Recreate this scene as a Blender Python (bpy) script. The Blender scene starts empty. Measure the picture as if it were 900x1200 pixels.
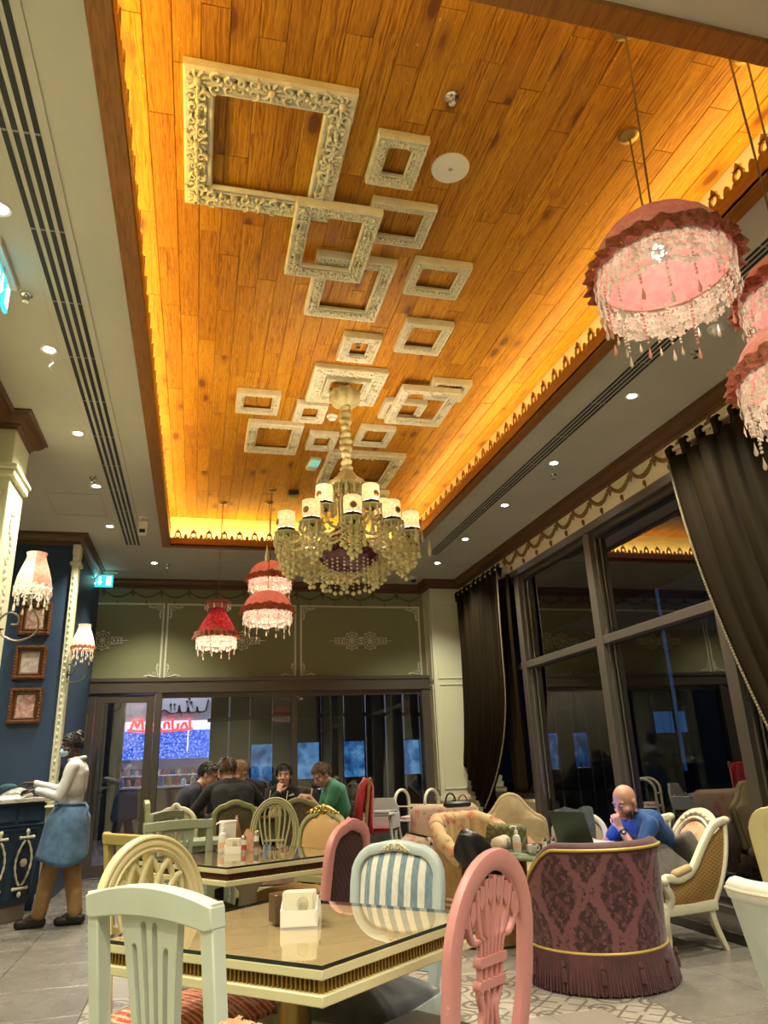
import bpy, bmesh, math, random
from math import sin, cos, pi, radians, sqrt, atan2, hypot
from mathutils import Vector, Matrix
R_ = random.Random(11)
S = bpy.context.scene
C = S.collection

# ------------------------------------------------------------------ camera, world, exposure
cam = bpy.data.cameras.new('camera')
cam.sensor_fit = 'HORIZONTAL'; cam.sensor_width = 36.0; cam.lens = 36.0 * 850.0 / 900.0
cam.clip_start = 0.05; cam.clip_end = 200
co = bpy.data.objects.new('camera', cam); C.objects.link(co)
YAW, PIT, ROL, EYE = 0.254211502, 0.334222096, -0.0399697108, 1.22
f_ = Vector((sin(YAW)*cos(PIT), cos(YAW)*cos(PIT), sin(PIT)))
r_ = Vector((cos(YAW), -sin(YAW), 0)); u_ = r_.cross(f_)
r2_ = r_*cos(ROL) + u_*sin(ROL); u2_ = u_*cos(ROL) - r_*sin(ROL)
co.matrix_world = Matrix(((r2_.x, u2_.x, -f_.x, 0), (r2_.y, u2_.y, -f_.y, 0), (r2_.z, u2_.z, -f_.z, EYE), (0, 0, 0, 1)))
S.camera = co
S.view_settings.view_transform = 'Standard'; S.view_settings.look = 'None'
S.view_settings.gamma = 1.0; S.view_settings.use_curve_mapping = False
S.view_settings.exposure = 1.05
S.render.engine = 'CYCLES'
S.cycles.use_denoising = True
try: S.cycles.denoiser = 'OPENIMAGEDENOISE'
except Exception: pass
S.cycles.max_bounces = 8; S.cycles.diffuse_bounces = 4; S.cycles.glossy_bounces = 4
S.cycles.transparent_max_bounces = 24; S.cycles.transmission_bounces = 4
S.cycles.caustics_reflective = False; S.cycles.caustics_refractive = False
S.cycles.sample_clamp_indirect = 6.0
w = bpy.data.worlds.new('night'); S.world = w; w.use_nodes = True
w.node_tree.nodes['Background'].inputs[0].default_value = (0.0035, 0.0045, 0.008, 1)
w.node_tree.nodes['Background'].inputs[1].default_value = 1.0

def lamp(name, kind, loc, power, col, size=0.03, size_y=None, rot=(0, 0, 0), spot=None, blend=0.6):
    l = bpy.data.lights.new(name, kind); l.energy = power; l.color = col
    if kind == 'AREA':
        l.shape = 'RECTANGLE' if size_y else 'DISK'; l.size = size
        if size_y: l.size_y = size_y
    elif kind == 'SPOT':
        l.shadow_soft_size = size; l.spot_size = spot or radians(110); l.spot_blend = blend
    else: l.shadow_soft_size = size
    o = bpy.data.objects.new(name, l); o.location = loc; o.rotation_euler = rot; C.objects.link(o)
    return o

# room numbers (metres)
ZC = 3.85            # plaster ceiling
ZW = 4.28            # boarded ceiling inside the coffer
XL, XR = -1.55, 3.84
YF = 10.72           # far wall
PX0, PX1, PY0, PY1 = -0.42, 2.55, 1.72, 8.83   # coffer opening
CX0, CX1, CY0, CY1 = -0.61, 2.74, 1.50, 9.07   # coffer walls
WARM = (1.0, 0.78, 0.52); COVE = (1.0, 0.66, 0.16); NEUT = (1.0, 0.93, 0.71)
# cove strips in the trough behind the fascia, all round the coffer
CV = 16.0
lamp('cove_strip_lamp', 'AREA', (CX0+0.05, 5.28, 3.97), CV*1.5, COVE, 0.05, 7.2, (0, radians(180+32), 0))
lamp('cove_strip_lamp', 'AREA', (CX1-0.05, 5.28, 3.97), CV*1.15, COVE, 0.05, 7.2, (0, radians(180-32), 0))
lamp('cove_strip_lamp', 'AREA', (1.06, CY1-0.08, 3.96), CV*0.65, COVE, 3.0, 0.05, (radians(180-25), 0, 0))
lamp('cove_strip_lamp', 'AREA', (1.06, CY0+0.08, 3.96), CV*0.3, COVE, 3.0, 0.05, (radians(180+25), 0, 0))
DOWN = [(-1.04, y) for y in (3.2, 4.49, 5.77, 6.96, 8.21)] + [(-0.64, 9.73)] + [(3.17, y) for y in (3.16, 4.4, 5.74, 6.93, 8.2, 9.34)]
DOWN_BEHIND = [(-1.04, 1.9), (-1.04, 0.6), (3.17, 1.9), (3.17, 0.6), (1.1, 0.4), (0.2, -0.8), (2.0, -0.8), (1.1, -2.0), (-1.04, -0.8), (3.2, -0.8)]
for x, y in DOWN: lamp('downlight_lamp', 'SPOT', (x, y, ZC-0.03), 140, NEUT, 0.04, spot=radians(112), blend=1.0)
for x, y in DOWN_BEHIND: lamp('downlight_lamp', 'SPOT', (x, y, ZC-0.03), 115, NEUT, 0.05, spot=radians(125), blend=0.9)
for x, y in [(-2.8, 7.2), (-2.8, 8.0), (-4.2, 7.4)]: lamp('downlight_lamp', 'SPOT', (x, y, ZC-0.03), 45, NEUT, 0.04, spot=radians(125), blend=0.9)

# ------------------------------------------------------------------ node expression helper
class X:
    """a float socket with arithmetic"""
    def __init__(s, nt, v): s.nt, s.v = nt, v
    def _m(s, op, *a):
        n = s.nt.nodes.new('ShaderNodeMath'); n.operation = op
        for i, q in enumerate((s,)+a):
            q = q.v if isinstance(q, X) else q
            if isinstance(q, (int, float)): n.inputs[i].default_value = q
            else: s.nt.links.new(q, n.inputs[i])
        return X(s.nt, n.outputs[0])
    def __add__(s, o): return s._m('ADD', o)
    def __radd__(s, o): return s._m('ADD', o)
    def __sub__(s, o): return s._m('SUBTRACT', o)
    def __rsub__(s, o): return (s*-1.0) + o
    def __mul__(s, o): return s._m('MULTIPLY', o)
    def __rmul__(s, o): return s._m('MULTIPLY', o)
    def __truediv__(s, o): return s._m('DIVIDE', o)
    def sin(s): return s._m('SINE')
    def cos(s): return s._m('COSINE')
    def abs(s): return s._m('ABSOLUTE')
    def frac(s): return s._m('FRACT')
    def sq(s): return s._m('MULTIPLY', s)
    def sqrt(s): return s._m('SQRT')
    def lt(s, o): return s._m('LESS_THAN', o)
    def gt(s, o): return s._m('GREATER_THAN', o)
    def max(s, o): return s._m('MAXIMUM', o)
    def min(s, o): return s._m('MINIMUM', o)
    def clamp(s): n = s._m('ADD', 0.0); n.v.node.use_clamp = True; return n
    def step(s, a, b):   # smooth 0..1 from a to b
        n = s.nt.nodes.new('ShaderNodeMapRange'); n.interpolation_type = 'SMOOTHSTEP'
        s.nt.links.new(s.v, n.inputs[0]); n.inputs[1].default_value = a; n.inputs[2].default_value = b
        return X(s.nt, n.outputs[0])

class Mat:
    def __init__(s, name, col=(0.8, 0.8, 0.8), rough=0.5, metal=0.0, spec=0.5, coat=0.0, sheen=0.0, emit=None, estr=1.0, sss=0.0):
        s.m = bpy.data.materials.new(name); s.m.use_nodes = True
        s.nt = s.m.node_tree; s.b = s.nt.nodes['Principled BSDF']
        b = s.b.inputs
        b['Base Color'].default_value = (*col, 1); b['Roughness'].default_value = rough; b['Metallic'].default_value = metal
        b['Specular IOR Level'].default_value = spec; b['Coat Weight'].default_value = coat; b['Coat Roughness'].default_value = 0.06
        b['Sheen Weight'].default_value = sheen; b['Sheen Roughness'].default_value = 0.4
        if sss: b['Subsurface Weight'].default_value = sss; b['Subsurface Radius'].default_value = (0.02, 0.008, 0.004)
        if emit: b['Emission Color'].default_value = (*emit, 1); b['Emission Strength'].default_value = estr
        s.m.diffuse_color = (*col, 1)
        s._co = {}
    def n(s, t): return s.nt.nodes.new(t)
    def l(s, a, b): s.nt.links.new(a.v if isinstance(a, X) else a, b)
    def co(s, kind='Object', scale=(1, 1, 1), off=None):
        n = s.n('ShaderNodeTexCoord'); m = s.n('ShaderNodeMapping'); s.l(n.outputs[kind], m.inputs[0])
        m.inputs['Scale'].default_value = scale
        if off is not None: s.l(off, m.inputs['Location'])
        return m.outputs[0]
    def rand(s):
        n = s.n('ShaderNodeObjectInfo'); return X(s.nt, n.outputs['Random'])
    def wpos(s):
        n = s.n('ShaderNodeNewGeometry'); return n.outputs['Position']
    def xyz(s, v):
        n = s.n('ShaderNodeSeparateXYZ'); s.l(v, n.inputs[0]); return [X(s.nt, o) for o in n.outputs]
    def uv(s):
        n = s.n('ShaderNodeUVMap'); return s.xyz(n.outputs[0])
    def noise(s, v, scale=5, detail=3, rough=0.5, dist=0.0):
        n = s.n('ShaderNodeTexNoise'); s.l(v, n.inputs['Vector'])
        n.inputs['Scale'].default_value = scale; n.inputs['Detail'].default_value = detail
        n.inputs['Roughness'].default_value = rough; n.inputs['Distortion'].default_value = dist
        return X(s.nt, n.outputs[0])
    def voro(s, v, scale=5, feature='F1', out='Distance', rnd=1.0):
        n = s.n('ShaderNodeTexVoronoi'); n.feature = feature; s.l(v, n.inputs['Vector'])
        n.inputs['Scale'].default_value = scale; n.inputs['Randomness'].default_value = rnd
        o = n.outputs[out]; return X(s.nt, o) if out != 'Color' else o
    def ramp(s, f, stops, interp='LINEAR'):
        n = s.n('ShaderNodeValToRGB'); s.l(f, n.inputs[0]); n.color_ramp.interpolation = interp
        e = n.color_ramp.elements
        while len(e) < len(stops): e.new(0.5)
        for i, (p, c) in enumerate(stops): e[i].position = p; e[i].color = (*c, 1)
        return n.outputs[0]
    def mix(s, f, a, b, mode='MIX'):
        n = s.n('ShaderNodeMix'); n.data_type = 'RGBA'; n.blend_type = mode
        for q, i in ((f, 0), (a, 6), (b, 7)):
            if isinstance(q, (int, float)): n.inputs[i].default_value = q
            elif isinstance(q, tuple): n.inputs[i].default_value = (*q, 1)
            else: s.l(q, n.inputs[i])
        return n.outputs[2]
    def base(s, c): s.l(c, s.b.inputs['Base Color']); return s
    def rough(s, f): s.l(f, s.b.inputs['Roughness']); return s
    def bump(s, f, strength=0.3, dist=0.01):
        n = s.n('ShaderNodeBump'); n.inputs['Strength'].default_value = strength; n.inputs['Distance'].default_value = dist
        s.l(f, n.inputs['Height']); s.l(n.outputs[0], s.b.inputs['Normal']); return s

# ------------------------------------------------------------------ mesh helper
def ngon(n, r=1.0, a0=0.0): return [(r*cos(a0+2*pi*i/n), r*sin(a0+2*pi*i/n)) for i in range(n)]
def rect(a, b, r=0.0):
    a /= 2; b /= 2
    if r <= 0: return [(-a, -b), (a, -b), (a, b), (-a, b)]
    out = []
    for cx, cy, t in ((a-r, -b+r, -pi/2), (a-r, b-r, 0), (-a+r, b-r, pi/2), (-a+r, -b+r, pi)):
        for k in range(3): out.append((cx+r*cos(t+k*pi/4), cy+r*sin(t+k*pi/4)))
    return out
def arc(cx, cz, rx, rz, a0, a1, n): return [(cx+rx*cos(a0+(a1-a0)*i/n), cz+rz*sin(a0+(a1-a0)*i/n)) for i in range(n+1)]
def bez(p0, p1, p2, p3, n=10):
    o = []
    for i in range(n+1):
        t = i/n; a = (1-t)**3; b = 3*t*(1-t)**2; c = 3*t*t*(1-t); d = t**3
        o.append(tuple(a*p0[k]+b*p1[k]+c*p2[k]+d*p3[k] for k in range(len(p0))))
    return o
def spline(pts, n=6, closed=False):
    """Catmull-Rom through pts"""
    m = len(pts); o = []
    rng = range(m if closed else m-1)
    for i in rng:
        if closed: a, b, c, d = pts[i-1], pts[i], pts[(i+1) % m], pts[(i+2) % m]
        else: a, b, c, d = pts[max(i-1, 0)], pts[i], pts[i+1], pts[min(i+2, m-1)]
        for k in range(n):
            t = k/n
            o.append(tuple(0.5*(2*b[j]+(c[j]-a[j])*t+(2*a[j]-5*b[j]+4*c[j]-d[j])*t*t+(3*b[j]-a[j]-3*c[j]+d[j])*t**3) for j in range(len(b))))
    if not closed: o.append(tuple(pts[-1]))
    return o

class MB:
    def __init__(s): s.v = []; s.f = []; s.mi = []; s.uv = None; s.cur = 0
    def mat(s, i): s.cur = i; return s
    def add(s, vs, fs):
        o = len(s.v); s.v += [tuple(q) for q in vs]
        for f in fs: s.f.append(tuple(o+i for i in f)); s.mi.append(s.cur)
        return s
    def box(s, x0, x1, y0, y1, z0, z1):
        return s.add([(x0, y0, z0), (x1, y0, z0), (x1, y1, z0), (x0, y1, z0), (x0, y0, z1), (x1, y0, z1), (x1, y1, z1), (x0, y1, z1)],
                     [(3, 2, 1, 0), (4, 5, 6, 7), (0, 1, 5, 4), (1, 2, 6, 5), (2, 3, 7, 6), (3, 0, 4, 7)])
    def bbox(s, x0, x1, y0, y1, z0, z1, r=0.004):
        """box with chamfered vertical edges and top/bottom"""
        p = [(x0, y0), (x1, y0), (x1, y1), (x0, y1)]
        def ring(e, z):
            a0, a1, b0, b1 = x0+e, x1-e, y0+e, y1-e; q = r if e == 0 else r*0.6
            return [(a0+q, b0, z), (a1-q, b0, z), (a1, b0+q, z), (a1, b1-q, z), (a1-q, b1, z), (a0+q, b1, z), (a0, b1-q, z), (a0, b0+q, z)]
        return s.rings([ring(r, z0), ring(0, z0+r), ring(0, z1-r), ring(r, z1)])
    def rings(s, rs, caps=True, closed=False, wrap=True):
        n = len(rs[0]); o = len(s.v)
        vs = [q for r in rs for q in r]; fs = []
        m = len(rs)
        for i in range(m if closed else m-1):
            j = (i+1) % m
            for k in range(n if wrap else n-1):
                l = (k+1) % n
                fs.append((i*n+k, i*n+l, j*n+l, j*n+k))
        if caps and not closed:
            fs.append(tuple(range(n-1, -1, -1))); fs.append(tuple((m-1)*n+k for k in range(n)))
        return s.add(vs, fs)
    def prism(s, poly, a0, a1, axis='y'):
        """poly: 2D ring; axis y -> (x,z) plane, z -> (x,y), x -> (y,z)"""
        def P(q, a): return (q[0], a, q[1]) if axis == 'y' else ((q[0], q[1], a) if axis == 'z' else (a, q[0], q[1]))
        return s.rings([[P(q, a0) for q in poly], [P(q, a1) for q in poly]])
    def lathe(s, prof, seg=24, c=(0, 0, 0), rf=None, caps=True, a0=0.0, a1=None):
        full = a1 is None; a1 = a0+2*pi if full else a1
        n = seg if full else seg+1
        rs = []
        for (r, z) in prof:
            row = []
            for i in range(n):
                a = a0+(a1-a0)*i/seg
                q = r*(rf(a, z) if rf else 1.0)
                row.append((c[0]+q*cos(a), c[1]+q*sin(a), c[2]+z))
            rs.append(row)
        return s.rings(rs, caps=caps, wrap=full)
    def sweep(s, pts, prof, n=(0, 1, 0), closed=False, scale=None, caps=True, roll=None):
        """profile (side, along n) swept along a 3D path with mitred corners"""
        P = [Vector(p) for p in pts]; N0 = Vector(n); m = len(P); rs = []
        for i in range(m):
            a = P[i-1] if (i > 0 or closed) else None
            b = P[(i+1) % m] if (i < m-1 or closed) else None
            d1 = (P[i]-a).normalized() if a is not None and (P[i]-a).length > 1e-9 else None
            d2 = (b-P[i]).normalized() if b is not None and (b-P[i]).length > 1e-9 else None
            t = (d1+d2) if d1 and d2 else (d1 or d2)
            if t.length < 1e-6: t = d1
            t = t.normalized(); side = t.cross(N0)
            if side.length < 1e-6: side = t.cross(Vector((1, 0, 0.01)))
            side.normalize(); nn = side.cross(t).normalized()
            k = 1.0
            if d1 and d2:
                c = max(-1, min(1, d1.dot(d2))); k = 1/max(0.35, sqrt((1+c)/2))
            sc = scale[i] if scale else 1.0
            sx, sy = (sc if isinstance(sc, tuple) else (sc, sc))
            rs.append([tuple(P[i]+side*(q[0]*sx*k)+nn*(q[1]*sy)) for q in prof])
        return s.rings(rs, caps=caps, closed=closed)
    def tube(s, pts, r, seg=8, closed=False, caps=True):
        P = [Vector(p) for p in pts]; m = len(P); rs = []
        t0 = (P[1]-P[0]).normalized(); up = Vector((0, 0, 1)) if abs(t0.z) < 0.9 else Vector((1, 0, 0))
        side = t0.cross(up).normalized()
        for i in range(m):
            a = P[i-1] if (i > 0 or closed) else P[i]; b = P[(i+1) % m] if (i < m-1 or closed) else P[i]
            t = (b-a)
            t = t.normalized() if t.length > 1e-9 else t0
            side = side-t*side.dot(t)
            if side.length < 1e-6: side = t.orthogonal()
            side.normalize(); nn = t.cross(side)
            q = r[i] if isinstance(r, (list, tuple)) else r
            rs.append([tuple(P[i]+side*(q*cos(2*pi*k/seg))+nn*(q*sin(2*pi*k/seg))) for k in range(seg)])
        return s.rings(rs, caps=caps, closed=closed)
    def ball(s, c, r, seg=12, rings=8):
        if not isinstance(r, (tuple, list)): r = (r, r, r)
        vs = [(c[0], c[1], c[2]-r[2])]; fs = []
        for i in range(1, rings):
            t = -pi/2+pi*i/rings
            for k in range(seg):
                a = 2*pi*k/seg; vs.append((c[0]+r[0]*cos(t)*cos(a), c[1]+r[1]*cos(t)*sin(a), c[2]+r[2]*sin(t)))
        vs.append((c[0], c[1], c[2]+r[2])); L = len(vs)-1
        for k in range(seg):
            l = (k+1) % seg
            fs.append((0, 1+l, 1+k))
            for i in range(rings-2):
                a = 1+i*seg
                fs.append((a+k, a+l, a+seg+l, a+seg+k))
            a = 1+(rings-2)*seg
            fs.append((a+k, a+l, L))
        return s.add(vs, fs)
    def caps_(s, p0, r0, p1, r1, seg=14):
        """tapered capsule (closed volume)"""
        a, b = Vector(p0), Vector(p1); d = b-a
        if d.length < 1e-6: return s.ball(p0, r0)
        t = d.normalized(); x = t.orthogonal().normalized(); y = t.cross(x); rs = []
        def ring(c, r): return [tuple(c+x*(r*cos(2*pi*k/seg))+y*(r*sin(2*pi*k/seg))) for k in range(seg)]
        for q in (80, 55, 28): rs.append(ring(a-t*(r0*sin(radians(q))), r0*cos(radians(q))))
        for q in (0, 0.5, 1): rs.append(ring(a+d*q, r0+(r1-r0)*q))
        for q in (28, 55, 80): rs.append(ring(b+t*(r1*sin(radians(q))), r1*cos(radians(q))))
        return s.rings(rs)
    def pad(s, poly, y, bulge, n=5, back=None, axis='y', rim=0.0):
        """cushion over a closed 2D outline: concentric rings rising by `bulge` from plane y; `back` closes it behind"""
        cx = sum(p[0] for p in poly)/len(poly); cz = sum(p[1] for p in poly)/len(poly)
        def P(x, z, a): return (x, a, z) if axis == 'y' else (x, z, a)
        rs = []
        if back is not None: rs.append([P(p[0], p[1], back) for p in poly])
        for i in range(n+1):
            t = i/n; k = 1-t if i < n else 0.02
            h = bulge*(1-(1-t)**2.6)+rim*(1 if i else 0)*0
            rs.append([P(cx+(p[0]-cx)*k, cz+(p[1]-cz)*k, y+h) for p in poly])
        if back is not None: return s.rings(rs)
        n_ = len(poly); o = len(s.v)
        s.rings(rs, caps=False); base = o+(len(rs)-1)*n_
        s.f.append(tuple(base+k for k in range(n_))); s.mi.append(s.cur)
        return s
    def xf(s, fn, start=0):
        s.v[start:] = [tuple(fn(*q)) for q in s.v[start:]]; return s
    def rot(s, rz, c=(0, 0), start=0):
        a, b = cos(rz), sin(rz)
        return s.xf(lambda x, y, z: (c[0]+(x-c[0])*a-(y-c[1])*b, c[1]+(x-c[0])*b+(y-c[1])*a, z), start)
    def mv(s, dx=0, dy=0, dz=0, start=0): return s.xf(lambda x, y, z: (x+dx, y+dy, z+dz), start)
    def mesh(s, name, mats, smooth=35):
        me = bpy.data.meshes.new(name); me.from_pydata(s.v, [], s.f); me.update()
        for m in (mats if isinstance(mats, (list, tuple)) else [mats]): me.materials.append(m.m if isinstance(m, Mat) else m)
        if max(s.mi, default=0) > 0: me.polygons.foreach_set('material_index', s.mi)
        if s.uv:
            l = me.uv_layers.new(name='UVMap'); vi = [0]*len(me.loops); me.loops.foreach_get('vertex_index', vi)
            l.data.foreach_set('uv', [c for i in vi for c in s.uv[i]])
        bm = bmesh.new(); bm.from_mesh(me); bmesh.ops.recalc_face_normals(bm, faces=bm.faces); bm.to_mesh(me); bm.free()
        if smooth:
            me.polygons.foreach_set('use_smooth', [True]*len(me.polygons)); me.set_sharp_from_angle(angle=radians(smooth))
        return me
    def obj(s, name, mats, parent=None, smooth=35, loc=None, rz=0, **kw):
        return link(name, s.mesh(name, mats, smooth), parent, loc, rz, **kw)

def link(name, me, parent=None, loc=None, rz=0, **kw):
    o = bpy.data.objects.new(name, me); C.objects.link(o)
    if parent is not None: o.parent = parent
    if loc: o.location = loc
    if rz: o.rotation_euler = (0, 0, rz)
    for k, v in kw.items(): o[k] = v
    return o
def bevel(o, wd=0.003, seg=2, ang=40):
    m = o.modifiers.new('edge', 'BEVEL'); m.width = wd; m.segments = seg; m.limit_method = 'ANGLE'; m.angle_limit = radians(ang)
    m.harden_normals = False; return o
def thing(name, label, cat, loc=(0, 0, 0), rz=0, group=None):
    o = bpy.data.objects.new(name, None); o.empty_display_size = 0.1; C.objects.link(o); o.location = loc; o.rotation_euler = (0, 0, rz)
    return tag(o, label, cat, group)
def tag(o, label, cat, group=None):
    o['label'] = label; o['category'] = cat
    if group: o['group'] = group
    return o
def struct(mb, name, mats, parent=None, smooth=35, **kw):
    o = mb.obj(name, mats, parent, smooth, **kw)
    if parent is None: o['kind'] = 'structure'
    return o
def dup(root, loc, rz=None, label=None, group=None, name=None):
    def cp(o, par):
        c = o.copy(); C.objects.link(c)
        if par is not None: c.parent = par
        for ch in list(o.children): cp(ch, c)
        return c
    r = cp(root, None); r.location = loc
    if rz is not None: r.rotation_euler = (0, 0, rz)
    if label: r['label'] = label
    if group: r['group'] = group
    if name: r.name = name
    return r
def face(fx, fy): return atan2(fy, fx)-pi/2      # local +y turned to (fx, fy)
# ------------------------------------------------------------------ materials
def plaster(name, col, amt=0.10, rough=0.7):
    m = Mat(name, col, rough); v = m.wpos()
    f = m.noise(v, 1.3, 4, 0.6)
    m.base(m.ramp(f, [(0.3, tuple(c*(1-amt) for c in col)), (0.7, tuple(min(1, c*(1+amt)) for c in col))]))
    m.bump(m.noise(v, 60, 3), 0.05, 0.003); return m
def painted(name, col, under=(0.35, 0.22, 0.12), wear=0.70, rough=0.42):
    """brushed furniture paint, scuffed through to an undercoat here and there"""
    m = Mat(name, col, rough); v = m.co('Object')
    a = m.noise(v, 3.0, 4, 0.6); b = m.noise(v, 38, 4, 0.7)
    c1 = m.ramp(a, [(0.25, tuple(c*0.86 for c in col)), (0.75, tuple(min(1, c*1.07) for c in col))])
    m.base(m.mix((a*0.45+b*0.62).step(wear, wear+0.05), c1, under))
    m.bump(m.noise(m.co('Object', (60, 60, 8)), 3, 3), 0.06, 0.004); return m
def cloth(name, col, col2=None, scale=220, rough=0.9, sheen=0.3):
    m = Mat(name, col, rough, sheen=sheen); v = m.co('Object')
    c2 = col2 or tuple(c*0.75 for c in col)
    m.base(m.ramp(m.noise(v, 14, 3, 0.6), [(0.3, c2), (0.7, col)]))
    m.bump(m.noise(v, scale, 2), 0.12, 0.002); return m
def woodmat(name, c1, c2, scale=(2, 2, 18), rough=0.4, ax='Object', rnd=True):
    m = Mat(name, c1, rough)
    v = m.co(ax, scale)
    f = m.noise(v, 3.0, 5, 0.62, 0.6)
    m.base(m.ramp(f, [(0.3, c2), (0.55, c1), (0.75, tuple(min(1, c*1.15) for c in c1))]))
    m.bump(f, 0.08, 0.004); return m

M = {}
M['ceil'] = plaster('ceiling_plaster', (0.56, 0.53, 0.44), 0.06)
M['cove'] = plaster('cove_paint', (0.86, 0.80, 0.55), 0.03)
M['cream'] = plaster('cream_paint', (0.64, 0.64, 0.45), 0.04, 0.5)
M['band'] = plaster('band_paint', (0.70, 0.64, 0.44), 0.03, 0.55)
M['olive'] = plaster('olive_wall_paint', (0.255, 0.262, 0.135), 0.05, 0.55)
M['olive_lt'] = Mat('moulding_paint', (0.74, 0.74, 0.58), 0.5)
M['bluewall'] = plaster('blue_wall_paint', (0.024, 0.052, 0.105), 0.06, 0.5)
M['barblue'] = plaster('bar_blue_paint', (0.022, 0.042, 0.075), 0.08, 0.4)
M['cornice'] = woodmat('cornice_wood', (0.135, 0.060, 0.018), (0.085, 0.035, 0.010), (30, 30, 30), 0.4)
M['trimwood'] = woodmat('trim_wood', (0.34, 0.130, 0.016), (0.20, 0.070, 0.008), (26, 2.5, 26), 0.38)
M['swag'] = Mat('swag_gilding', (0.24, 0.125, 0.035), 0.5, 0.25)
M['swagfar'] = Mat('swag_paint', (0.13, 0.105, 0.055), 0.55)
M['metal'] = Mat('window_bronze', (0.115, 0.098, 0.082), 0.36, 0.35)
M['steel'] = Mat('brushed_steel', (0.55, 0.54, 0.50), 0.25, 1.0)
M['chrome'] = Mat('chrome', (0.75, 0.74, 0.72), 0.12, 1.0)
M['black'] = Mat('black', (0.010, 0.010, 0.010), 0.5)
M['dark'] = Mat('dark_stone', (0.045, 0.036, 0.030), 0.25)
M['white'] = Mat('white_plastic', (0.78, 0.77, 0.72), 0.4)
M['whiteglow'] = Mat('lamp_lens', (1, 1, 1), 0.4, emit=(1, 0.95, 0.86), estr=26)
M['gold'] = Mat('gold_leaf', (0.40, 0.26, 0.075), 0.38, 0.75)
M['brass'] = Mat('old_brass', (0.36, 0.25, 0.10), 0.35, 0.9)
M['paper'] = Mat('paper', (0.80, 0.78, 0.70), 0.8)

def glassmat(name, tint=(0.72, 0.74, 0.76), k=1.0, base=0.02):
    m = bpy.data.materials.new(name); m.use_nodes = True; nt = m.node_tree; nt.nodes.clear()
    out = nt.nodes.new('ShaderNodeOutputMaterial'); mx = nt.nodes.new('ShaderNodeMixShader')
    t = nt.nodes.new('ShaderNodeBsdfTransparent'); t.inputs[0].default_value = (*tint, 1)
    g = nt.nodes.new('ShaderNodeBsdfGlossy'); g.inputs['Roughness'].default_value = 0.01
    fr = nt.nodes.new('ShaderNodeFresnel'); fr.inputs[0].default_value = 1.52
    a = nt.nodes.new('ShaderNodeMath'); a.operation = 'MULTIPLY_ADD'; a.use_clamp = True
    nt.links.new(fr.outputs[0], a.inputs[0]); a.inputs[1].default_value = k; a.inputs[2].default_value = base
    ge = nt.nodes.new('ShaderNodeNewGeometry'); bf = nt.nodes.new('ShaderNodeMath'); bf.operation = 'SUBTRACT'; bf.inputs[0].default_value = 1.0; nt.links.new(ge.outputs['Backfacing'], bf.inputs[1])
    ml = nt.nodes.new('ShaderNodeMath'); ml.operation = 'MULTIPLY'; nt.links.new(a.outputs[0], ml.inputs[0]); nt.links.new(bf.outputs[0], ml.inputs[1])
    nt.links.new(ml.outputs[0], mx.inputs[0]); nt.links.new(t.outputs[0], mx.inputs[1]); nt.links.new(g.outputs[0], mx.inputs[2])
    nt.links.new(mx.outputs[0], out.inputs[0]); return m
M['pane'] = glassmat('window_glass', (0.50, 0.53, 0.57), 2.3, 0.10)
M['pane2'] = glassmat('far_glass', (0.72, 0.74, 0.78), 1.8, 0.09)
M['tableglass'] = glassmat('table_glass', (0.90, 0.94, 0.90), 1.5, 0.02)
M['crystal'] = glassmat('crystal', (0.86, 0.86, 0.74), 2.0, 0.10)

def plank_mat():
    m = Mat('pine_boards', (0.5, 0.22, 0.05), 0.50, spec=.3, coat=0.04)
    r = m.rand()
    off = m.n('ShaderNodeCombineXYZ'); m.l(r*37.0, off.inputs[0]); m.l(r*91.0, off.inputs[1]); m.l(r*13.0, off.inputs[2])
    v = m.co('Object', (9, 1.1, 9), off.outputs[0])
    wv = m.n('ShaderNodeTexWave'); wv.bands_direction = 'X'; m.l(m.co('Object', (1, .10, 1), off.outputs[0]), wv.inputs['Vector'])
    wv.inputs['Scale'].default_value = 15.0; wv.inputs['Distortion'].default_value = 11.0
    wv.inputs['Detail'].default_value = 2.5; wv.inputs['Detail Scale'].default_value = 3.2; wv.inputs['Detail Roughness'].default_value = 0.55
    g = X(m.nt, wv.outputs['Fac']); fine = m.noise(m.co('Object', (60, 1.6, 20), off.outputs[0]), 1.6, 5, .7)
    broad = m.noise(m.co('Object', (7, .8, 7), off.outputs[0]), 1.6, 4, .6, .5)
    f = g*0.16+fine*0.50+broad*0.34
    c = m.ramp(f, [(0.30, (0.200, 0.060, 0.002)), (0.44, (0.450, 0.180, 0.006)), (0.58, (0.620, 0.300, 0.016)), (0.76, (0.74, 0.43, 0.055))])
    c = m.mix(r.step(0.0, 1.0)*0.45, c, m.ramp(f, [(0.32, (0.13, 0.032, 0.001)), (0.66, (0.43, 0.150, 0.006))]))
    c = m.mix(g.step(0.70, 0.98)*broad.step(.38, .62)*0.50, c, (0.16, 0.045, 0.002))
    kv = m.co('Object', (5.2, 2.1, 1), off.outputs[0])
    kd = m.voro(kv, 0.95, 'F1', 'Distance'); kd2 = kd+m.noise(kv, 3, 2)*0.10
    c = m.mix(kd2.step(0.22, 0.15)*0.9, c, (0.060, 0.016, 0.004))
    c = m.mix((kd2.step(0.36, 0.2))*0.5, c, (0.23, 0.07, 0.012))
    st = m.noise(m.co('Object', (2.2, 1.2, 1), off.outputs[0]), 2.2, 3, 0.6)
    c = m.mix(st.step(0.62, 0.78)*0.35, c, (0.11, 0.055, 0.018))
    dv = m.voro(m.co('Object', (9, 5, 1), off.outputs[0]), 1.0)
    c = m.mix(dv.lt(.035)*.55, c, (.75, .60, .36))
    m.base(c); m.bump(f, 0.10, 0.003); return m
M['plank'] = plank_mat()

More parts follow.
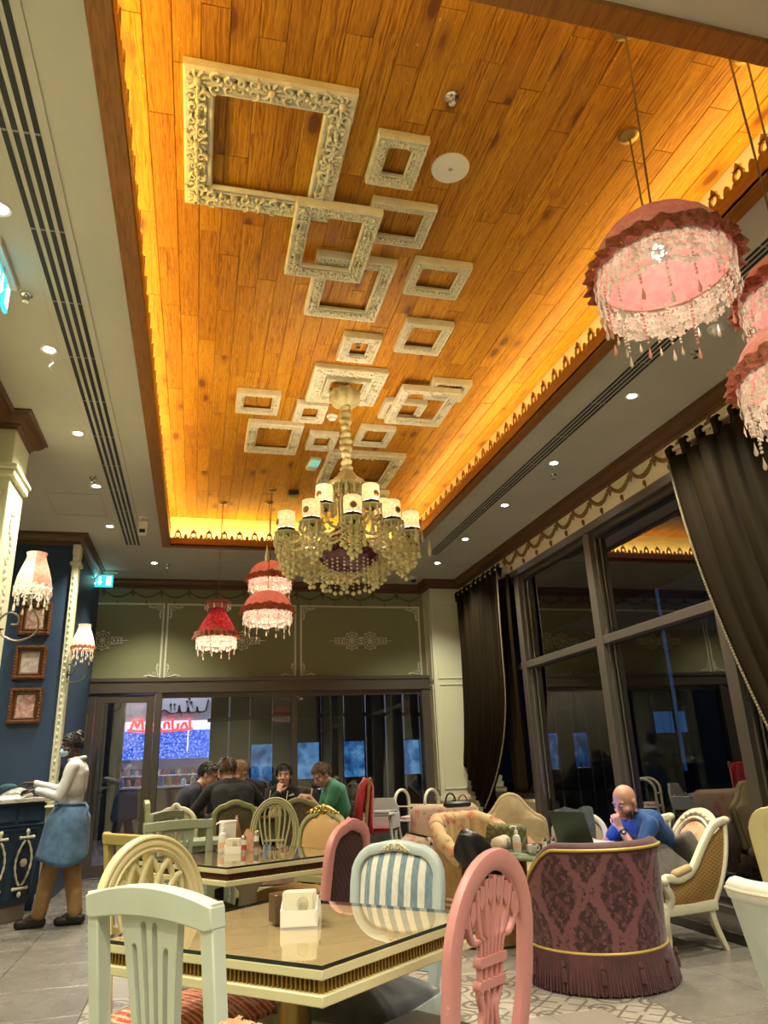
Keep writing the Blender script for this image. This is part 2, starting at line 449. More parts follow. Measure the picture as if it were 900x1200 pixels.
def tile_grey():
    m = Mat('grey_stone_tile', (0.2, 0.2, 0.2), 0.30); r = m.rand()
    v = m.wpos(); f = m.noise(v, 2.2, 5, 0.62, 0.4)
    a = m.ramp(f, [(0.25, (0.150, 0.135, 0.118)), (0.6, (0.215, 0.197, 0.172)), (0.85, (0.27, 0.25, 0.22))])
    m.base(m.mix(r*0.22, a, (0.12, 0.108, 0.095))); m.rough(m.noise(v, 7, 3)*0.25+0.14)
    m.bump(m.noise(v, 18, 4), 0.06, 0.004); return m
def tile_pattern():
    m = Mat('patterned_cement_tile', (0.4, 0.37, 0.33), 0.42); r = m.rand()
    p = m.xyz(m.co('Object')); s = 1/0.145
    x, y = p[0].abs()*s, p[1].abs()*s
    d = (x.sq()+y.sq()).sqrt(); dc = ((1-x).sq()+(1-y).sq()).sqrt()
    ring = (d-0.72).abs().lt(0.06).max((d-0.42).abs().lt(0.05)); star = (x*y).lt(0.035)*d.lt(0.68)
    corner = (dc-0.42).abs().lt(0.07).max(dc.lt(0.2)); dia = ((x+y)-0.98).abs().lt(0.07)
    k1 = ring.max(star).max(corner); k2 = dia.max((x-y).abs().lt(0.08)*d.gt(0.2)).max(corner)
    sel = r.gt(0.5); pat = k1*sel+k2*(1-sel)
    f = m.noise(m.wpos(), 9, 4, 0.6)
    lt = m.ramp(f, [(0.3, (0.29, 0.26, 0.215)), (0.7, (0.40, 0.365, 0.31))]); dk = m.ramp(f, [(0.3, (0.085, 0.072, 0.058)), (0.7, (0.16, 0.135, 0.11))])
    c = m.mix(pat*(f*0.6+0.6).clamp(), lt, dk)
    m.base(m.mix(((r*7.0).frac()).gt(0.62)*0.5, c, m.mix(pat, (0.20, 0.18, 0.155), (0.38, 0.35, 0.30)))); return m
M['tile'] = tile_grey(); M['ptile'] = tile_pattern(); M['grout'] = Mat('grout', (0.075, 0.068, 0.06), 0.8)

# ------------------------------------------------------------------ room shell
# floor: slab with single tiles
mb = MB().box(-6, XR+0.2, -3.6, 22.5, -0.12, -0.006)
floor = struct(mb, 'floor', M['grout'])
TS = 0.625
def tile_mesh(nm, sx, sy, mat):
    return MB().rings([[(-sx/2, -sy/2, -0.012), (sx/2, -sy/2, -0.012), (sx/2, sy/2, -0.012), (-sx/2, sy/2, -0.012)],
                       [(-sx/2, -sy/2, -0.002), (sx/2, -sy/2, -0.002), (sx/2, sy/2, -0.002), (-sx/2, sy/2, -0.002)],
                       [(-sx/2+.002, -sy/2+.002, 0), (sx/2-.002, -sy/2+.002, 0), (sx/2-.002, sy/2-.002, 0), (-sx/2+.002, sy/2-.002, 0)]]).mesh(nm, mat, 0)
gt = tile_mesh('tile', TS-0.005, TS-0.005, M['tile'])
PT = 0.2905; ptm = tile_mesh('patterned_tile', PT-0.003, PT-0.003, M['ptile'])
FX0, FX1, FY0 = -0.54, 2.365, 1.05
NPY = 25; FY1 = FY0+NPY*PT
for i in range(10):
    for j in range(NPY): link('patterned_tile', ptm, floor, (FX0+(i+.5)*PT, FY0+(j+.5)*PT, 0), R_.choice((0, pi/2, pi, -pi/2)))
rest = MB()
def tl(cx, cy, part):
    if part: link('tile', gt, floor, (cx, cy, 0))
    else: rest.box(cx-TS/2+.0025, cx+TS/2-.0025, cy-TS/2+.0025, cy+TS/2-.0025, -0.012, 0)
for j in range(-3, 17):
    cy = 0.5+(j+.5)*TS
    for i in range(7): tl(FX0-(i+.5)*TS, cy, i < 3 and j >= 3)
    for i in range(2): tl(FX1+(i+.5)*TS, cy, j >= 3)
for j in range(3):
    for i in range(5):
        cx = FX0+(i+.5)*0.581; cy = FY1+(j+.5)*TS
        link('tile', gt, floor, (cx, cy, -0.0005))
rest.box(FX0, FX1, -3.4, FY0, -0.012, 0); rest.box(FX1+2*TS, XR, -3.4, YF, -0.012, 0)
rest.obj('tiles_beyond', M['tile'], floor, 0, kind='stuff')
# ledge along the window wall
struct(MB().bbox(3.55, 4.06, -3.4, 10.35, 0, 0.07, 0.006), 'trim_1', M['dark'])

# plaster ceiling with the coffer opening, cream coffer walls, boards above
mb = MB()
ox0, ox1, oy0, oy1 = PX0-0.04, PX1+0.04, PY0-0.04, PY1+0.04
for a in ((-6, ox0, -3.6, YF+.1), (ox1, XR+.2, -3.6, YF+.1), (ox0, ox1, -3.6, oy0), (ox0, ox1, oy1, YF+.1)):
    mb.box(a[0], a[1], a[2], a[3], ZC, ZC+0.03)
mb.box(-6, XR+.2, -3.6, YF+.1, ZW+0.03, ZW+0.06)
mb.mat(1)
mb.box(CX0-.04, CX0, CY0-.04, CY1+.04, ZC+.03, ZW+.03).box(CX1, CX1+.04, CY0-.04, CY1+.04, ZC+.03, ZW+.03)
mb.box(CX0, CX1, CY0-.04, CY0, ZC+.03, ZW+.03).box(CX0, CX1, CY1, CY1+.04, ZC+.03, ZW+.03)
ceil = struct(mb, 'ceiling', [M['ceil'], M['cove']])
PWD = 0.124; NC = 27; lens = {}
def plank_mesh(L):
    k = round(L, 1)
    if k not in lens:
        hw, hl = PWD/2-0.0012, k/2-0.0012
        lens[k] = MB().rings([[(-hw, -hl, 0.022), (hw, -hl, 0.022), (hw, hl, 0.022), (-hw, hl, 0.022)],
                              [(-hw, -hl, 0.002), (hw, -hl, 0.002), (hw, hl, 0.002), (-hw, hl, 0.002)],
                              [(-hw+.002, -hl+.002, 0), (hw-.002, -hl+.002, 0), (hw-.002, hl-.002, 0), (-hw+.002, hl-.002, 0)]]).mesh('plank', M['plank'], 0)
    return lens[k], k
stagger = [0.0, 0.6, 0.3, 0.9, 0.45]
for i in range(NC):
    x = CX0+(i+.5)*PWD; y = CY0-0.02
    first = True
    while y < CY1-0.04:
        L = R_.choice((0.6, 0.8, 1.0, 1.2, 1.2)) if not first else 0.4+stagger[i % 5]*0.8
        first = False
        L = round(min(L, CY1+0.03-y), 1)
        if L < 0.15: break
        if CY1+0.03-(y+L) < 0.25: L = round(CY1+0.04-y, 1)
        me, k = plank_mesh(L)
        link('plank', me, ceil, (x, y+k/2, ZW+R_.uniform(-.0015, .0015))); y += k
# coffer trim: wooden fascia with a scalloped, pierced crest
def crest(mb, n, length):
    """unit run along x in plane (x,z), thickness y 0..0.012, base at z=0"""
    u = length/n; t = 0.012
    mb.box(0, length, 0, t, 0, 0.10)
    for i in range(n):
        c = (i+.5)*u; h = 0.105
        o = arc(c, h+.034, .040, .040, -pi/2, 1.5*pi, 14)[:-1]; q = arc(c, h+.034, .0225, .0255, -pi/2, 1.5*pi, 14)[:-1]
        mb.rings([[(a, 0, b) for a, b in o], [(a, t, b) for a, b in o], [(a, t, b) for a, b in q], [(a, 0, b) for a, b in q]], closed=True)
        mb.prism([(c-.026, h+.062), (c-.034, h+.078), (c-.016, h+.080), (c-.012, h+.092), (c, h+.112), (c+.012, h+.092), (c+.016, h+.080), (c+.034, h+.078), (c+.026, h+.062)], 0, t)
        mb.prism([(c-.058, .098), (c-.048, h+.012), (c-.030, h+.018), (c-.030, .098)], 0, t).prism([(c+.058, .098), (c+.048, h+.012), (c+.030, h+.018), (c+.030, .098)][::-1], 0, t)
        d = c+u/2
        if i < n-1: mb.prism([(d+.024*a, .098+.052*b) for a, b in arc(0, 0, 1, 1, 0, pi, 8)], 0, t)
sx, sy = PX1-PX0, PY1-PY0
TR = [('trim_2', 'Y', PX0, PY0, sy, 1), ('trim_3', 'Y', PX1, PY0, sy, -1), ('trim_4', 'X', PY1, PX0, sx, -1), ('trim_5', 'X', PY0, PX0, sx, 1)]
for nm, ax, p, q, L, sg in TR:
    mb = MB()
    o0, o1 = (p-0.085, p+0.012) if sg > 0 else (p-0.012, p+0.085)
    if ax == 'Y': mb.bbox(o0, o1, q-.085, q+L+.085, ZC-0.022, ZC+0.004, .003)
    else: mb.bbox(q+.012, q+L-.012, o0, o1, ZC-0.0215, ZC+0.0035, .003)
    t = struct(mb, nm, M['trimwood'])
    cb = MB(); crest(cb, 38 if ax == 'Y' else 16, L)
    if ax == 'Y': cb.xf(lambda x, y, z: (p+(y if sg > 0 else -y), q+x, ZC-0.018+z))
    else: cb.xf(lambda x, y, z: (q+x, p+(y if sg > 0 else -y), ZC-0.018+z))
    cb.obj('crest_board', M['trimwood'], t, 0)

# cornice
prof = [(0.002, 0.002), (-.115, 0.002), (-.115, -.018), (-.095, -.024), (-.088, -.045), (-.060, -.075), (-.030, -.088), (-.030, -.100), (-.016, -.106), (-.012, -.125), (.002, -.125)]
path = [(XR, -3.4), (XR, 10.35), (3.35, 10.35), (3.35, YF), (-1.42, YF), (-1.42, 8.60), (-5.8, 8.60)]
struct(MB().sweep([(x, y, ZC) for x, y in path], prof, (0, 0, 1)), 'trim_6', M['cornice'], smooth=25)
path = [(-5.8, 5.95), (-1.43, 5.95), (-1.43, 5.50), (XL, 5.50), (XL, -3.4)]
struct(MB().sweep([(x, y, ZC) for x, y in path], prof, (0, 0, 1)), 'trim_7', M['cornice'], smooth=25)

def swag_run(parent, P, a0, a1, n, z, mat, out, sag=.115, r=.0165):
    """garlands from a0 to a1, P(t, z, off) -> xyz"""
    d = (a1-a0)/n
    for i in range(n):
        s0 = a0+i*d; mb = MB()
        pts = [P(s0+d*t, z-sag*(1-(2*t-1)**2), out) for t in [k/12 for k in range(13)]]
        mb.tube(pts, [r*(0.55+0.75*(1-(2*k/12-1)**2)) for k in range(13)], 6)
        for k in range(1, 12): mb.ball(P(s0+d*k/12, z-sag*(1-(2*k/12-1)**2)-.004, out+.008), r*0.95, 6, 4)
        mb.tube([P(s0, z+.01, out), P(s0+.012, z-.05, out), P(s0+.004, z-.10, out)], [.012, .014, .005], 6)
        mb.tube([P(s0, z+.01, out), P(s0-.018, z-.04, out), P(s0-.014, z-.07, out)], [.010, .012, .004], 6)
        mb.ball(P(s0, z+.005, out), .016, 8, 5)
        c = P(s0+d/2, z-sag-.075, out-.004); e = P(0, 0, 1); e0 = P(0, 0, 0)
        ax = 0 if abs(e[0]-e0[0]) > .5 else 1
        rr = [.027, .027, .034]; rr[1-ax] = .006
        mb.ball(c, tuple(rr), 10, 6); rr = [.017, .017, .022]; rr[1-ax] = .011
        mb.ball(c, tuple(rr), 8, 5)
        mb.obj('swag', mat, parent)

# right wall: solid band above the windows, low wall by the corner
mb = MB().box(XR, XR+.3, -3.6, 10.8, 3.48, ZC).box(XR+.02, XR+.3, 8.36, 10.8, 0, 0.74).box(XR-.012, XR+.03, 8.36, 10.35, .735, .765)
wr = struct(mb, 'wall_right', M['band'])
swag_run(wr, lambda t, z, o: (XR-o, t, z), 2.52, 10.05, 20, 3.715, M['swag'], .012)
# head rail over the glazing
struct(MB().bbox(XR-.015, XR+.2, -3.5, 10.35, 3.40, 3.485).box(XR+.05, XR+.2, -3.5, 10.35, 3.355, 3.40), 'trim_8', M['metal'])
edges = [10.36, 8.30, 6.50, 4.71, 2.92, 1.13, -0.66, -3.4]
for i in range(len(edges)-1):
    a, b = edges[i], edges[i+1]
    low = 0.77 if i == 0 else 0.07
    mb = MB().bbox(XR, XR+.055, b-.06, b+.06, low if i else .07, 3.40, .004).box(XR+.055, XR+.2, b-.045, b+.045, .07, 3.37)
    mb.box(XR+.055, XR+.19, b+.045, a-.045, low, low+.05)
    W = struct(mb, 'window_%d' % (i+1), M['metal'])
    MB().bbox(XR+.012, XR+.17, b+.055, a-.055, 2.255, 2.335, .004).obj('transom', M['metal'], W)
    MB().box(XR+.057, XR+.078, b-.053, b-.045, low, 3.37).obj('glazing_bead', M['steel'], W, 0)
    MB().box(XR+.10, XR+.106, b+.03, a-.03, low+.02, 2.26).obj('pane', M['pane'], W, 0)
    MB().box(XR+.10, XR+.106, b+.03, a-.03, 2.33, 3.40).obj('pane', M['pane'], W, 0)

# far wall above the glazing
mb = MB().box(-1.5, XR+.2, YF, YF+.2, 2.42, ZC)
wb = struct(mb, 'wall_back', M['olive'])
swag_run(wb, lambda t, z, o: (t, YF-o, z), -1.36, 3.32, 12, 3.705, M['swagfar'], .010, .10, .010)
pf = rect(.030, .022, .008)
def scroll(c, r, turns, sg, n=26, a0=0.0):
    return [(c[0]+sg*r*(1-.85*k/n)*cos(a0+turns*2*pi*k/n), c[1]+r*(1-.85*k/n)*sin(a0+turns*2*pi*k/n)) for k in range(n+1)]
def corner_mb():
    mb = MB()
    def T(p, r): mb.tube([(x, -.006, z) for x, z in p], r, 5)
    T(bez((.02, .02), (.10, .01), (.16, .06), (.20, .02), 8), .007); T(bez((.02, .02), (.01, .10), (.06, .16), (.02, .20), 8), .007)
    for c, r, sg in (((.06, .055), .030, 1), ((.12, .035), .020, 1), ((.035, .12), .020, -1)): T(scroll(c, r, 1.2, sg), .005)
    for a, b in ((.15, .035), (.035, .15), (.09, .03), (.03, .09), (.17, .02), (.02, .17)): mb.ball((a, -.006, b), (.012, .008, .012), 6, 4)
    return mb
cm = corner_mb().mesh('corner_ornament', M['olive_lt'])
def rosette_mb():
    mb = MB()
    def T(p, r=.008): mb.tube([(x, -.008, z) for x, z in p], r, 5)
    for s in (-1, 1):
        c = s*.14
        for rr in (.115, .085, .040): T(arc(c, 0, rr, rr*1.05, 0, 2*pi, 28), .006)
        for k in range(10):
            a = 2*pi*k/10; T(arc(c+.062*cos(a), .065*sin(a), .022, .022, 0, 2*pi, 8), .005)
            mb.ball((c+.125*cos(a+.3), -.008, .130*sin(a+.3)), (.016, .010, .016), 6, 4)
        mb.ball((c, -.01, 0), (.030, .016, .030), 10, 6)
        for k, (dx, rr) in enumerate(((.15, .040), (.20, .030), (.245, .022))):
            for q in (-1, 1): T([(c+s*dx+a_*s, q*(.018+b_)) for a_, b_ in scroll((0, .012), rr*.75, 1.1, 1, 14)], .006)
            mb.ball((c+s*dx, -.008, 0), (.020, .012, .014), 6, 4)
        mb.tube([(c+s*.25, -.006, 0), (c+s*.30, -.006, 0), (c+s*.345, -.006, 0)], [.009, .006, .004], 5)
    for k in range(3): mb.ball((0, -.008, (k-1)*.045), (.016, .011, .020), 6, 4)
    return mb
rm = rosette_mb().mesh('rosette', M['olive_lt'])
for x0, x1, rx in ((-2.2, -.53, -1.46), (-.47, 1.355, .44), (1.44, 3.27, 2.345)):
    P_ = [(x0, 2.455), (x1, 2.455), (x1, 3.505), (x0, 3.505)]
    MB().sweep([(x, YF-.008, z) for x, z in P_], pf, (0, 1, 0), closed=True).obj('moulding', M['olive_lt'], wb, 25)
    link('rosette', rm, wb, (rx, YF-.004, 2.985))
    for x, z, sx_, sz_ in ((x0, 2.455, 1, 1), (x1, 2.455, -1, 1), (x1, 3.505, -1, -1), (x0, 3.505, 1, -1)):
        o = link('corner_ornament', cm, wb, (x+sx_*.012, YF-.004, z+sz_*.012)); o.scale = (sx_, 1, sz_)
struct(MB().bbox(-1.42, 3.35, 10.575, YF+.15, 2.25, 2.425, .006).bbox(-1.42, 3.35, 10.56, YF, 2.40, 2.455, .006), 'trim_9', M['metal'])
# glazed partition: double doors and two fixed panes
mb = MB().bbox(-.565, -.475, 10.58, YF, 0, 2.25, .004).box(-.475, 1.29, 10.62, YF, 0, .09).box(-.475, 1.29, 10.62, YF, 2.19, 2.25)
W = struct(mb, 'window_8', M['metal']); MB().box(-.48, 1.30, 10.66, 10.668, .06, 2.22).obj('pane', M['pane2'], W, 0)
mb = MB().bbox(1.29, 1.37, 10.58, YF, 0, 2.25, .004).box(1.37, 3.27, 10.62, YF, 0, .09).box(1.37, 3.27, 10.62, YF, 2.19, 2.25).bbox(3.22, 3.35, 10.59, YF, 0, 2.25, .004)
W = struct(mb, 'window_9', M['metal']); MB().box(1.36, 3.24, 10.66, 10.668, .06, 2.22).obj('pane', M['pane2'], W, 0)
def leaf(nm, x0, x1, hx):
    s = .10
    mb = MB().bbox(x0, x0+s, 10.60, 10.65, .02, 2.23, .003).bbox(x1-s, x1, 10.60, 10.65, .02, 2.23, .003).bbox(x0+s, x1-s, 10.602, 10.648, .02, .16, .003).bbox(x0+s, x1-s, 10.602, 10.648, 2.13, 2.23, .003)
    D = struct(mb, nm, M['metal']); MB().box(x0+.09, x1-.09, 10.62, 10.628, .15, 2.14).obj('pane', M['pane2'], D, 0)
    mb = MB().tube([(hx, 10.555, .75), (hx, 10.555, 1.55)], .014, 8)
    for z in (.82, 1.48): mb.tube([(hx, 10.605, z), (hx, 10.555, z)], .009, 6)
    mb.obj('handle', M['steel'], D)
    return D
leaf('door_1', -1.315, -.570, -1.24)
d2 = leaf('door_2', -2.08, -1.325, -2.0)
mb = MB().bbox(-1.50, -1.41, 10.592, 10.600, 1.66, 1.98, .002)
pl = mb.obj('push_plate', M['gold'], d2, label='gold plate with cut-out letters on the door')
mb = MB()
for k in range(4): mb.rings([[(a, y, b) for a, b in arc(-1.455, 1.73+.062*k, .022, .022, 0, 2*pi, 12)[:-1]] for y in (10.589, 10.592)]); 
mb.obj('letter', M['dark'], pl)

# corner pilaster between far wall and windows
mb = MB().box(3.35, XR+.2, 10.35, YF+.05, 0, ZC).bbox(3.335, 3.9, 10.335, YF, .70, .76, .006).bbox(3.335, 3.9, 10.335, YF, 0, .12, .006)
pl = struct(mb, 'wall_corner', M['cream'])
def panel(x0, x1, z0, z1, parent, P, mat, w=.022):
    MB().sweep([P(a, b) for a, b in ((x0, z0), (x1, z0), (x1, z1), (x0, z1))], rect(w, .016, .005), N_, closed=True).obj('moulding', mat, parent, 25)
N_ = (0, 1, 0)
for z0, z1 in ((2.38, 3.48), (.86, 2.29), (.16, .64)): panel(3.42, 3.80, z0, z1, pl, lambda a, b: (a, 10.348, b), M['cream'])
N_ = (1, 0, 0)
for z0, z1 in ((2.38, 3.48), (.86, 2.29)): panel(10.42, 10.66, z0, z1, pl, lambda a, b: (3.348, a, b), M['cream'])

# blue wall block on the left with its cream corner pilaster
bl = struct(MB().box(-6, -1.42, 8.60, YF+.2, 0, ZC), 'wall_blue', M['bluewall'])
mb = MB().bbox(-1.455, -1.385, 8.565, 8.72, .12, 3.60, .006).bbox(-1.475, -1.365, 8.545, 8.74, 0, .14, .006).bbox(-1.475, -1.360, 8.545, 8.74, 3.48, 3.53, .008).bbox(-1.46, -1.38, 8.56, 8.73, 3.60, 3.73, .004).bbox(-1.47, -1.375, 8.55, 8.735, .98, 1.03, .006)
struct(mb, 'trim_10', M['cream'])
mb = MB()
for k in range(34):
    z = 1.10+k*.068; mb.ball((-1.420, 8.565, z), (.016, .010, .026), 6, 4).ball((-1.420, 8.565, z+.034), (.008, .008, .010), 5, 4)
mb.obj('carved_bead', M['cream'], bpy.data.objects['trim_10'])

# left wall: panelled cream wall ending in a carved pilaster
mb = MB().box(XL-.3, XL, -3.6, 5.95, 0, ZC).box(-6, XL, 5.65, 5.95, 0, ZC)
wl = struct(mb, 'wall_left', M['cream'])
N_ = (1, 0, 0)
for y0, y1 in ((3.9, 5.38), (2.3, 3.75)):
    for z0, z1 in ((3.50, 3.70), (1.2, 3.25), (.2, 1.0)): panel(y0, y1, z0, z1, wl, lambda a, b: (XL+.002, a, b), M['cream'], .03)
MB().bbox(XL-.02, XL+.045, -3.4, 5.52, 3.36, 3.42, .01).obj('ledge', M['cream'], wl)
mb = MB().bbox(XL-.02, -1.43, 5.52, 5.96, 0, ZC, .004).bbox(XL-.02, -1.385, 5.475, 6.0, 3.40, 3.45, .012).bbox(XL-.02, -1.40, 5.49, 5.98, 3.345, 3.40, .008).bbox(XL-.02, -1.40, 5.49, 5.98, 0, .16, .006)
tp = struct(mb, 'trim_11', M['cream'])
mb = MB()
for k in range(44):
    z = .9+k*.054
    mb.ball((-1.428, 5.735+.035*sin(k*.9), z), (.012, .030, .030), 6, 4); mb.ball((-1.428, 5.735-.045*cos(k*1.3), z+.02), (.010, .016, .020), 5, 4)
    mb.ball((-1.49+.02*sin(k*.9), 5.518, z), (.022, .010, .028), 6, 4)
mb.obj('carved_relief', Mat('relief_paint', (.62, .60, .44), .5), tp)
# room behind the camera and the bar side
struct(MB().box(XL-.3, XR+.3, -3.75, -3.5, 0, ZC), 'wall_front', M['cream'])
struct(MB().box(-6.2, -6, 5.6, 8.7, 0, ZC), 'wall_side', M['bluewall'])
# ------------------------------------------------------------------ things on the ceiling
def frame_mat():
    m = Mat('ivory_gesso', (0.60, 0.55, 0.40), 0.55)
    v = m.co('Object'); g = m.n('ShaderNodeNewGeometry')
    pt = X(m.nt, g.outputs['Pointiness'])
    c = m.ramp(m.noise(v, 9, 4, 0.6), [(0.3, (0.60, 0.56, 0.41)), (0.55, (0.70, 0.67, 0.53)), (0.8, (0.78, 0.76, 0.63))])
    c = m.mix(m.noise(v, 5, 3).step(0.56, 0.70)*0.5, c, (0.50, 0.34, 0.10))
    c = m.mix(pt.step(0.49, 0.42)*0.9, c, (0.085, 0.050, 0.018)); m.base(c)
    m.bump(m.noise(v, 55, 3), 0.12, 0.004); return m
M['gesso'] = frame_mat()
ORD = ['first', 'second', 'third', 'fourth', 'fifth', 'sixth', 'seventh', 'eighth', 'ninth', 'tenth', 'eleventh', 'twelfth']
def shell_mb(corner):
    """carved cartouche, unit = moulding width; lies in xy, facing -z; corner piece spreads along +x and +y"""
    mb = MB(); rr = random.Random(5)
    def T(p, r): mb.tube([(x, y, -.05) for x, y in p], r, 7)
    mb.ball((0, 0, -.10), (.15, .15, .13), 12, 8)
    for k in range(9):
        a = 2*pi*k/9
        T([(.17*cos(a), .17*sin(a)), (.30*cos(a+.08), .30*sin(a+.08)), (.41*cos(a+.28), .41*sin(a+.28)), (.37*cos(a+.52), .37*sin(a+.52))], [.060, .078, .062, .035])
    dirs = [((1, 0), 1), ((0, 1), -1)] if corner else [((1, 0), 1), ((-1, 0), -1)]
    for (dx, dy), s in dirs:
        for i in range(2):
            d = .62+.46*i; r = .23-.06*i
            for q in (-1, 1):
                p = scroll((0, 0), r, 1.15, 1, 14, rr.random()*2)
                T([(dx*(d+x)+dy*(q*(.20-.05*i)+y*q), dy*(d+x)+dx*(q*(.20-.05*i)+y*q)) for x, y in p], [.078-.035*k/14 for k in range(15)])
            mb.ball((dx*(d+.20), dy*(d+.20), -.06), (.10, .10, .08), 8, 6)
        T([(dx*.3, dy*.3), (dx*.9, dy*.9), (dx*1.45+dy*.05, dy*1.45+dx*.05), (dx*1.75, dy*1.75)], [.08, .06, .04, .012])
    return mb
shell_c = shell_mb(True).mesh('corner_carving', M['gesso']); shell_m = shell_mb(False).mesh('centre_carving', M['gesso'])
frame_root = {}
def gilt_frame(label, cx, cy, w, h, zb, mw, low=False, rz=0.0):
    if low: zb = 4.186
    else:
        k = (4.236-1.22)/(zb-1.22); zb = 4.236; cx *= k; cy *= k; w *= k; h *= k
    t = thing('picture_frame', label, 'frame', (cx, cy, zb), rz, 'empty carved frames on the boarded ceiling')
    T = 0.040
    a, b = w/2-mw/2, h/2-mw/2; q = mw
    pr = [(-q/2, T*.5), (-q/2, .010), (-q*.44, -.002), (-q*.38, -.002), (-q*.33, .006), (-q*.27, .006), (-q*.22, -.004), (-q*.05, .012), (q*.18, .004), (q*.32, -.012), (q*.43, -.014), (q/2, -.002), (q/2, T)]
    path = [(-a, -b, 0), (a, -b, 0), (a, b, 0), (-a, b, 0)]
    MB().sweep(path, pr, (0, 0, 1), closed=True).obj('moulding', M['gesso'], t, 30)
    sc = mw*(.98 if mw < .09 else .92)
    for sx_, sy_ in ((1, 1), (-1, 1), (-1, -1), (1, -1)):
        o = link('corner_carving', shell_c, t, (sx_*-(w/2-mw*.46), sy_*-(h/2-mw*.46), .0)); o.scale = (sx_*sc, sy_*sc, sc*1.5)
    for (x, y, r) in ((0, -(h/2-mw*.44), 0), (0, h/2-mw*.44, 0), (w/2-mw*.44, 0, pi/2), (-(w/2-mw*.44), 0, pi/2)):
        o = link('centre_carving', shell_m, t, (x, y, .0), r); o.scale = (sc, sc*.95, sc*1.5)
    # leaf relief between the carvings, bead row along the sight edge
    mb = MB(); n1 = max(3, int(w/(mw*.55))); n2 = max(3, int(h/(mw*.55)))
    for n, L, vert in ((n1, w, 0), (n2, h, 1)):
        for i in range(n+1):
            s = -L/2+mw*.5+(L-mw)*i/n
            for e in (-1, 1):
                if mw > .09 and i % 2: continue
                for (off, r1, r2) in ((mw*.36, mw*.22, mw*.09),):
                    d = e*((h if not vert else w)/2-(mw/2-off)-.0)
                    d = e*((h if not vert else w)/2-mw/2+off*.5)
                    ss = s+(mw*.14 if off < mw*.3 else 0)
                    if abs(ss) > L/2-mw*.2: continue
                    p = (ss, d, -.002) if not vert else (d, ss, -.002)
                    rr = (r1, r2, mw*.07) if not vert else (r2, r1, mw*.07)
                    mb.ball(p, rr, 6, 4)
    mb.obj('leaf_relief', M['gesso'], t, kind='stuff')
    return t
# label, x, y, w, h, z of lower face, moulding width
for a in [
 ('largest ivory carved frame, nearest on the boarded ceiling', .21, 2.93, .80, .86, 4.19, .145),
 ('small square ivory frame beside the round ceiling speaker', .89, 2.87, .27, .33, 4.20, .075),
 ('ivory frame half hidden behind the low-hung gilded frame', 1.02, 3.32, .38, .33, 4.20, .062),
 ('gilded ivory frame hung lower, its corner under the largest frame', .66, 3.55, .495, .635, 4.12, .098, True),
 ('ivory frame peeking out beyond the low-hung gilded frame', .85, 3.98, .51, .64, 4.20, .095),
 ('wide ivory leaf frame alone on the window side past the speaker', 1.40, 3.77, .38, .34, 4.20, .070),
 ('plain edged ivory frame with wavy border between two loners, window side', 1.51, 4.45, .36, .40, 4.20, .068),
 ('small ivory frame around a sprinkler head before the chandelier', 1.07, 4.68, .29, .35, 4.20, .085),
 ('thick ivory frame at the top of the chandelier chain', 1.08, 5.25, .60, .57, 4.19, .115),
 ('small frame nested inside the chandelier chain frame', 1.08, 5.25, .37, .29, 4.18, .055),
 ('ivory frame farthest out on the wall side, before a larger one', .39, 5.68, .37, .375, 4.20, .068),
 ('small ivory frame beside the white smoke detector', .86, 5.79, .28, .355, 4.20, .078),
 ('wall-side ivory frame of wide carved moulding, beyond two smaller ones', .59, 6.38, .51, .66, 4.20, .100),
 ('small ivory frame holding a white square vent in its opening', 1.06, 6.38, .28, .365, 4.20, .072),
 ('narrow ivory frame just past the chandelier chain, window side', 1.54, 6.19, .34, .41, 4.20, .068),
 ('frame tucked behind the low-hung window side frame', 1.66, 5.60, .38, .33, 4.20, .062),
 ('low-hung ivory frame overlapping two others on the window side', 1.81, 5.50, .52, .65, 4.12, .085, True),
 ('slim ivory frame nearest the cove behind the overlapping one', 1.95, 5.19, .34, .31, 4.20, .058),
 ('large ivory frame seen above the chandelier lamps', 1.57, 7.02, .80, .90, 4.19, .125),
 ('farthest ivory frame, dark opening behind the chandelier', 1.65, 7.88, .84, .46, 4.20, .095)]:
    gilt_frame(*a)

def small(name, label, cat, loc, mb, mats, smooth=35, group=None):
    o = mb.obj(name, mats, None, smooth, loc); return tag(o, label, cat, group)
# downlights
dl_ring = MB().lathe([(.034, -.002), (.050, -.006), (.054, -.002), (.054, .0), (.034, .0)], 24, caps=False).mesh('trim_ring', M['white'])
dl_lens = MB().lathe([(.034, -.003), (.002, -.004)], 20).mesh('lens', M['whiteglow'])
def downlight(x, y, label):
    t = thing('downlight', label, 'light', (x, y, ZC-.001), 0, 'recessed downlights in the plaster ceiling')
    link('trim_ring', dl_ring, t); link('lens', dl_lens, t)
nl = ['nearest', 'second, with a loose wire,', 'middle', 'fourth', 'fifth']
for i, (x, y) in enumerate(DOWN[:5]): downlight(x, y, 'recessed downlight, %s in the row along the panelled wall side' % nl[i])
downlight(*DOWN[5], 'recessed downlight between the green exit sign and the coffer')
nr = ['nearest, beside the pink pendant lamps,', 'second', 'third', 'fourth', 'fifth', 'last, by the dome camera,']
for i, (x, y) in enumerate(DOWN[6:]): downlight(x, y, 'recessed downlight, %s in the row along the windows' % nr[i])
small('loose_wire', 'curled white wire dangling from a downlight', 'wire', (-1.05, 4.49, ZC-.004),
      MB().tube(spline([(.03, -.02, 0), (.02, -.03, -.06), (.05, -.02, -.10), (.035, -.03, -.14), (.06, -.02, -.17)], 6), .0045, 6), M['white'])
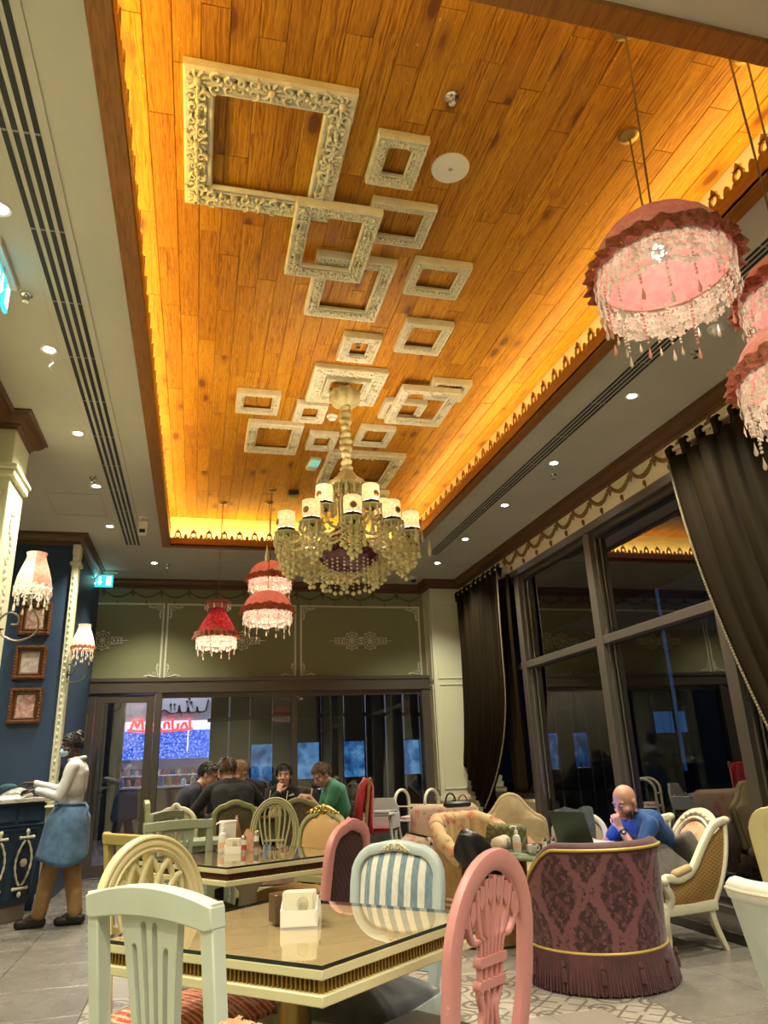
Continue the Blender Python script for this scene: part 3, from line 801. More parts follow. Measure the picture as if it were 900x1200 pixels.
# slot air diffusers
def slot_vent(x0, x1, y0, y1, label):
    t = thing('slot_diffuser', label, 'air vent', ((x0+x1)/2, (y0+y1)/2, ZC)); W = x1-x0; L = y1-y0
    MB().bbox(-W/2-.03, W/2+.03, -L/2-.03, L/2+.03, -.006, -.001, .002).obj('vent_plate', M['ceil'], t)
    n = 4; sl = MB().box(-W*.066, W*.066, -L/2, L/2, -.0085, -.004).mesh('slot', M['black'], 0)
    for k in range(n): link('slot', sl, t, (-W/2+W*(k+.5)/n, 0, 0))
    fin = MB()
    for k in range(n):
        for j in range(int(L/.62)): fin.box(-W/2+W*(k+.5)/n-W*.066, -W/2+W*(k+.5)/n+W*.066, -L/2+.62*j, -L/2+.62*j+.012, -.0090, -.0045)
    fin.obj('slot_bridge', Mat('vent_grey', (.30, .29, .25), .5), t, 0)
slot_vent(-.935, -.755, .2, 8.90, 'long four-slot air vent in the ceiling on the panelled wall side')
slot_vent(2.89, 3.035, .2, 8.93, 'long four-slot air vent in the ceiling on the window side')
# access panels
def hatch(x0, x1, y0, y1, label):
    mb = MB().sweep([(x0, y0, ZC-.003), (x1, y0, ZC-.003), (x1, y1, ZC-.003), (x0, y1, ZC-.003)], rect(.014, .008, .002), (0, 0, 1), closed=True)
    mb.box(x0+.012, x1-.012, y0+.012, y1-.012, ZC-.004, ZC-.0005)
    tag(mb.obj('access_panel', M['ceil'], None, 0), label, 'ceiling panel')
hatch(-1.54, -1.03, 7.20, 7.86, 'flush ceiling access panel on the panelled wall side')
hatch(-.10, .58, 9.10, 9.76, 'flush ceiling access panel beyond the coffer')
# exit signs
M['exit'] = Mat('exit_green', (.0, .25, .19), .3, emit=(.03, .40, .42), estr=1.0)
M['exitw'] = Mat('exit_white', (.8, .9, .88), .3, emit=(.75, 1, .95), estr=1.6)
def exit_sign(loc, rz, label, w=.34, h=.17):
    t = thing('exit_sign', label, 'sign', loc, rz)
    MB().bbox(-w/2-.05, w/2+.05, -.035, .035, .115, .15, .004).obj('housing', M['white'], t)
    MB().box(-.008, .008, -.012, .012, .08, .12).obj('bracket', M['white'], t)
    MB().bbox(-w/2, w/2, -.010, .010, -h+.09, .09, .002).obj('panel', M['exit'], t, 0)
    mb = MB()
    for s in (-1, 1):
        y = s*.0112; zc = .09-h/2; a, b = (y-.0008, y+.0008)
        mb.prism([(-.145*s, zc-.060), (-.085*s, zc-.060), (-.085*s, zc+.060), (-.145*s, zc+.060)], a, b)     # door
        mb.prism([(-.012, zc-.010), (.012, zc-.010), (.012, zc+.060), (-.012, zc+.060)], a, b)               # arrow shaft
        mb.prism([(-.035, zc-.010), (0, zc-.058), (.035, zc-.010)], a, b)
        q = lambda x, z: (x*s+.095*s, z+zc)
        for pts, r in (([q(.02, .035), q(0, -.005)], .010), ([q(0, -.005), q(.022, -.025), q(.012, -.055)], .008), ([q(0, -.005), q(-.022, -.015), q(-.045, -.045)], .008),
                       ([q(.017, .03), q(-.012, .028), q(-.028, .008)], .006), ([q(.017, .03), q(.04, .018), q(.046, .038)], .006)):
            mb.tube([(x, y, z) for x, z in pts], r, 5)
        hx, hz = q(.026, .052); mb.ball((hx, y, hz), (.011, .004, .011), 8, 5)
    mb.obj('pictogram', M['exitw'], t)
exit_sign((-1.36, 10.2, ZC-.15), 0, 'glowing green exit sign with running figure and arrow by the far wall')
exit_sign((-1.12, 3.62, ZC-.15), pi/2, 'green exit sign seen edge-on near the panelled wall', .32, .16)
lamp('exit_glow', 'POINT', (-1.41, 10.12, ZC-.10), 0.5, (.1, 1, .9), .03)
# sprinklers, detectors, speaker, camera
def sprinkler(x, y, z, label):
    mb = MB().lathe([(.035, 0), (.033, -.008), (.020, -.014)], 18).lathe([(.008, -.01), (.008, -.03), (.004, -.032)], 10)
    for s in (-1, 1): mb.tube([(s*.010, 0, -.014), (s*.018, 0, -.030), (s*.004, 0, -.046)], .003, 5)
    mb.lathe([(.018, -.046), (.018, -.049), (.002, -.050)], 12)
    small('sprinkler', label, 'sprinkler', (x, y, z), mb, M['chrome'])
sprinkler(1.07, 2.49, ZW, 'chrome sprinkler head on the boards before the round speaker')
sprinkler(1.07, 4.70, ZW, 'sprinkler head inside a small carved frame')
sprinkler(-1.06, 3.90, ZC, 'small round sprinkler by the edge-on exit sign')
sprinkler(-1.04, 6.74, ZC, 'sprinkler beside the fourth downlight on the panelled wall side')
sprinkler(-.47, 9.80, ZC, 'sprinkler next to the downlight by the far exit sign')
sprinkler(3.25, 3.74, ZC, 'sprinkler under the pink pendant lamp, window side')
sprinkler(3.30, 6.02, ZC, 'sprinkler beside a downlight in the window row')
mb = MB().lathe([(.105, 0), (.103, -.008), (.094, -.012), (.002, -.013)], 40); mb.mat(1)
mb.lathe([(.012, -.0125), (.010, -.0145), (.001, -.0145)], 10)
small('ceiling_speaker', 'round white speaker grille set into the boarded ceiling', 'speaker', (1.21, 2.92, ZW), mb, [M['white'], M['steel']])
def detector(x, y, z, r, label):
    mb = MB().lathe([(r, 0), (r, -.014), (r*.86, -.020), (r*.72, -.022), (r*.66, -.040), (r*.40, -.048), (.002, -.049)], 26)
    small('smoke_detector', label, 'detector', (x, y, z), mb, M['white'])
detector(1.09, 5.96, ZW, .052, 'white smoke detector on the boards among the carved frames')
detector(3.21, 3.45, ZC, .060, 'white smoke detector behind the big pink lamp')
mb = MB().bbox(-.065, .065, -.065, .065, -.012, 0, .004)
for k in range(3): mb.box(-.045, .045, -.045+.035*k, -.030+.035*k, -.015, -.011)
small('square_vent', 'white square vent inside a small carved frame', 'vent', (1.07, 6.38, ZW), mb, M['white'])
t = thing('emergency_light', 'white emergency light with a green diffuser on the boards', 'light', (1.08, 7.05, ZW), .06)
MB().bbox(-.055, .055, -.15, .15, -.045, -.001, .006).obj('housing', M['white'], t)
MB().bbox(-.050, .050, -.145, .02, -.056, -.044, .004).obj('diffuser', Mat('green_diffuser', (.25, .62, .52), .3, emit=(.2, .8, .65), estr=.25), t)
mb = MB().bbox(-.06, .06, -.07, .07, -.05, -.001, .004).bbox(-.045, .045, -.055, .055, -.056, -.049, .003)
small('junction_box', 'small dark box on the boards left of the chandelier lamps', 'box', (.98, 7.97, ZW), mb, M['dark'])
t = thing('dome_camera', 'white dome camera by the corner pilaster cornice', 'camera', (3.05, 10.15, ZC))
MB().lathe([(.062, 0), (.060, -.035), (.050, -.045), (.002, -.046)], 24).obj('housing', M['white'], t)
MB().lathe([(.042, -.044), (.038, -.066), (.022, -.082), (.002, -.087)], 20).obj('dome', Mat('smoked_dome', (.03, .03, .03), .1), t)
t = thing('motion_sensor', 'white swivel sensor hanging beside the slot vent', 'sensor', (-.66, 7.83, ZC))
MB().lathe([(.05, 0), (.048, -.012), (.014, -.018), (.012, -.06), (.002, -.062)], 18).obj('mount', M['white'], t)
mb = MB().bbox(-.045, .045, -.035, .03, -.21, -.055, .012); mb.obj('body', M['white'], t)
MB().bbox(-.030, .030, -.041, -.033, -.19, -.15, .004).obj('window', M['black'], t)

def silk(name, col, col2=None, tr=0.45, pat=0.0, glow=None, gs=0.0, scale=30):
    m = Mat(name, col, 0.75, sheen=.2); v = m.co('Object')
    c = m.ramp(m.noise(v, scale, 3, .6, .8), [(0.42, col2 or tuple(q*.7 for q in col)), (0.58, col)])
    m.base(c)
    if glow: m.b.inputs['Emission Color'].default_value = (*glow, 1); m.b.inputs['Emission Strength'].default_value = gs
    t = m.n('ShaderNodeBsdfTranslucent'); m.l(c, t.inputs[0]); mx = m.n('ShaderNodeMixShader'); mx.inputs[0].default_value = tr
    out = [n for n in m.nt.nodes if n.type == 'OUTPUT_MATERIAL'][0]
    m.l(m.b.outputs[0], mx.inputs[1]); m.l(t.outputs[0], mx.inputs[2]); m.l(mx.outputs[0], out.inputs[0]); return m
M['shade'] = silk('lit_silk', (.86, .80, .62), (.62, .54, .36), .45, glow=(1, .84, .55), gs=.24, scale=45)
# ------------------------------------------------------------------ chandelier
M['pearl'] = Mat('pearl_bead', (0.84, 0.78, 0.46), 0.16, spec=0.8, coat=0.4)
M['drop'] = Mat('glass_drop', (0.66, 0.66, 0.42), 0.06, spec=1.0, coat=0.6)
M['sleeve'] = cloth('ruched_silk', (0.50, 0.46, 0.24), (0.36, 0.31, 0.15), 90, 0.6)
M['purple'] = Mat('purple_glass', (0.13, 0.016, 0.06), 0.10, spec=0.9, coat=0.5)
CHX, CHY = 1.08, 5.30
ch = thing('chandelier', 'big beaded chandelier with lit cream shades hanging from the coffer', 'chandelier', (CHX, CHY, 0))
mb = MB().lathe([(.02, 4.02), (.075, 4.04), (.115, 4.08), (.12, 4.13), (.095, 4.18), (.06, 4.20)], 40, rf=lambda a, z: 1+.13*sin(9*a+20*z)+.06*sin(17*a))
mb.obj('silk_rosette', M['sleeve'], ch, 60)
pr = [(.030+.016*abs(sin(z*52)), z) for z in [3.42+.66*k/120 for k in range(121)]]
MB().lathe(pr, 14, rf=lambda a, z: 1+.22*sin(2*a+z*26)).obj('chain_sleeve', M['sleeve'], ch, 60)
mb = MB().lathe([(.02, 3.46), (.06, 3.44), (.085, 3.40), (.13, 3.36), (.145, 3.33), (.13, 3.325), (.05, 3.33)], 30, rf=lambda a, z: 1+.10*cos(10*a)*(1 if z < 3.4 else .3))
mb.obj('crown', M['sleeve'], ch)
def drop(mb, x, y, z, L, r, seg=6):
    """teardrop hanging from z"""
    mb.lathe([(.0008, 0), (r*.25, -L*.18), (r*.55, -L*.42), (r, -L*.74), (r*.72, -L*.92), (.0008, -L)], seg, (x, y, z), caps=False)
def bead(mb, p, r): mb.ball(p, r, 6, 4)
mb = MB()
for k in range(10):
    a = 2*pi*k/10; mb.tube([(.060*cos(a), .060*sin(a), 3.33), (.075*cos(a), .075*sin(a), 3.15), (.060*cos(a), .060*sin(a), 2.90)], .010, 6)
mb.lathe([(.02, 3.34), (.03, 3.2), (.02, 3.1), (.045, 3.0), (.03, 2.85)], 16); mb.obj('glass_column', M['drop'], ch)
mb = MB()
for k in range(14):
    a = 2*pi*k/14; drop(mb, .135*cos(a), .135*sin(a), 3.33, .10, .014)
    for j in range(9):
        t = j/8; bead(mb, ((.135-.02*sin(pi*t)*3)*cos(a+.05)*(1-t*.35), (.135-.02*sin(pi*t)*3)*sin(a+.05)*(1-t*.35), 3.32-.36*t), .010)
mb.obj('crown_beads', M['drop'], ch, kind='stuff')
# arms
def arm_path(a, r, z0, z1): return [(q*cos(a), q*sin(a), z) for q, z in bez((.05, z0), (r*.45, z0-.10), (r*.85, z0-.12), (r, z1), 12)]
tiers = [(2*pi*(k+.3)/10, .50, 2.90, 2.915) for k in range(10)] + [(2*pi*(k+.1)/5, .30, 3.02, 3.10) for k in range(5)]
sh_me = MB().lathe([(.060, 0), (.066, .004), (.068, .06), (.066, .125), (.060, .128), (.060, .122), (.062, .06), (.058, .004)], 26, caps=False).mesh('shade', M['shade'])
cup_me = MB().lathe([(.006, -.075), (.030, -.06), (.014, -.045), (.012, -.02), (.050, -.012), (.066, -.006), (.066, .0), (.012, .004), (.010, .05)], 20).mesh('cup', Mat('cup_wood', (.05, .03, .02), .3))
br_me = MB().lathe([(.002, .010), (.018, .008), (.024, .002), (.026, 0)], 16).xf(lambda x, y, z: (z, x, y)).mesh('medallion', M['brass'])
bobeche = Mat('bobeche', (.5, .5, .32), .1, coat=.5)
for i, (a, r, z0, z1) in enumerate(tiers):
    ar = MB().tube(arm_path(a, r, z0, z1-.06), .011, 8).obj('arm', M['drop'], ch)
    p = (r*cos(a), r*sin(a), z1)
    link('cup', cup_me, ar, p)
    s = link('shade', sh_me, ch, (p[0], p[1], z1+.008))
    m = link('medallion', br_me, s, (.067*cos(a), .067*sin(a), .045), a)
    lamp('chandelier_bulb', 'POINT', (CHX+p[0], CHY+p[1], z1+.075), 3.2, WARM, .02)
    mb = MB()
    mb.lathe([(.02, -.045), (.085, -.035), (.092, -.028), (.085, -.030), (.02, -.038)], 16, p, rf=lambda t, z: 1+.06*cos(8*t), caps=False)
    for k in range(10):
        t = 2*pi*k/10; drop(mb, p[0]+.085*cos(t), p[1]+.085*sin(t), z1-.03, .075, .0125)
    mb.obj('drop_ring', bobeche if 0 else M['drop'], ar, kind='stuff')
# purple centre
mb = MB(); rr = random.Random(3)
for j in range(6):
    z = 2.74+.045*j; R0 = .185-.022*j
    for k in range(12): mb.ball((R0*cos(2*pi*(k+.5*(j % 2))/12), R0*sin(2*pi*(k+.5*(j % 2))/12), z), .030, 8, 6)
mb.lathe([(.002, 2.625), (.09, 2.635), (.18, 2.67), (.225, 2.715), (.235, 2.735), (.215, 2.74), (.10, 2.73)], 28, rf=lambda a, z: 1+.03*cos(12*a))
mb.obj('purple_bowl', M['purple'], ch)
for k in range(8):
    a = 2*pi*k/8; d = MB(); drop(d, 0, 0, 0, .15, .022, 8); link('pendalogue', d.mesh('pendalogue', M['drop']), ch, (.245*cos(a), .245*sin(a), 2.88))
for k in range(10):
    a = 2*pi*(k+.3)/10; d = MB(); drop(d, 0, 0, 0, .14, .020, 8); link('pendalogue', d.mesh('pendalogue', M['drop']), ch, (.63*cos(a+.2), .63*sin(a+.2), 2.86))
# strands: looping swags between cups, and hanging clusters under each cup
mb = MB()
for i in range(10):
    a, r, z0, z1 = tiers[i]; a2 = tiers[(i+1) % 10][0]+(2*pi if i == 9 else 0)
    for sag, rr_ in ((.09, r), (.15, r*.97)):
        for k in range(17):
            t = k/16; aa = a+(a2-a)*t; bead(mb, (rr_*cos(aa), rr_*sin(aa), z1-.05-sag*(1-(2*t-1)**2)), .0125)
    for k in range(15):
        t = k/14; q = .12+(r-.12)*t; bead(mb, (q*cos(a), q*sin(a), 3.22-.30*t-.13*sin(pi*t)), .0125)
mb.obj('bead_swags', M['pearl'], ch, kind='stuff')
for i in range(10):
    a, r, z0, z1 = tiers[i]; mb = MB()
    for ring, (R0, n, L) in enumerate(((.085, 9, .15), (.05, 6, .20), (.02, 3, .24))):
        for k in range(n):
            t = 2*pi*k/n+ring; x, y = (r-.03)*cos(a)+R0*cos(t), (r-.03)*sin(a)+R0*sin(t)
            L2 = L*(.92+.16*((k*7+i*3) % 5)/5); nb = int(L2/.027)
            for j in range(nb): bead(mb, (x, y, z1-.07-.027*j), .0075 if j % 3 else .012)
            mb.ball((x, y, z1-.07-.027*nb-.006), .018, 8, 6)
    mb.obj('bead_tassel', M['pearl'], ch, kind='stuff')
mb = MB()
for k in range(26):
    a = 2*pi*k/26
    for j in range(6): bead(mb, ((.20+.01*(k % 2))*cos(a), (.20+.01*(k % 2))*sin(a), 2.68-.028*j), .009)
    mb.ball((.205*cos(a), .205*sin(a), 2.68-.028*6-.008*(k % 3)), .018, 8, 6)
mb.obj('bead_fringe', M['pearl'], ch, kind='stuff')

# ------------------------------------------------------------------ pendant lamps and sconces
M['pink'] = silk('pink_silk', (.88, .60, .55), (.78, .46, .42)); M['lining'] = silk('pink_lining', (.72, .33, .34), (.62, .25, .27), .3)
M['ruffle'] = silk('copper_ruffle', (.50, .19, .11), (.30, .09, .05), .35, scale=60)
M['lace'] = silk('white_lace', (.88, .85, .80), (.78, .74, .68), .45); M['red'] = silk('claret_silk', (.48, .06, .08), (.20, .015, .025), .45)
M['beadpink'] = Mat('pink_bead', (.66, .33, .29), .15, coat=.4); M['beadclear'] = Mat('clear_bead', (.72, .68, .60), .1, coat=.5)
M['cord'] = Mat('brass_cord', (.20, .12, .04), .5)
M['bulb'] = Mat('warm_bulb', (1, 1, 1), .3, emit=(1, .85, .65), estr=30)
def lace_net():
    m = bpy.data.materials.new('lace_net'); m.use_nodes = True; nt = m.node_tree; b = nt.nodes['Principled BSDF']
    b.inputs['Base Color'].default_value = (.62, .57, .50, 1); b.inputs['Roughness'].default_value = .9
    t = nt.nodes.new('ShaderNodeBsdfTransparent'); mx = nt.nodes.new('ShaderNodeMixShader'); mx.inputs[0].default_value = .3
    out = [n for n in nt.nodes if n.type == 'OUTPUT_MATERIAL'][0]
    nt.links.new(t.outputs[0], mx.inputs[1]); nt.links.new(b.outputs[0], mx.inputs[2]); nt.links.new(mx.outputs[0], out.inputs[0]); return m
M['net'] = lace_net()
def flower(mb, c, a, r, tilt=0.0):
    """flat lace blossom facing outward at angle a"""
    vs = [(c[0]+.006*cos(a), c[1]+.006*sin(a), c[2])]; n = 20
    for k in range(n):
        t = 2*pi*k/n; q = r*(.62+.38*abs(cos(2.5*t))); u, v = q*cos(t), q*sin(t)
        vs.append((c[0]-u*sin(a), c[1]+u*cos(a), c[2]+v))
    mb.add(vs, [(0, 1+k, 1+(k+1) % n) for k in range(n)])
def pendant(label, x, y, zr, R, hgt, zcan, style='dome', col='pink', strands=14, drop_skirt=.16, near=False, power=5, xc=None, yc=None):
    t = thing('pendant_lamp', label, 'lamp', (x, y, zr), 0, 'fringed fabric pendant lamps')
    sh = M['pink'] if col == 'pink' else M['red']
    if style == 'dome':
        pr = [(R*cos(q), hgt*sin(q)**.9) for q in [radians(k) for k in range(0, 86, 5)]]+[(.035, hgt*1.0)]
    else:
        pr = [(R, 0), (R*.97, .05), (R*.86, hgt*.28), (R*.68, hgt*.48), (R*.48, hgt*.66), (R*.36, hgt*.78), (R*.36, hgt*.86), (R*.52, hgt*.96), (R*.62, hgt)]
    nf = 12
    rf = lambda a, z: 1+.022*abs(sin(nf*a/2))*(1 if z > .02 else .4)+.006*sin(31*a)
    MB().lathe(pr, 96 if near else 60, rf=rf, caps=False).obj('shade', sh, t, 60)
    MB().lathe([(r*.965, z*.965) for r, z in pr], 48, caps=False).obj('lining', M['lining'], t, 60)
    mb = MB(); n = 312 if near else 156; rs = []
    for (dr, z, w_) in ((.004, .062, .004), (.022, .045, .012), (.016, .02, .016), (.034, -.012, .020)):
        rs.append([((R*1.0+dr+w_*sin(k*2*pi/n*26+z*30))*cos(2*pi*k/n), (R+dr+w_*sin(k*2*pi/n*26+z*30))*sin(2*pi*k/n), z+.007*sin(k*2*pi/n*17)) for k in range(n)])
    mb.rings(rs, caps=False); mb.obj('ruffle', M['ruffle'], t, 70)
    mb = MB().tube([(R*.97*cos(a), R*.97*sin(a), -.004) for a in [2*pi*k/48 for k in range(48)]], .006, 6, closed=True); mb.obj('rim_cord', M['beadpink'], t)
    # lace skirt
    MB().lathe([(R*1.0, .0), (R*1.0, -drop_skirt*.82)], 64, caps=False).obj('lace_net', M['net'], t)
    mb = MB(); fr = .021 if near else .024
    rows = max(3, int(drop_skirt/(fr*1.65))); cnt = int(2*pi*R/(fr*1.75))
    for j in range(rows):
        for k in range(cnt):
            a = 2*pi*(k+.5*(j % 2))/cnt; q = R*.99+.006*sin(a*13+j)
            flower(mb, (q*cos(a), q*sin(a), -.012-fr*1.65*j-(.012*(1+sin(a*9)) if j == rows-1 else 0)), a, fr)
    mb.obj('lace_skirt', M['lace'], t, 0, kind='stuff')
    bl = MB()
    for k in range(strands):
        a = 2*pi*(k+.4)/strands; q = R*.93; L = drop_skirt+.03+.05*((k*5) % 3)/2; mb = MB() if near else bl
        for j in range(int(L/.017)): bead(mb, (q*cos(a), q*sin(a), .0-.017*j), .0058 if near else .007)
        drop(mb, q*cos(a), q*sin(a), -L, .055, .0085, 6)
        if near: mb.obj('bead_strand', M['beadpink'] if k % 2 else M['beadclear'], t)
    if not near: bl.obj('bead_strands', M['beadclear'], t, kind='stuff')
    mb = MB().lathe([(.004, hgt*.62), (.016, hgt*.60), (.018, hgt*.48), (.002, hgt*.46)], 10); mb.obj('socket', M['brass'], t)
    MB().ball((0, 0, hgt*.34), (.028, .028, .036), 12, 8).obj('bulb', M['bulb'], t)
    if style == 'bell':
        mb = MB(); 
        for k in range(10):
            a = 2*pi*k/10; drop(mb, R*.62*cos(a), R*.62*sin(a), hgt*.99, .08, .012)
        mb.obj('top_drops', M['beadclear'], t, kind='stuff')
        MB().lathe([(R*.60, hgt*.95), (R*.68, hgt*1.0), (R*.62, hgt*1.03)], 48, rf=lambda a, z: 1+.05*sin(16*a), caps=False).obj('top_ruffle', M['ruffle'], t, 60)
    bro = MB().xf(lambda x, y, z: (x, y, z)); bro.lathe([(.034, 0), (.030, .006), (.016, .010), (.002, .012)], 14).xf(lambda x_, y_, z_: (x_, -R*.985-z_, y_+.052)); bro.obj('brooch', M['brass'], t)
    xc = x if xc is None else xc; yc = y if yc is None else yc
    MB().tube([(0, 0, hgt*.9), (xc-x, yc-y, zcan-zr)], .0045 if near else .005, 6).obj('cord', M['cord'], t)
    MB().lathe([(.002, -.03), (.03, -.028), (.052, -.014), (.055, 0)], 22, (xc-x, yc-y, zcan-zr)).obj('canopy', M['brass'], t)
    lamp('pendant_bulb', 'POINT', (x, y, zr+hgt*.22), power, WARM, .03)
    return t
pendant('large pink dome lamp nearest the camera, whole in view', 1.695, 2.03, 3.00, .258, .255, ZW, near=True, strands=16, xc=1.72, yc=2.0, power=1.7)
pendant('pink dome lamp hidden behind the large near one, only its cord showing', 2.06, 2.52, 3.35, .235, .22, ZW, power=3)
pendant('higher of two pink lamps cut off at the picture edge', 2.39, 2.06, 3.0, .25, .21, ZW, near=False, strands=14, drop_skirt=.09, xc=2.345, yc=1.99, power=1.5)
pendant('lower of two pink lamps cut off by the window curtain', 2.12, 1.88, 2.50, .25, .23, ZW, near=False, strands=14, power=1.7)
pendant('claret bell-shaped pendant lamp with a flared top', .175, 8.50, 2.655, .225, .40, ZW, 'bell', 'red', 12, .10, power=5, xc=.19, yc=8.45)
pendant('pink dome lamp, lower of the far stacked pair', .70, 7.95, 2.835, .265, .25, ZW, strands=14, drop_skirt=.13, power=6, xc=.73, yc=7.93)
pendant('pink dome lamp, upper of the far stacked pair', .765, 8.42, 3.315, .25, .24, ZW, strands=14, drop_skirt=.12, power=5, xc=.74, yc=8.36)

M['litshade'] = silk('sconce_silk', (.66, .60, .45), (.54, .48, .34), .4, glow=(1, .84, .58), gs=.22)
M['pinklit'] = silk('pink_panel_silk', (.52, .27, .20), (.40, .18, .13), .4, glow=(1, .55, .38), gs=.12)
M['iron'] = Mat('aged_iron', (.20, .17, .12), .45, .6)
def sconce(label, x, y, z, sc, wall_dx, pinkside=False, gs=1.0):
    """scroll bracket lamp; shade base centre at (x, y, z); wall lies at x+wall_dx"""
    t = thing('wall_lamp', label, 'lamp', (x, y, z))
    R, H = .115*sc, .26*sc
    pr = [(R, 0), (R*1.02, H*.10), (R*.95, H*.30), (R*.78, H*.55), (R*.60, H*.78), (R*.54, H*.90), (R*.60, H)]
    mb = MB()
    mb.lathe(pr, 48, rf=lambda a, q: 1+.05*abs(sin(4*a)), caps=False)
    if pinkside:
        for i, f in enumerate(mb.f):
            cx = sum(mb.v[k][0] for k in f)/len(f)
            if cx > .012: mb.mi[i] = 1
    mb.obj('shade', [M['litshade'], M['pinklit']] if pinkside else M['litshade'], t, 60)
    mb = MB().lathe([(R*1.03, .02*sc), (R*1.10, .0), (R*1.04, -.02*sc)], 60, rf=lambda a, q: 1+.05*sin(14*a), caps=False); mb.obj('ruffle', M['lace'] if pinkside else M['ruffle'], t, 60)
    mb = MB()
    for k in range(14):
        a = 2*pi*k/14; L = (.05+.03*(k % 3))*sc
        for j in range(int(L/.012)): bead(mb, (R*.98*cos(a), R*.98*sin(a), -.02*sc-.012*j), .006*sc)
        drop(mb, R*.98*cos(a), R*.98*sin(a), -.02*sc-L, .055*sc, .011*sc)
    mb.obj('bead_fringe', M['beadclear'], t, kind='stuff')
    if pinkside:
        mb = MB()
        for k in range(9):
            a = 2*pi*k/9; mb.tube([(R*1.06*cos(a)-u*sin(a)*sc, R*1.06*sin(a)+u*cos(a)*sc, (-.05+v)*sc) for u, v in scroll((0, 0), .035, 1.4, 1, 14)], .007*sc, 5)
        mb.obj('lace_scrolls', M['lace'], t, kind='stuff')
    # bracket: stem drops from shade, sweeps under and coils
    p = spline([(0, 0, .02), (-.02*sc, 0, -.10*sc), (.055*sc, 0, -.22*sc), (.05*sc, 0, -.33*sc), (-.06*sc, 0, -.385*sc), (-.17*sc, 0, -.34*sc), (-.20*sc, 0, -.25*sc), (-.14*sc, 0, -.185*sc), (-.075*sc, 0, -.21*sc), (-.07*sc, 0, -.265*sc), (-.115*sc, 0, -.27*sc)], 8)
    MB().tube(p, .0075*sc, 8).obj('scroll_bracket', M['iron'], t)
    mb = MB().tube([(-.18*sc, 0, -.31*sc), (wall_dx*.6, 0, -.30*sc), (wall_dx, 0, -.29*sc)], .008*sc, 6); mb.ball((wall_dx, 0, -.29*sc), (.012, .035, .05), 12, 8)
    mb.obj('wall_plate', M['iron'], t)
    MB().ball((0, 0, H*.4), .026*sc, 10, 8).obj('bulb', M['bulb'], t)
    lamp('sconce_bulb', 'POINT', (x, y, z+H*.25), .6*gs, WARM, .03)

sconce('pink and cream fabric wall lamp on a scroll arm, nearer of two', -1.175, 5.50, 2.50, .98, -.26, True, .35)
sconce('small cream bell wall lamp on the blue wall corner', -1.255, 8.58, 2.555, .98, -.13, False, .8)
# pictures on the blue wall
def print_mat(seed, a, b, c):
    m = Mat('old_print', a, .6); v = m.co('Object', (7, 7, 7)); off = m.n('ShaderNodeVectorMath'); off.operation = 'ADD'; m.l(v, off.inputs[0]); off.inputs[1].default_value = (seed, seed*2.3, 0)
    m.base(m.ramp(m.noise(off.outputs[0], 2.2, 4, .6, 1.0), [(.35, a), (.5, b), (.64, c)])); return m
M['picwood'] = woodmat('picture_wood', (.13, .045, .012), (.06, .02, .006), (14, 14, 14), .35)
def wall_picture(label, x, z, w, h, pm):
    t = thing('framed_picture', label, 'picture', (x, 8.60, z), 0, 'framed prints on the blue wall')
    mw = .072; a, b = w/2-mw/2, h/2-mw/2
    pr = [(-mw/2, .0), (-mw/2, -.012), (-mw*.3, -.02), (-mw*.1, -.014), (mw*.2, -.032), (mw*.42, -.036), (mw/2, -.02), (mw/2, 0)]
    MB().sweep([(-a, -.002, -b), (a, -.002, -b), (a, -.002, b), (-a, -.002, b)], [(-p, q) for p, q in pr][::-1], (0, 1, 0), closed=True).obj('frame', M['picwood'], t, 25)
    MB().box(-w/2+mw*.8, w/2-mw*.8, -.010, -.004, -h/2+mw*.8, h/2-mw*.8).obj('print', pm, t, 0)
    mb = MB()
    for sx_ in (-1, 1):
        for k in range(10):
            mb.ball((sx_*(w/2-.022), -.034, -h/2+.03+(h-.06)*k/9), (.014, .008, .020), 6, 4); mb.ball((-w/2+.03+(w-.06)*k/9, -.034, sx_*(h/2-.022)), (.020, .008, .014), 6, 4)
    mb.obj('carved_leaves', M['picwood'], t, kind='stuff')
wall_picture('brown framed reddish print, topmost on the blue wall', -1.775, 2.875, .325, .365, print_mat(1, (.30, .10, .06), (.42, .26, .18), (.52, .46, .38)))
wall_picture('brown framed grey floral print, middle of three', -1.775, 2.40, .325, .365, print_mat(4, (.36, .27, .25), (.42, .34, .31), (.50, .46, .42)))
wall_picture('brown framed pink and white print, lowest of three', -1.77, 1.945, .325, .37, print_mat(7, (.32, .14, .11), (.42, .24, .20), (.55, .47, .42)))
# ------------------------------------------------------------------ furniture
M['paleblue'] = painted('pale_mint_paint', (0.56, 0.62, 0.53), (.30, .17, .08), .76)
M['yelcream'] = painted('yellow_cream_paint', (0.66, 0.59, 0.33), (.36, .24, .10), .76)
M['mustard'] = painted('mustard_paint', (0.42, 0.34, 0.10), (.25, .16, .06), .76)
M['bluegreen'] = painted('grey_green_paint', (0.27, 0.31, 0.215), (.16, .14, .08), .76)
M['oliveg'] = painted('olive_paint', (0.27, 0.27, 0.12), (.18, .12, .05), .76)
M['balloon'] = painted('light_olive_paint', (0.40, 0.385, 0.20), (.22, .16, .07), .76)
M['pinkpaint'] = painted('pink_paint', (0.56, 0.235, 0.225), (.66, .55, .46), .655)
M['skyblue'] = painted('sky_blue_paint', (0.42, 0.50, 0.50), (.62, .58, .48), .74)
M['ivory'] = painted('ivory_paint', (0.70, 0.66, 0.49), (.38, .28, .14), .77)
M['tabcream'] = painted('table_cream_paint', (0.60, 0.56, 0.32), (.36, .26, .10), .78)
M['natwood'] = woodmat('oak', (.32, .17, .07), (.22, .11, .04), (12, 12, 2), .4)
M['darkwood'] = woodmat('dark_wood', (.09, .045, .02), (.05, .022, .01), (12, 12, 2), .4)
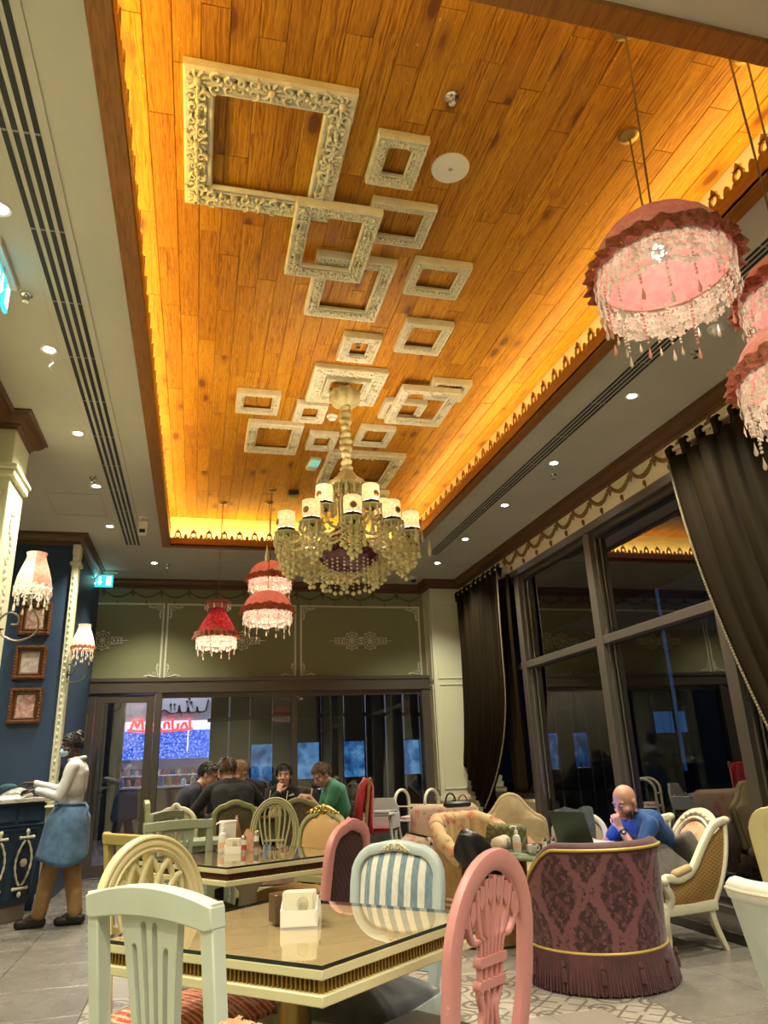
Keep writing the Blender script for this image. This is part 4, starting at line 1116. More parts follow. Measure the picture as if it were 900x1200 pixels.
M['flute'] = Mat('gilt_fluting', (.34, .20, .045), .42, .6)
M['flutedk'] = Mat('flute_ground', (.10, .055, .012), .5, .3)
M['flutered'] = Mat('dark_fluting', (.13, .055, .03), .4, .2)
M['tabtop'] = woodmat('table_board', (.84, .54, .33), (.74, .45, .26), (3, 9, 3), .5)

def stripes_mat():
    m = Mat('blue_stripe_velvet', (.5, .55, .55), .85, sheen=.3); x, y, z = m.xyz(m.co('Object'))
    s = ((x*(1/.054)+.25).frac()-.5).abs().step(.235, .265)
    f = m.noise(m.co('Object', (20, 20, 6)), 5, 3)
    m.base(m.mix(s, m.ramp(f, [(.3, (.12, .19, .24)), (.7, (.20, .28, .33))]), m.ramp(f, [(.3, (.56, .54, .47)), (.7, (.68, .66, .58))]))); return m
def floral_mat(name, ground, petal, leaf, sc=9, amt=.5, dark=None):
    m = Mat(name, ground, .85, sheen=.2); v = m.co('Object', (1, 1, 1))
    wv = m.n('ShaderNodeVectorMath'); wv.operation = 'MULTIPLY_ADD'
    nz = m.n('ShaderNodeTexNoise'); m.l(v, nz.inputs['Vector']); nz.inputs['Scale'].default_value = 14
    m.l(nz.outputs['Color'], wv.inputs[0]); wv.inputs[1].default_value = (.06, .06, .06); m.l(v, wv.inputs[2])
    d = m.voro(wv.outputs[0], sc); d2 = m.voro(wv.outputs[0], sc*1.7)
    n = m.noise(v, sc*3.2, 3, .6)
    c = m.ramp(m.noise(v, 6, 3), [(.3, tuple(q*.9 for q in ground)), (.7, ground)])
    c = m.mix(d2.step(.30, .16)*n.step(.45, .6), c, leaf)
    c = m.mix(d.step(amt*.9, amt*.55)*n.step(.36, .52), c, petal)
    if dark: c = m.mix(d.step(.16, .08)*.7, c, dark)
    m.base(c); m.bump(m.noise(v, 180, 2), .1, .002); return m
def damask_mat():
    m = Mat('plum_damask', (.18, .05, .06), .55, sheen=.25)
    u, v = m.uv()[:2]
    nz = m.n('ShaderNodeTexNoise'); cb = m.n('ShaderNodeCombineXYZ'); m.l(u, cb.inputs[0]); m.l(v, cb.inputs[1]); m.l(cb.outputs[0], nz.inputs['Vector'])
    nz.inputs['Scale'].default_value = 22; nz.inputs['Detail'].default_value = 4; n = X(m.nt, nz.outputs[0])-.5
    nz2 = m.n('ShaderNodeTexNoise'); m.l(cb.outputs[0], nz2.inputs['Vector']); nz2.inputs['Scale'].default_value = 55; nz2.inputs['Detail'].default_value = 2; n2 = X(m.nt, nz2.outputs[0])-.5
    a, b = .34, .50
    def og(ou, ov):
        p = ((u*(1/a)+ou).frac()-.5)*2.0; q = ((v*(1/b)+ov).frac()-.5)*2.0
        # ogee medallion: pointed oval with a wavy rim
        wd = ((q*(pi/2)).cos())*.80
        return p.abs()-wd, p, q
    g1, p1, q1 = og(0, 0); g2, p2, q2 = og(.5, .5)
    g = g1.min(g2)
    ang = n*.55+n2*.35
    outer = (g+ang*.7)                                     # <0 inside a medallion
    rim = outer.abs().step(.16, .08)
    inner = (outer+.24).step(.07, .0)
    leafy = ((p1*9).sin()*(q1*13).sin()+((p2*9).sin()*(q2*13).sin())).step(.35, .05)
    core = (outer+.66).step(.02, -.03)
    dark = inner.max(rim*.0).max(((outer-.10).abs().step(.10, .05))*n2.step(-.06, .04))
    dark = dark*(1-core*n2.step(.02, .10)*.8)*(1-(outer+.42).abs().step(.08, .04)*n2.step(-.05, .05)*.9)
    dark = dark*(leafy*.35+.65)
    m.base(m.mix(dark.clamp(), (.175, .066, .078), (.042, .013, .018)))
    m.rough(dark*.25+.45); m.bump(dark, .15, .004); return m
def cane_mat(name, ca, cb, s=330, alpha=False):
    m = Mat(name, ca, .6); x, y, z = m.xyz(m.co('Object'))
    a = ((x+y*.6)*s).sin(); b = (z*s).sin(); c = ((x+y*.6+z)*s*.7).sin()
    h = (a*b).step(-.2, .7)
    m.base(m.mix(h, m.ramp(m.noise(m.co('Object'), 5, 3), [(.3, tuple(q*.85 for q in ca)), (.7, ca)]), cb)); m.bump(h*-1.0, .25, .004); return m
def diamond_mat(name, ca, cb, s=22, sheen=.12):
    m = Mat(name, ca, .7, sheen=sheen); x, y, z = m.xyz(m.co('Object'))
    u = ((x+z)*s).frac()-.5; v = ((x-z)*s).frac()-.5; d = u.abs().max(v.abs())
    m.base(m.mix(d.step(.36, .48), m.ramp(m.noise(m.co('Object'), 12, 3), [(.3, tuple(q*.7 for q in ca)), (.7, ca)]), cb)); m.bump(d*-1.0, .4, .02); return m
M['stripe'] = stripes_mat()
M['bluevelvet'] = cloth('grey_blue_velvet', (.105, .125, .145), (.055, .068, .085), 40, .6, .6)
M['brownseat'] = cloth('brown_leather', (.085, .040, .020), (.045, .020, .010), 60, .45, .1)
M['redstripe'] = Mat('red_striped_seat', (.4, .1, .07), .8, sheen=.2)
def _rs():
    m = M['redstripe']; x, y, z = m.xyz(m.co('Object')); n = m.noise(m.co('Object'), 30, 4, .7)
    s = (((x+n*.02)*(1/.045)).frac()-.5).abs()
    c = m.ramp(s, [(.10, (.60, .07, .04)), (.2, (.78, .58, .38)), (.32, (.48, .20, .10)), (.42, (.38, .03, .03))]); m.base(m.mix(n.step(.52, .64)*.5, c, (.72, .58, .42)))
_rs()
M['burgundy'] = diamond_mat('burgundy_tuft', (.050, .007, .008), (.022, .003, .004), 26, .02)
M['olivebutton'] = diamond_mat('olive_button_cloth', (.115, .085, .040), (.045, .030, .012), 30)
M['beigepad'] = cloth('beige_cloth', (.50, .40, .26), (.40, .31, .19))
M['cane'] = cane_mat('honey_cane', (.52, .33, .12), (.33, .18, .05))
M['canedk'] = cane_mat('brown_cane', (.40, .24, .075), (.24, .13, .035), 260)
M['floral'] = floral_mat('rose_floral_cloth', (.52, .37, .18), (.46, .14, .08), (.24, .20, .08), 9, .5)
M['floralpink'] = floral_mat('faded_rose_cloth', (.38, .27, .19), (.38, .13, .11), (.20, .15, .08), 8, .55, (.2, .08, .12))
M['floralmed'] = floral_mat('peach_tapestry', (.58, .40, .24), (.50, .15, .08), (.34, .22, .10), 10, .6)
M['camel'] = cloth('camel_velvet', (.36, .27, .13), (.27, .20, .09), 120, .8, .4)
M['amber'] = cloth('amber_velvet', (.34, .19, .06), (.24, .12, .03), 60, .6, .5)
M['damask'] = damask_mat(); M['plum'] = cloth('plum_fringe', (.095, .024, .030), (.052, .012, .016), 150, .7, .3)
M['goldcord'] = Mat('gold_cord', (.52, .38, .08), .45, .2)
M['brocade'] = floral_mat('pale_blue_brocade', (.47, .51, .49), (.40, .45, .43), (.53, .56, .53), 10, .6)
M['greyv'] = cloth('grey_cushion', (.13, .115, .105), (.085, .075, .07), 80, .7, .4)

def leg_turned(mb, x, y, z0, z1, r):
    h = z1-z0
    mb.lathe([(r*.45, 0), (r*.55, h*.04), (r*.42, h*.10), (r*.75, h*.60), (r*.88, h*.78), (r*.6, h*.82), (r*1.0, h*.86), (r*1.0, h*.90), (r*.7, h*.93)], 14, (x, y, z0)); mb.bbox(x-r, x+r, y-r, y+r, z1-h*.10, z1, .003)
def curve_leg(mb, pts, r0, r1, n=(0, 1, 0)):
    p = spline(pts, 6); m = len(p); mb.sweep(p, rect(1, 1, .28), n, scale=[r0+(r1-r0)*i/(m-1) for i in range(m)])
def seat_parts(t, W, D, zs, paint, cloth_, thick=.055, rail=.06, taper=.90, bulge=.045, turned=True, legs=True):
    b = W*taper
    out = [(-b/2, -D/2), (b/2, -D/2), (W/2, D/2), (-W/2, D/2)]
    path = [(x, y, zs-rail/2) for x, y in out]
    MB().sweep(path, rect(.026, rail, .006), (0, 0, 1), closed=True).obj('seat_rail', paint, t, 30)
    o = []
    for (x0, y0), (x1, y1) in zip(out, out[1:]+out[:1]): o += [(x0+(x1-x0)*k/6, y0+(y1-y0)*k/6) for k in range(6)]
    mb = MB().pad([(x*1.02, y*1.02) for x, y in o], zs+.012, bulge, 6, back=zs-.02, axis='z'); mb.obj('seat', cloth_, t, 60)
    if not legs: return
    for s in (-1, 1):
        mb = MB()
        if turned: leg_turned(mb, s*(W/2-.02), D/2-.02, 0, zs, .022)
        else: curve_leg(mb, [(s*(W/2-.02), D/2-.02, zs), (s*(W/2+.005), D/2+.01, zs*.7), (s*(W/2-.01), D/2-.005, zs*.3), (s*(W/2+.01), D/2+.02, 0)], .045, .026)
        mb.obj('leg', paint, t)
        mb = MB(); curve_leg(mb, [(s*(b/2-.015), -D/2+.01, zs), (s*(b/2-.015), -D/2-.01, zs*.5), (s*(b/2-.01), -D/2-.06, 0)], .036, .026); mb.obj('leg', paint, t)
def leaner(D, zs, ang, bow=0.0, W=.45):
    return lambda x, y, z: (x, y-D/2-(math.tan(ang)*(z-zs) if z > zs else 0)+bow*(x/(W/2))**2*.03, z)
def pierced(mb, rows, cols, open_, P, y0, y1):
    nr, nc = len(rows)-1, len(cols)-1
    def solid(i, j): return 0 <= i < nr and 0 <= j < nc and not open_(i, j)
    for i in range(nr):
        for j in range(nc):
            if not solid(i, j): continue
            c = [P(cols[j], rows[i]), P(cols[j+1], rows[i]), P(cols[j+1], rows[i+1]), P(cols[j], rows[i+1])]
            v = [(x, y0, z) for x, z in c]+[(x, y1, z) for x, z in c]; f = [(0, 1, 2, 3), (7, 6, 5, 4)]
            if not solid(i-1, j): f.append((0, 4, 5, 1))
            if not solid(i+1, j): f.append((2, 6, 7, 3))
            if not solid(i, j-1): f.append((3, 7, 4, 0))
            if not solid(i, j+1): f.append((1, 5, 6, 2))
            mb.add(v, f)
    return mb

def place_back(t, x, y, fx, fy, D): h = hypot(fx, fy); t.location = (x+fx/h*D/2, y+fy/h*D/2, 0)
def slat_chair(label, x, y, fx, fy, paint, cloth_, H=.97, W=.45, slots=4, group=None, arch=.03, rail=.052, zs=.45):
    t = thing('dining_chair', label, 'chair', (x, y, 0), face(fx, fy), group)
    D = .42; place_back(t, x, y, fx, fy, D+2*math.tan(radians(7))*(H-.03-zs))
    seat_parts(t, W, D, zs, paint, cloth_, turned=False)
    L = leaner(D, zs, radians(7))
    for s in (-1, 1):
        mb = MB().prism([(s*(W/2-.038), zs-.04), (s*(W/2+.0), zs-.04), (s*(W/2+.003), H-.02), (s*(W/2-.038), H-.03)], -.019, .019); mb.xf(L); bevel(mb.obj('back_post', paint, t, 30), .004)
    top = [(-W/2-.004+(W+.008)*k/16, H-.028+arch*(1-(2*k/16-1)**2)) for k in range(17)]; bot = [(W/2-.02-(W-.04)*k/16, H-.028-rail+arch*.55*(1-(2*k/16-1)**2)) for k in range(17)]
    bot = [(W/2+.004, H-.028-rail*.9)]+bot+[(-W/2-.004, H-.028-rail*.9)]
    mb = MB().prism(top+bot, -.024, .021); mb.xf(L); bevel(mb.obj('crest_rail', paint, t, 30), .004)
    # pierced fan splat
    ztop, zbot = H-.025-rail+arch*.5+.004, zs+.02; h = ztop-zbot
    wt, wb = W*.235, W*.145
    n = slots; cols = []; bw, sw = .30, .13
    tot = n+1
    cols = [-1.0]
    for k in range(n): a = -1+2*(k+1)/(n+1); cols += [a-.10, a+.10]
    cols.append(1.0)
    rows = [k/24 for k in range(25)]
    lim = [(.08, .85 if k in (0, n-1) else .96) for k in range(n)]
    def wd(v): return wb+(wt-wb)*(v**1.6)
    mb = pierced(MB(), rows, cols, lambda i, j: j % 2 == 1 and lim[j//2][0] < (rows[i]+rows[i+1])/2 < lim[j//2][1], lambda u, v: (u*wd(v), zbot+h*v), -.010, .010)
    for k in range(n):   # rounded slot ends
        u = -1+2*(k+1)/(n+1)
        for v, sg in ((lim[k][1], 1),):
            i = max(j for j in range(25) if rows[j] <= v+.02); vv = rows[i]
            w = .10*wd(vv)
            cxx = u*wd(vv); zz = zbot+h*vv
            for s in (-1, 1): mb.prism([(cxx+s*w, zz), (cxx+s*w, zz-w*1.3), (cxx+s*w*.75, zz-w*.45), (cxx, zz)], -.0095, .0095)
    mb.xf(L); mb.obj('splat', paint, t, 30)
    mb = MB().box(-W/2+.04, W/2-.04, -.014, .014, zs-.01, zs+.035); mb.xf(L); bevel(mb.obj('lower_rail', paint, t, 30), .003)
    return t

slat_chair('pale mint slat-back chair with scuffed crest rail, nearest at the big table', -.085, 1.985, .75, .66, M['paleblue'], M['brownseat'], .970, .440, zs=.495)
slat_chair('mustard square-back chair behind the cream oval-back chair', -.325, 4.29, .825, .565, M['mustard'], M['brownseat'], .955, .42, arch=.0)
slat_chair('grey-green slat-back chair facing out between the dining tables', -.085, 5.28, .30, -.95, M['bluegreen'], M['brownseat'], .945, .44, arch=.012)
slat_chair('grey-green slat-back chair half hidden behind its twin', -.20, 6.45, .86, -.5, M['bluegreen'], M['brownseat'], .95, .44, arch=.015)

def arched_frame(W, zl, zc, ry, n=22, foot=None, close=False):
    """outline centreline of an oval-top back"""
    r = W/2
    p = [(r if foot is None else foot, zl)]
    p += spline([(r if foot is None else foot, zl), (r*.99, zl+(zc-zl)*.55), (r, zc)], 6)[1:]
    p += arc(0, zc, r, ry, 0, pi, n)[1:]
    p += [(-a, b) for a, b in p[:7]][::-1][1:]
    return p
moulded = [(-.030, .014), (-.030, -.014), (.030, -.014), (.030, .012), (.020, .020), (.012, .012), (.004, .020), (-.006, .020), (-.014, .012), (-.020, .022), (-.027, .020)]
def oval_chair(label, x, y, fx, fy, paint, cloth_, H, W, kind, zs=.45, D=.42, fw=1.0, turned=True):
    t = thing('oval_back_chair', label, 'chair', (0, 0, 0), face(fx, fy)); place_back(t, x, y, fx, fy, D+2*math.tan(radians(8))*(H-.03-zs))
    seat_parts(t, W*1.02, D, zs, paint, cloth_, turned=turned)
    L = leaner(D, zs, radians(8)); w2 = W-.06*fw; B = lambda pts, yy=0: [(a, yy, b) for a, b in pts]
    if kind == 'fan':
        zc = H-.03-.215
        p = arched_frame(w2, zs-.03, zc, .215)
        mb = MB().sweep(B(p), [(a*fw, b) for a, b in moulded], (0, 1, 0)); mb.xf(L); mb.obj('back_frame', paint, t, 40)
        mb = MB(); zb = zs+.05
        R1, R2 = w2/2-.035, .18
        pf = rect(.019, .020, .006)
        def petal(a, wd):
            tip = (R1*sin(a)*.98, zc+R2*cos(a)*.95); base = (sin(a)*.05, zb+.05)
            nx, nz = cos(a), -sin(a)
            for s in (-1, 1):
                c1 = (base[0]*1.6+s*nx*wd*1.1, base[1]+(tip[1]-base[1])*.42+s*nz*wd); c2 = (tip[0]*.92+s*nx*wd*1.25, base[1]+(tip[1]-base[1])*.80+s*nz*wd*1.2)
                mb.sweep(B(bez(base, c1, c2, tip, 12), .003*s), pf, (0, 1, 0))
        for a in (-.95, -.50, 0, .50, .95): petal(a, .058)
        for a in (-.72, -.24, .24, .72):
            tip = (R1*sin(a)*.86, zc+R2*cos(a)*.80); mb.sweep(B(bez((sin(a)*.04, zb+.05), (sin(a)*.10, zb+.15), (tip[0]*.9, tip[1]-.12), tip, 10)), rect(.013, .014, .004), (0, 1, 0))
        mb.prism([(-.055, zs-.01), (.055, zs-.01), (.045, zb+.03), (.06, zb+.10), (-.06, zb+.10), (-.045, zb+.03)], -.012, .012)
        mb.xf(L); mb.obj('lattice', paint, t, 40)
    elif kind == 'balloon':
        zc = zs+.06+(H-zs-.06)*.5; ry = (H-.03-zs-.06)/2; r = w2/2
        p = arc(0, zc, r, ry, -pi/2+.5, 1.5*pi-.5, 34)
        p = [(r*.42, zs-.02)]+p+[(-r*.42, zs-.02)]
        mb = MB().sweep(B(p), [(a*.8, b) for a, b in moulded], (0, 1, 0)); mb.xf(L); mb.obj('back_frame', paint, t, 40)
        mb = MB(); pf = rect(.014, .016, .005)
        for s in (-3, -2, -1, 1, 2, 3):
            mb.sweep(B(bez((s*.018, zs), (s*.020, zc-.04), (s*.050, zc+.05), (s*.036, zc+ry*.78), 12)), pf, (0, 1, 0))
        for s in (-2, -1, 0, 1, 2):
            mb.sweep(B(arc(s*.036, zc+ry*.50, .046, ry*.36, 0, pi, 8)), pf, (0, 1, 0))
        for zz in (zc-.10, zc-.06): mb.prism([(-.075, zz), (.075, zz), (.075, zz+.014), (-.075, zz+.014)], -.011, .011)
        for s in (-1, 0, 1): mb.sweep(B(arc(s*.045, zc-.17, .026, .040, 0, 2*pi, 12)[:-1]), rect(.011, .014, .004), (0, 1, 0), closed=True)
        mb.xf(L); mb.obj('splat', paint, t, 40)
    else:   # wheat-sheaf splat
        zc = H-.035-.20; r = w2/2
        p = arched_frame(w2, zs-.02, zc-.03, .225, foot=r*.80)
        mb = MB().sweep(B(p), rect(.058, .034, .013), (0, 1, 0), scale=[1.0 for _ in p]); mb.xf(L); mb.obj('back_frame', paint, t, 45)
        mb = MB(); z1 = zs+.20; z2 = z1+.055; top = zc+.155
        n = 7
        for k in range(n):
            u = -1+2*k/(n-1); xt = u*(r-.055); zt = zc+.17*sqrt(max(0, 1-(u*.86)**2))-.015
            mb.sweep(B(bez((u*.050, z2), (u*.055, z2+.12), (u*.085, zc-.08), (xt, zt), 12)), rect(.0135, .018, .005), (0, 1, 0), scale=[.85+.35*q/12 for q in range(13)])
            if k < n-1:
                v = u+1/(n-1); xm = v*(r-.06); zm = zc+.16*sqrt(max(0, 1-(v*.86)**2))-.03
                mb.prism([(xm-.014, zm-.020), (xm, zm-.045), (xm+.014, zm-.020), (xm+.008, zm+.018), (xm-.008, zm+.018)], -.008, .008)
        mb.sweep(B(arc(0, zc-.005, r-.045, .185, .25, pi-.25, 20)), rect(.016, .016, .005), (0, 1, 0))
        mb.prism([(-.062, z2-.012), (.062, z2-.012), (.066, z2), (.062, z2+.012), (-.062, z2+.012), (-.066, z2)], -.013, .013)
        for k in range(5): u = -1+.5*k; mb.sweep(B([(u*.050, z1), (u*.052, z2)]), rect(.013, .016, .004), (0, 1, 0))
        mb.prism([(-.060, z1-.012), (.060, z1-.012), (.064, z1), (.060, z1+.010), (-.060, z1+.010), (-.064, z1)], -.013, .013)
        for s in (-1, 1):
            mb.sweep(B(bez((s*.052, z1), (s*.050, z1-.05), (s*.020, z1-.05), (s*.034, z1-.09), 8)+bez((s*.034, z1-.09), (s*.05, z1-.13), (s*.058, zs+.05), (s*.066, zs+.01), 6)[1:]), rect(.017, .018, .005), (0, 1, 0))
            mb.sweep(B(bez((s*.018, z1), (s*.016, z1-.04), (s*.002, z1-.055), (s*.012, z1-.085), 8)+[(s*.018, zs+.02)]), rect(.011, .014, .004), (0, 1, 0))
        mb.prism([(-.075, zs-.01), (.075, zs-.01), (.068, zs+.03), (-.068, zs+.03)], -.013, .013)
        mb.xf(L); mb.obj('splat', paint, t, 45)
        mb = MB().box(-r*.78, r*.78, -.015, .015, zs-.015, zs+.035); mb.xf(L); bevel(mb.obj('lower_rail', paint, t, 30), .004)
    return t
oval_chair('cream round-arched chair with interlaced petal lattice', -.15, 3.13, .62, -.79, M['yelcream'], M['redstripe'], 1.00, .455, 'fan')
oval_chair('pink oval-back chair with a wheat-sheaf splat', .83, 2.12, -.57, .82, M['pinkpaint'], M['brownseat'], .995, .42, 'sheaf')
oval_chair('light olive balloon-back chair with pierced splat, beyond the middle table', .62, 6.12, -.2, -.98, M['balloon'], M['brownseat'], 1.0, .39, 'balloon')

def uph_chair(label, x, y, fx, fy, paint, front, backm, seatm, H, W, zs=.45, D=.42, crest=None, round_=.10, arch=.03, fw=.05, name='upholstered_chair', low=.08, turned=True, cs=1.0):
    t = thing(name, label, 'chair', (0, 0, 0), face(fx, fy)); place_back(t, x, y, fx, fy, D+2*math.tan(radians(9))*(H-.03-zs))
    seat_parts(t, W, D, zs, paint, seatm, bulge=.07, turned=turned)
    L = leaner(D, zs, radians(9)); a = W/2-fw/2; zt = H-fw/2-arch
    p = [(a*.86, zs-.02), (a*.95, zs+.12), (a, zt-round_*1.1)]+arc(a-round_, zt-round_*.9, round_, round_, 0, pi/2, 6)[1:]
    p = spline(p[:3], 4)+p[3:]
    p += [(a-round_-(a-round_)*k/6, zt+.1*round_+arch*sin(k/6*pi/2)) for k in range(1, 7)]
    full = p+[(-q, z) for q, z in p[:-1]][::-1]
    mb = MB().sweep([(q, 0, z) for q, z in full], rect(fw, .040, .013), (0, 1, 0)); mb.xf(L)
    mb.obj('back_frame', paint, t, 45)
    mb = MB().box(-a*.9, a*.9, -.018, .018, zs+low-.02, zs+low+.022); mb.xf(L); bevel(mb.obj('lower_rail', paint, t, 30), .004)
    inn = [(q*(1-fw/2/a)-0, z-fw*.45 if z > zt-round_ else z) for q, z in full if z > zs+low]
    inn = [(-a*.88+fw/2, zs+low)][::-1]+inn[::-1] if False else inn
    inn = [(q, z) for q, z in inn]; inn = [(inn[0][0], zs+low)]+inn+[(inn[-1][0], zs+low)]
    base = [(inn[-1][0]+(inn[0][0]-inn[-1][0])*k/8, zs+low) for k in range(1, 8)]
    inn += base
    mb = MB().pad(inn, .004, .030, 5, back=.0); mb.xf(L); mb.obj('front_pad', front, t, 60)
    mb = MB().pad(inn, -.004, -.014, 4, back=.0); mb.xf(L); mb.obj('rear_pad', backm, t, 60)
    if crest:
        mb = MB(); c = H-fw/2
        for s in (-1, 1):
            for (q, z, r) in ((.03, .012, .022), (.07, .004, .018), (.105, -.004, .013)): mb.tube([(s*(q+u), -.010, c+z+v) for u, v in scroll((0, 0), r, 1.2, s, 14)], .007, 5)
            mb.tube([(s*q, -.012, c+z) for q, z in bez((0, .02), (.05, .05), (.09, .0), (.15, -.01), 8)], [.010-.0007*k for k in range(9)], 6)
        mb.ball((0, -.012, c+.018), (.022, .014, .030), 10, 8)
        mb.xf(lambda x_, y_, z_: L(x_*cs, y_+.03, c+(z_-c)*(.4+.6*cs))); mb.obj('carved_crest', crest, t, 50)
    return t
uph_chair('pale blue chair with blue and white striped back', .79, 3.04, -.72, -.69, M['skyblue'], M['stripe'], M['stripe'], M['bluevelvet'], .925, .42, crest=M['ivory'], round_=.10, arch=.012, fw=.042, cs=.45)
uph_chair('pink framed chair with burgundy back pad and brown seat', .78, 3.93, -.78, .62, M['pinkpaint'], M['burgundy'], M['burgundy'], M['brownseat'], .955, .45, round_=.11, arch=.018, fw=.058, crest=M['pinkpaint'])
uph_chair('gilt framed cane chair with a carved crest, by the middle table', .86, 5.22, -.80, -.60, M['oliveg'], M['cane'], M['cane'], M['cane'], .955, .44, crest=M['gold'], round_=.13, arch=.035, fw=.035)
uph_chair('olive chair with button-tufted back, a man in black sits on it', .36, 7.0, .0, 1, M['oliveg'], M['olivebutton'], M['olivebutton'], M['olivebutton'], .965, .40, round_=.09, arch=.03, fw=.045)
uph_chair('second olive chair near the man in the green shirt', .93, 7.12, .1, 1, M['oliveg'], M['olivebutton'], M['olivebutton'], M['olivebutton'], .955, .42, round_=.09, arch=.03, fw=.045)
uph_chair('cream framed chair with beige oval pad at the diners table', -.14, 6.95, .35, .93, M['ivory'], M['beigepad'], M['beigepad'], M['beigepad'], .96, .38, round_=.14, arch=.03, fw=.035)
slat_chair('pale green chair seen edge-on by the man in navy', -.42, 7.62, 1, .1, M['balloon'], M['brownseat'], .985, .42)

# tables
M['glassedge'] = Mat('glass_edge_green', (.012, .022, .016), .12)
def board_table(name, label, corners, ztop, paint, top, flute, glass=True, ped=None, apron=True, cat='table'):
    cx = sum(p[0] for p in corners)/4; cy = sum(p[1] for p in corners)/4
    t = thing(name, label, cat, (cx, cy, 0))
    Q = [(p[0]-cx, p[1]-cy) for p in corners]
    def ins(d):
        o = []
        for i in range(4):
            a, b, c = Vector(Q[i-1]), Vector(Q[i]), Vector(Q[(i+1) % 4])
            d1 = (b-a).normalized(); d2 = (c-b).normalized(); n1 = Vector((-d1.y, d1.x)); n2 = Vector((-d2.y, d2.x))
            k = 1+n1.dot(n2); o.append(tuple(b+(n1+n2)*(d/k)))
        return o
    g = .010 if glass else 0
    def slab(d, z0, z1, nm, m, e=.003):
        bevel(MB().prism(ins(d), z0, z1, 'z').obj(nm, m, t, 30), e, 2)
    slab(.004, ztop-g-.024, ztop-g, 'table_top', paint)
    bevel(MB().prism(ins(.012), ztop-g-.002, ztop-g+.0008, 'z').obj('top_board', top, t, 0), .0005, 1)
    if glass: MB().prism(ins(.006), ztop-g+.002, ztop, 'z').obj('glass_top', [M['tableglass']], t, 0)
    if glass: MB().sweep([(q[0], q[1], ztop-.005) for q in ins(.005)], rect(.0016, .0095), (0, 0, 1), closed=True).obj('glass_edge', M['glassedge'], t, 0)
    slab(.030, ztop-g-.058, ztop-g-.022, 'frieze', M['flutedk'] if flute is M['flute'] else M['darkwood'])
    slab(.002, ztop-g-.082, ztop-g-.056, 'lower_rim', paint)
    mb = MB(); f = ins(.026)
    for i in range(4):
        a, b = Vector(f[i]), Vector(f[(i+1) % 4]); L = (b-a).length; n = int(L/.0145); d = (b-a).normalized(); nn = Vector((d.y, -d.x))
        for k in range(n+1):
            p = a+d*(L*k/n); w_ = .0042
            q = [p-d*w_, p+d*w_, p+d*w_*.6+nn*.010, p-d*w_*.6+nn*.010]
            mb.prism([(v.x, v.y) for v in q], ztop-g-.057, ztop-g-.023, 'z')
    mb.obj('fluting', flute, t, 0, kind='stuff')
    if ped:
        z = ztop-g-.082
        mb = MB().lathe([(.20, 0), (.21, .02), (.18, .05), (.08, .08), (.055, .12), (.06, .16), (.105, .21), (.125, .27), (.115, .34), (.075, .39), (.055, .42), (.05, z-.10), (.085, z-.06), (.11, z-.02), (.11, z)], 32)
        mb.obj('pedestal', ped, t, 50)
        for k in range(4):
            a = pi/4+k*pi/2; mb = MB(); curve_leg(mb, [(.12*cos(a), .12*sin(a), .07), (.25*cos(a), .25*sin(a), .075), (.33*cos(a), .33*sin(a), .03), (.36*cos(a), .36*sin(a), 0)], .07, .04, (0, 0, 1)); mb.obj('foot', ped, t)
    return t
T1 = [(.33, 2.06), (.928, 2.527), (.336, 3.152), (-.28, 2.67)]
T2 = [(.18, 4.19), (.97, 4.55), (.47, 5.28), (-.31, 4.90)]
board_table('dining_table', 'nearest cream dining table with gilt fluted edge and glass top', T1, .75, M['tabcream'], M['tabtop'], M['flute'], ped=M['gold'])
board_table('dining_table', 'middle dining table with dark fluted edge and glass top', T2, .75, M['tabcream'], M['tabtop'], M['flutered'], ped=painted('stone_paint', (.42, .38, .30), wear=.8))
# diners' rustic table
t = thing('dining_table', 'rustic olive table where five people are eating', 'table', (.66, 7.82, 0))
bevel(MB().box(-.66, .66, -.38, .38, .745, .78).obj('table_top', M['darkwood'], t, 30), .004)
bevel(MB().box(-.60, .60, -.33, .33, .62, .745).obj('apron', M['oliveg'], t, 30), .004)
for sx_ in (-1, 1):
    for sy_ in (-1, 1): mb = MB(); leg_turned(mb, sx_*.56, sy_*.29, 0, .64, .035); mb.obj('leg', M['oliveg'], t)
t = thing('side_table', 'small grey-blue side table behind the cream upholstered chair', 'table', (.13, 6.64, 0))
bevel(MB().box(-.22, .22, -.18, .18, .66, .70).obj('table_top', M['bluegreen'], t, 30), .004)
bevel(MB().box(-.19, .19, -.15, .15, .58, .66).obj('apron', M['bluegreen'], t, 30), .004)
for sx_ in (-1, 1):
    for sy_ in (-1, 1): mb = MB(); leg_turned(mb, sx_*.16, sy_*.12, 0, .6, .025); mb.obj('leg', M['bluegreen'], t)

# ------------------------------------------------------------------ lounge group
# plum damask tub chair, its back to the camera
tx, ty = 2.36, 4.48; fdir = (-.03, 1.0); tz = face(*fdir)
t = thing('tub_chair', 'plum damask tub chair with gold piping and long fringe', 'armchair', (tx, ty, 0), tz)
R0, H0 = .40, .70
def tub(Ro, z0, zf, a0=-205, a1=25, n=56, m=14, flare=.03):
    """outer wall of the barrel, open to the front (+y)"""
    rs = []; uv = []
    for j in range(m+1):
        row = []
        for i in range(n+1):
            a = radians(a0+(a1-a0)*i/n); v = j/m; z = z0+(zf(a)-z0)*v; r = Ro+flare*v
            row.append((r*cos(a), r*sin(a)*1.02, z)); uv.append((Ro*a, z))
        rs.append(row)
    return rs, uv
def rimz(a):
    d = abs(math.degrees(a)+90); return .715 if d < 56 else .715-.24*min(1, ((d-56)/36))**1.5
rs, uv = tub(R0, .20, rimz); rsi, uvi = tub(R0-.085, .20, rimz, flare=.03)
mb = MB(); mb.rings(rs, caps=False, wrap=False); mb.uv = uv; mb.obj('back', M['damask'], t, 60)
mb = MB(); mb.rings(rsi, caps=False, wrap=False); mb.uv = uvi; mb.obj('inner_back', M['damask'], t, 60)
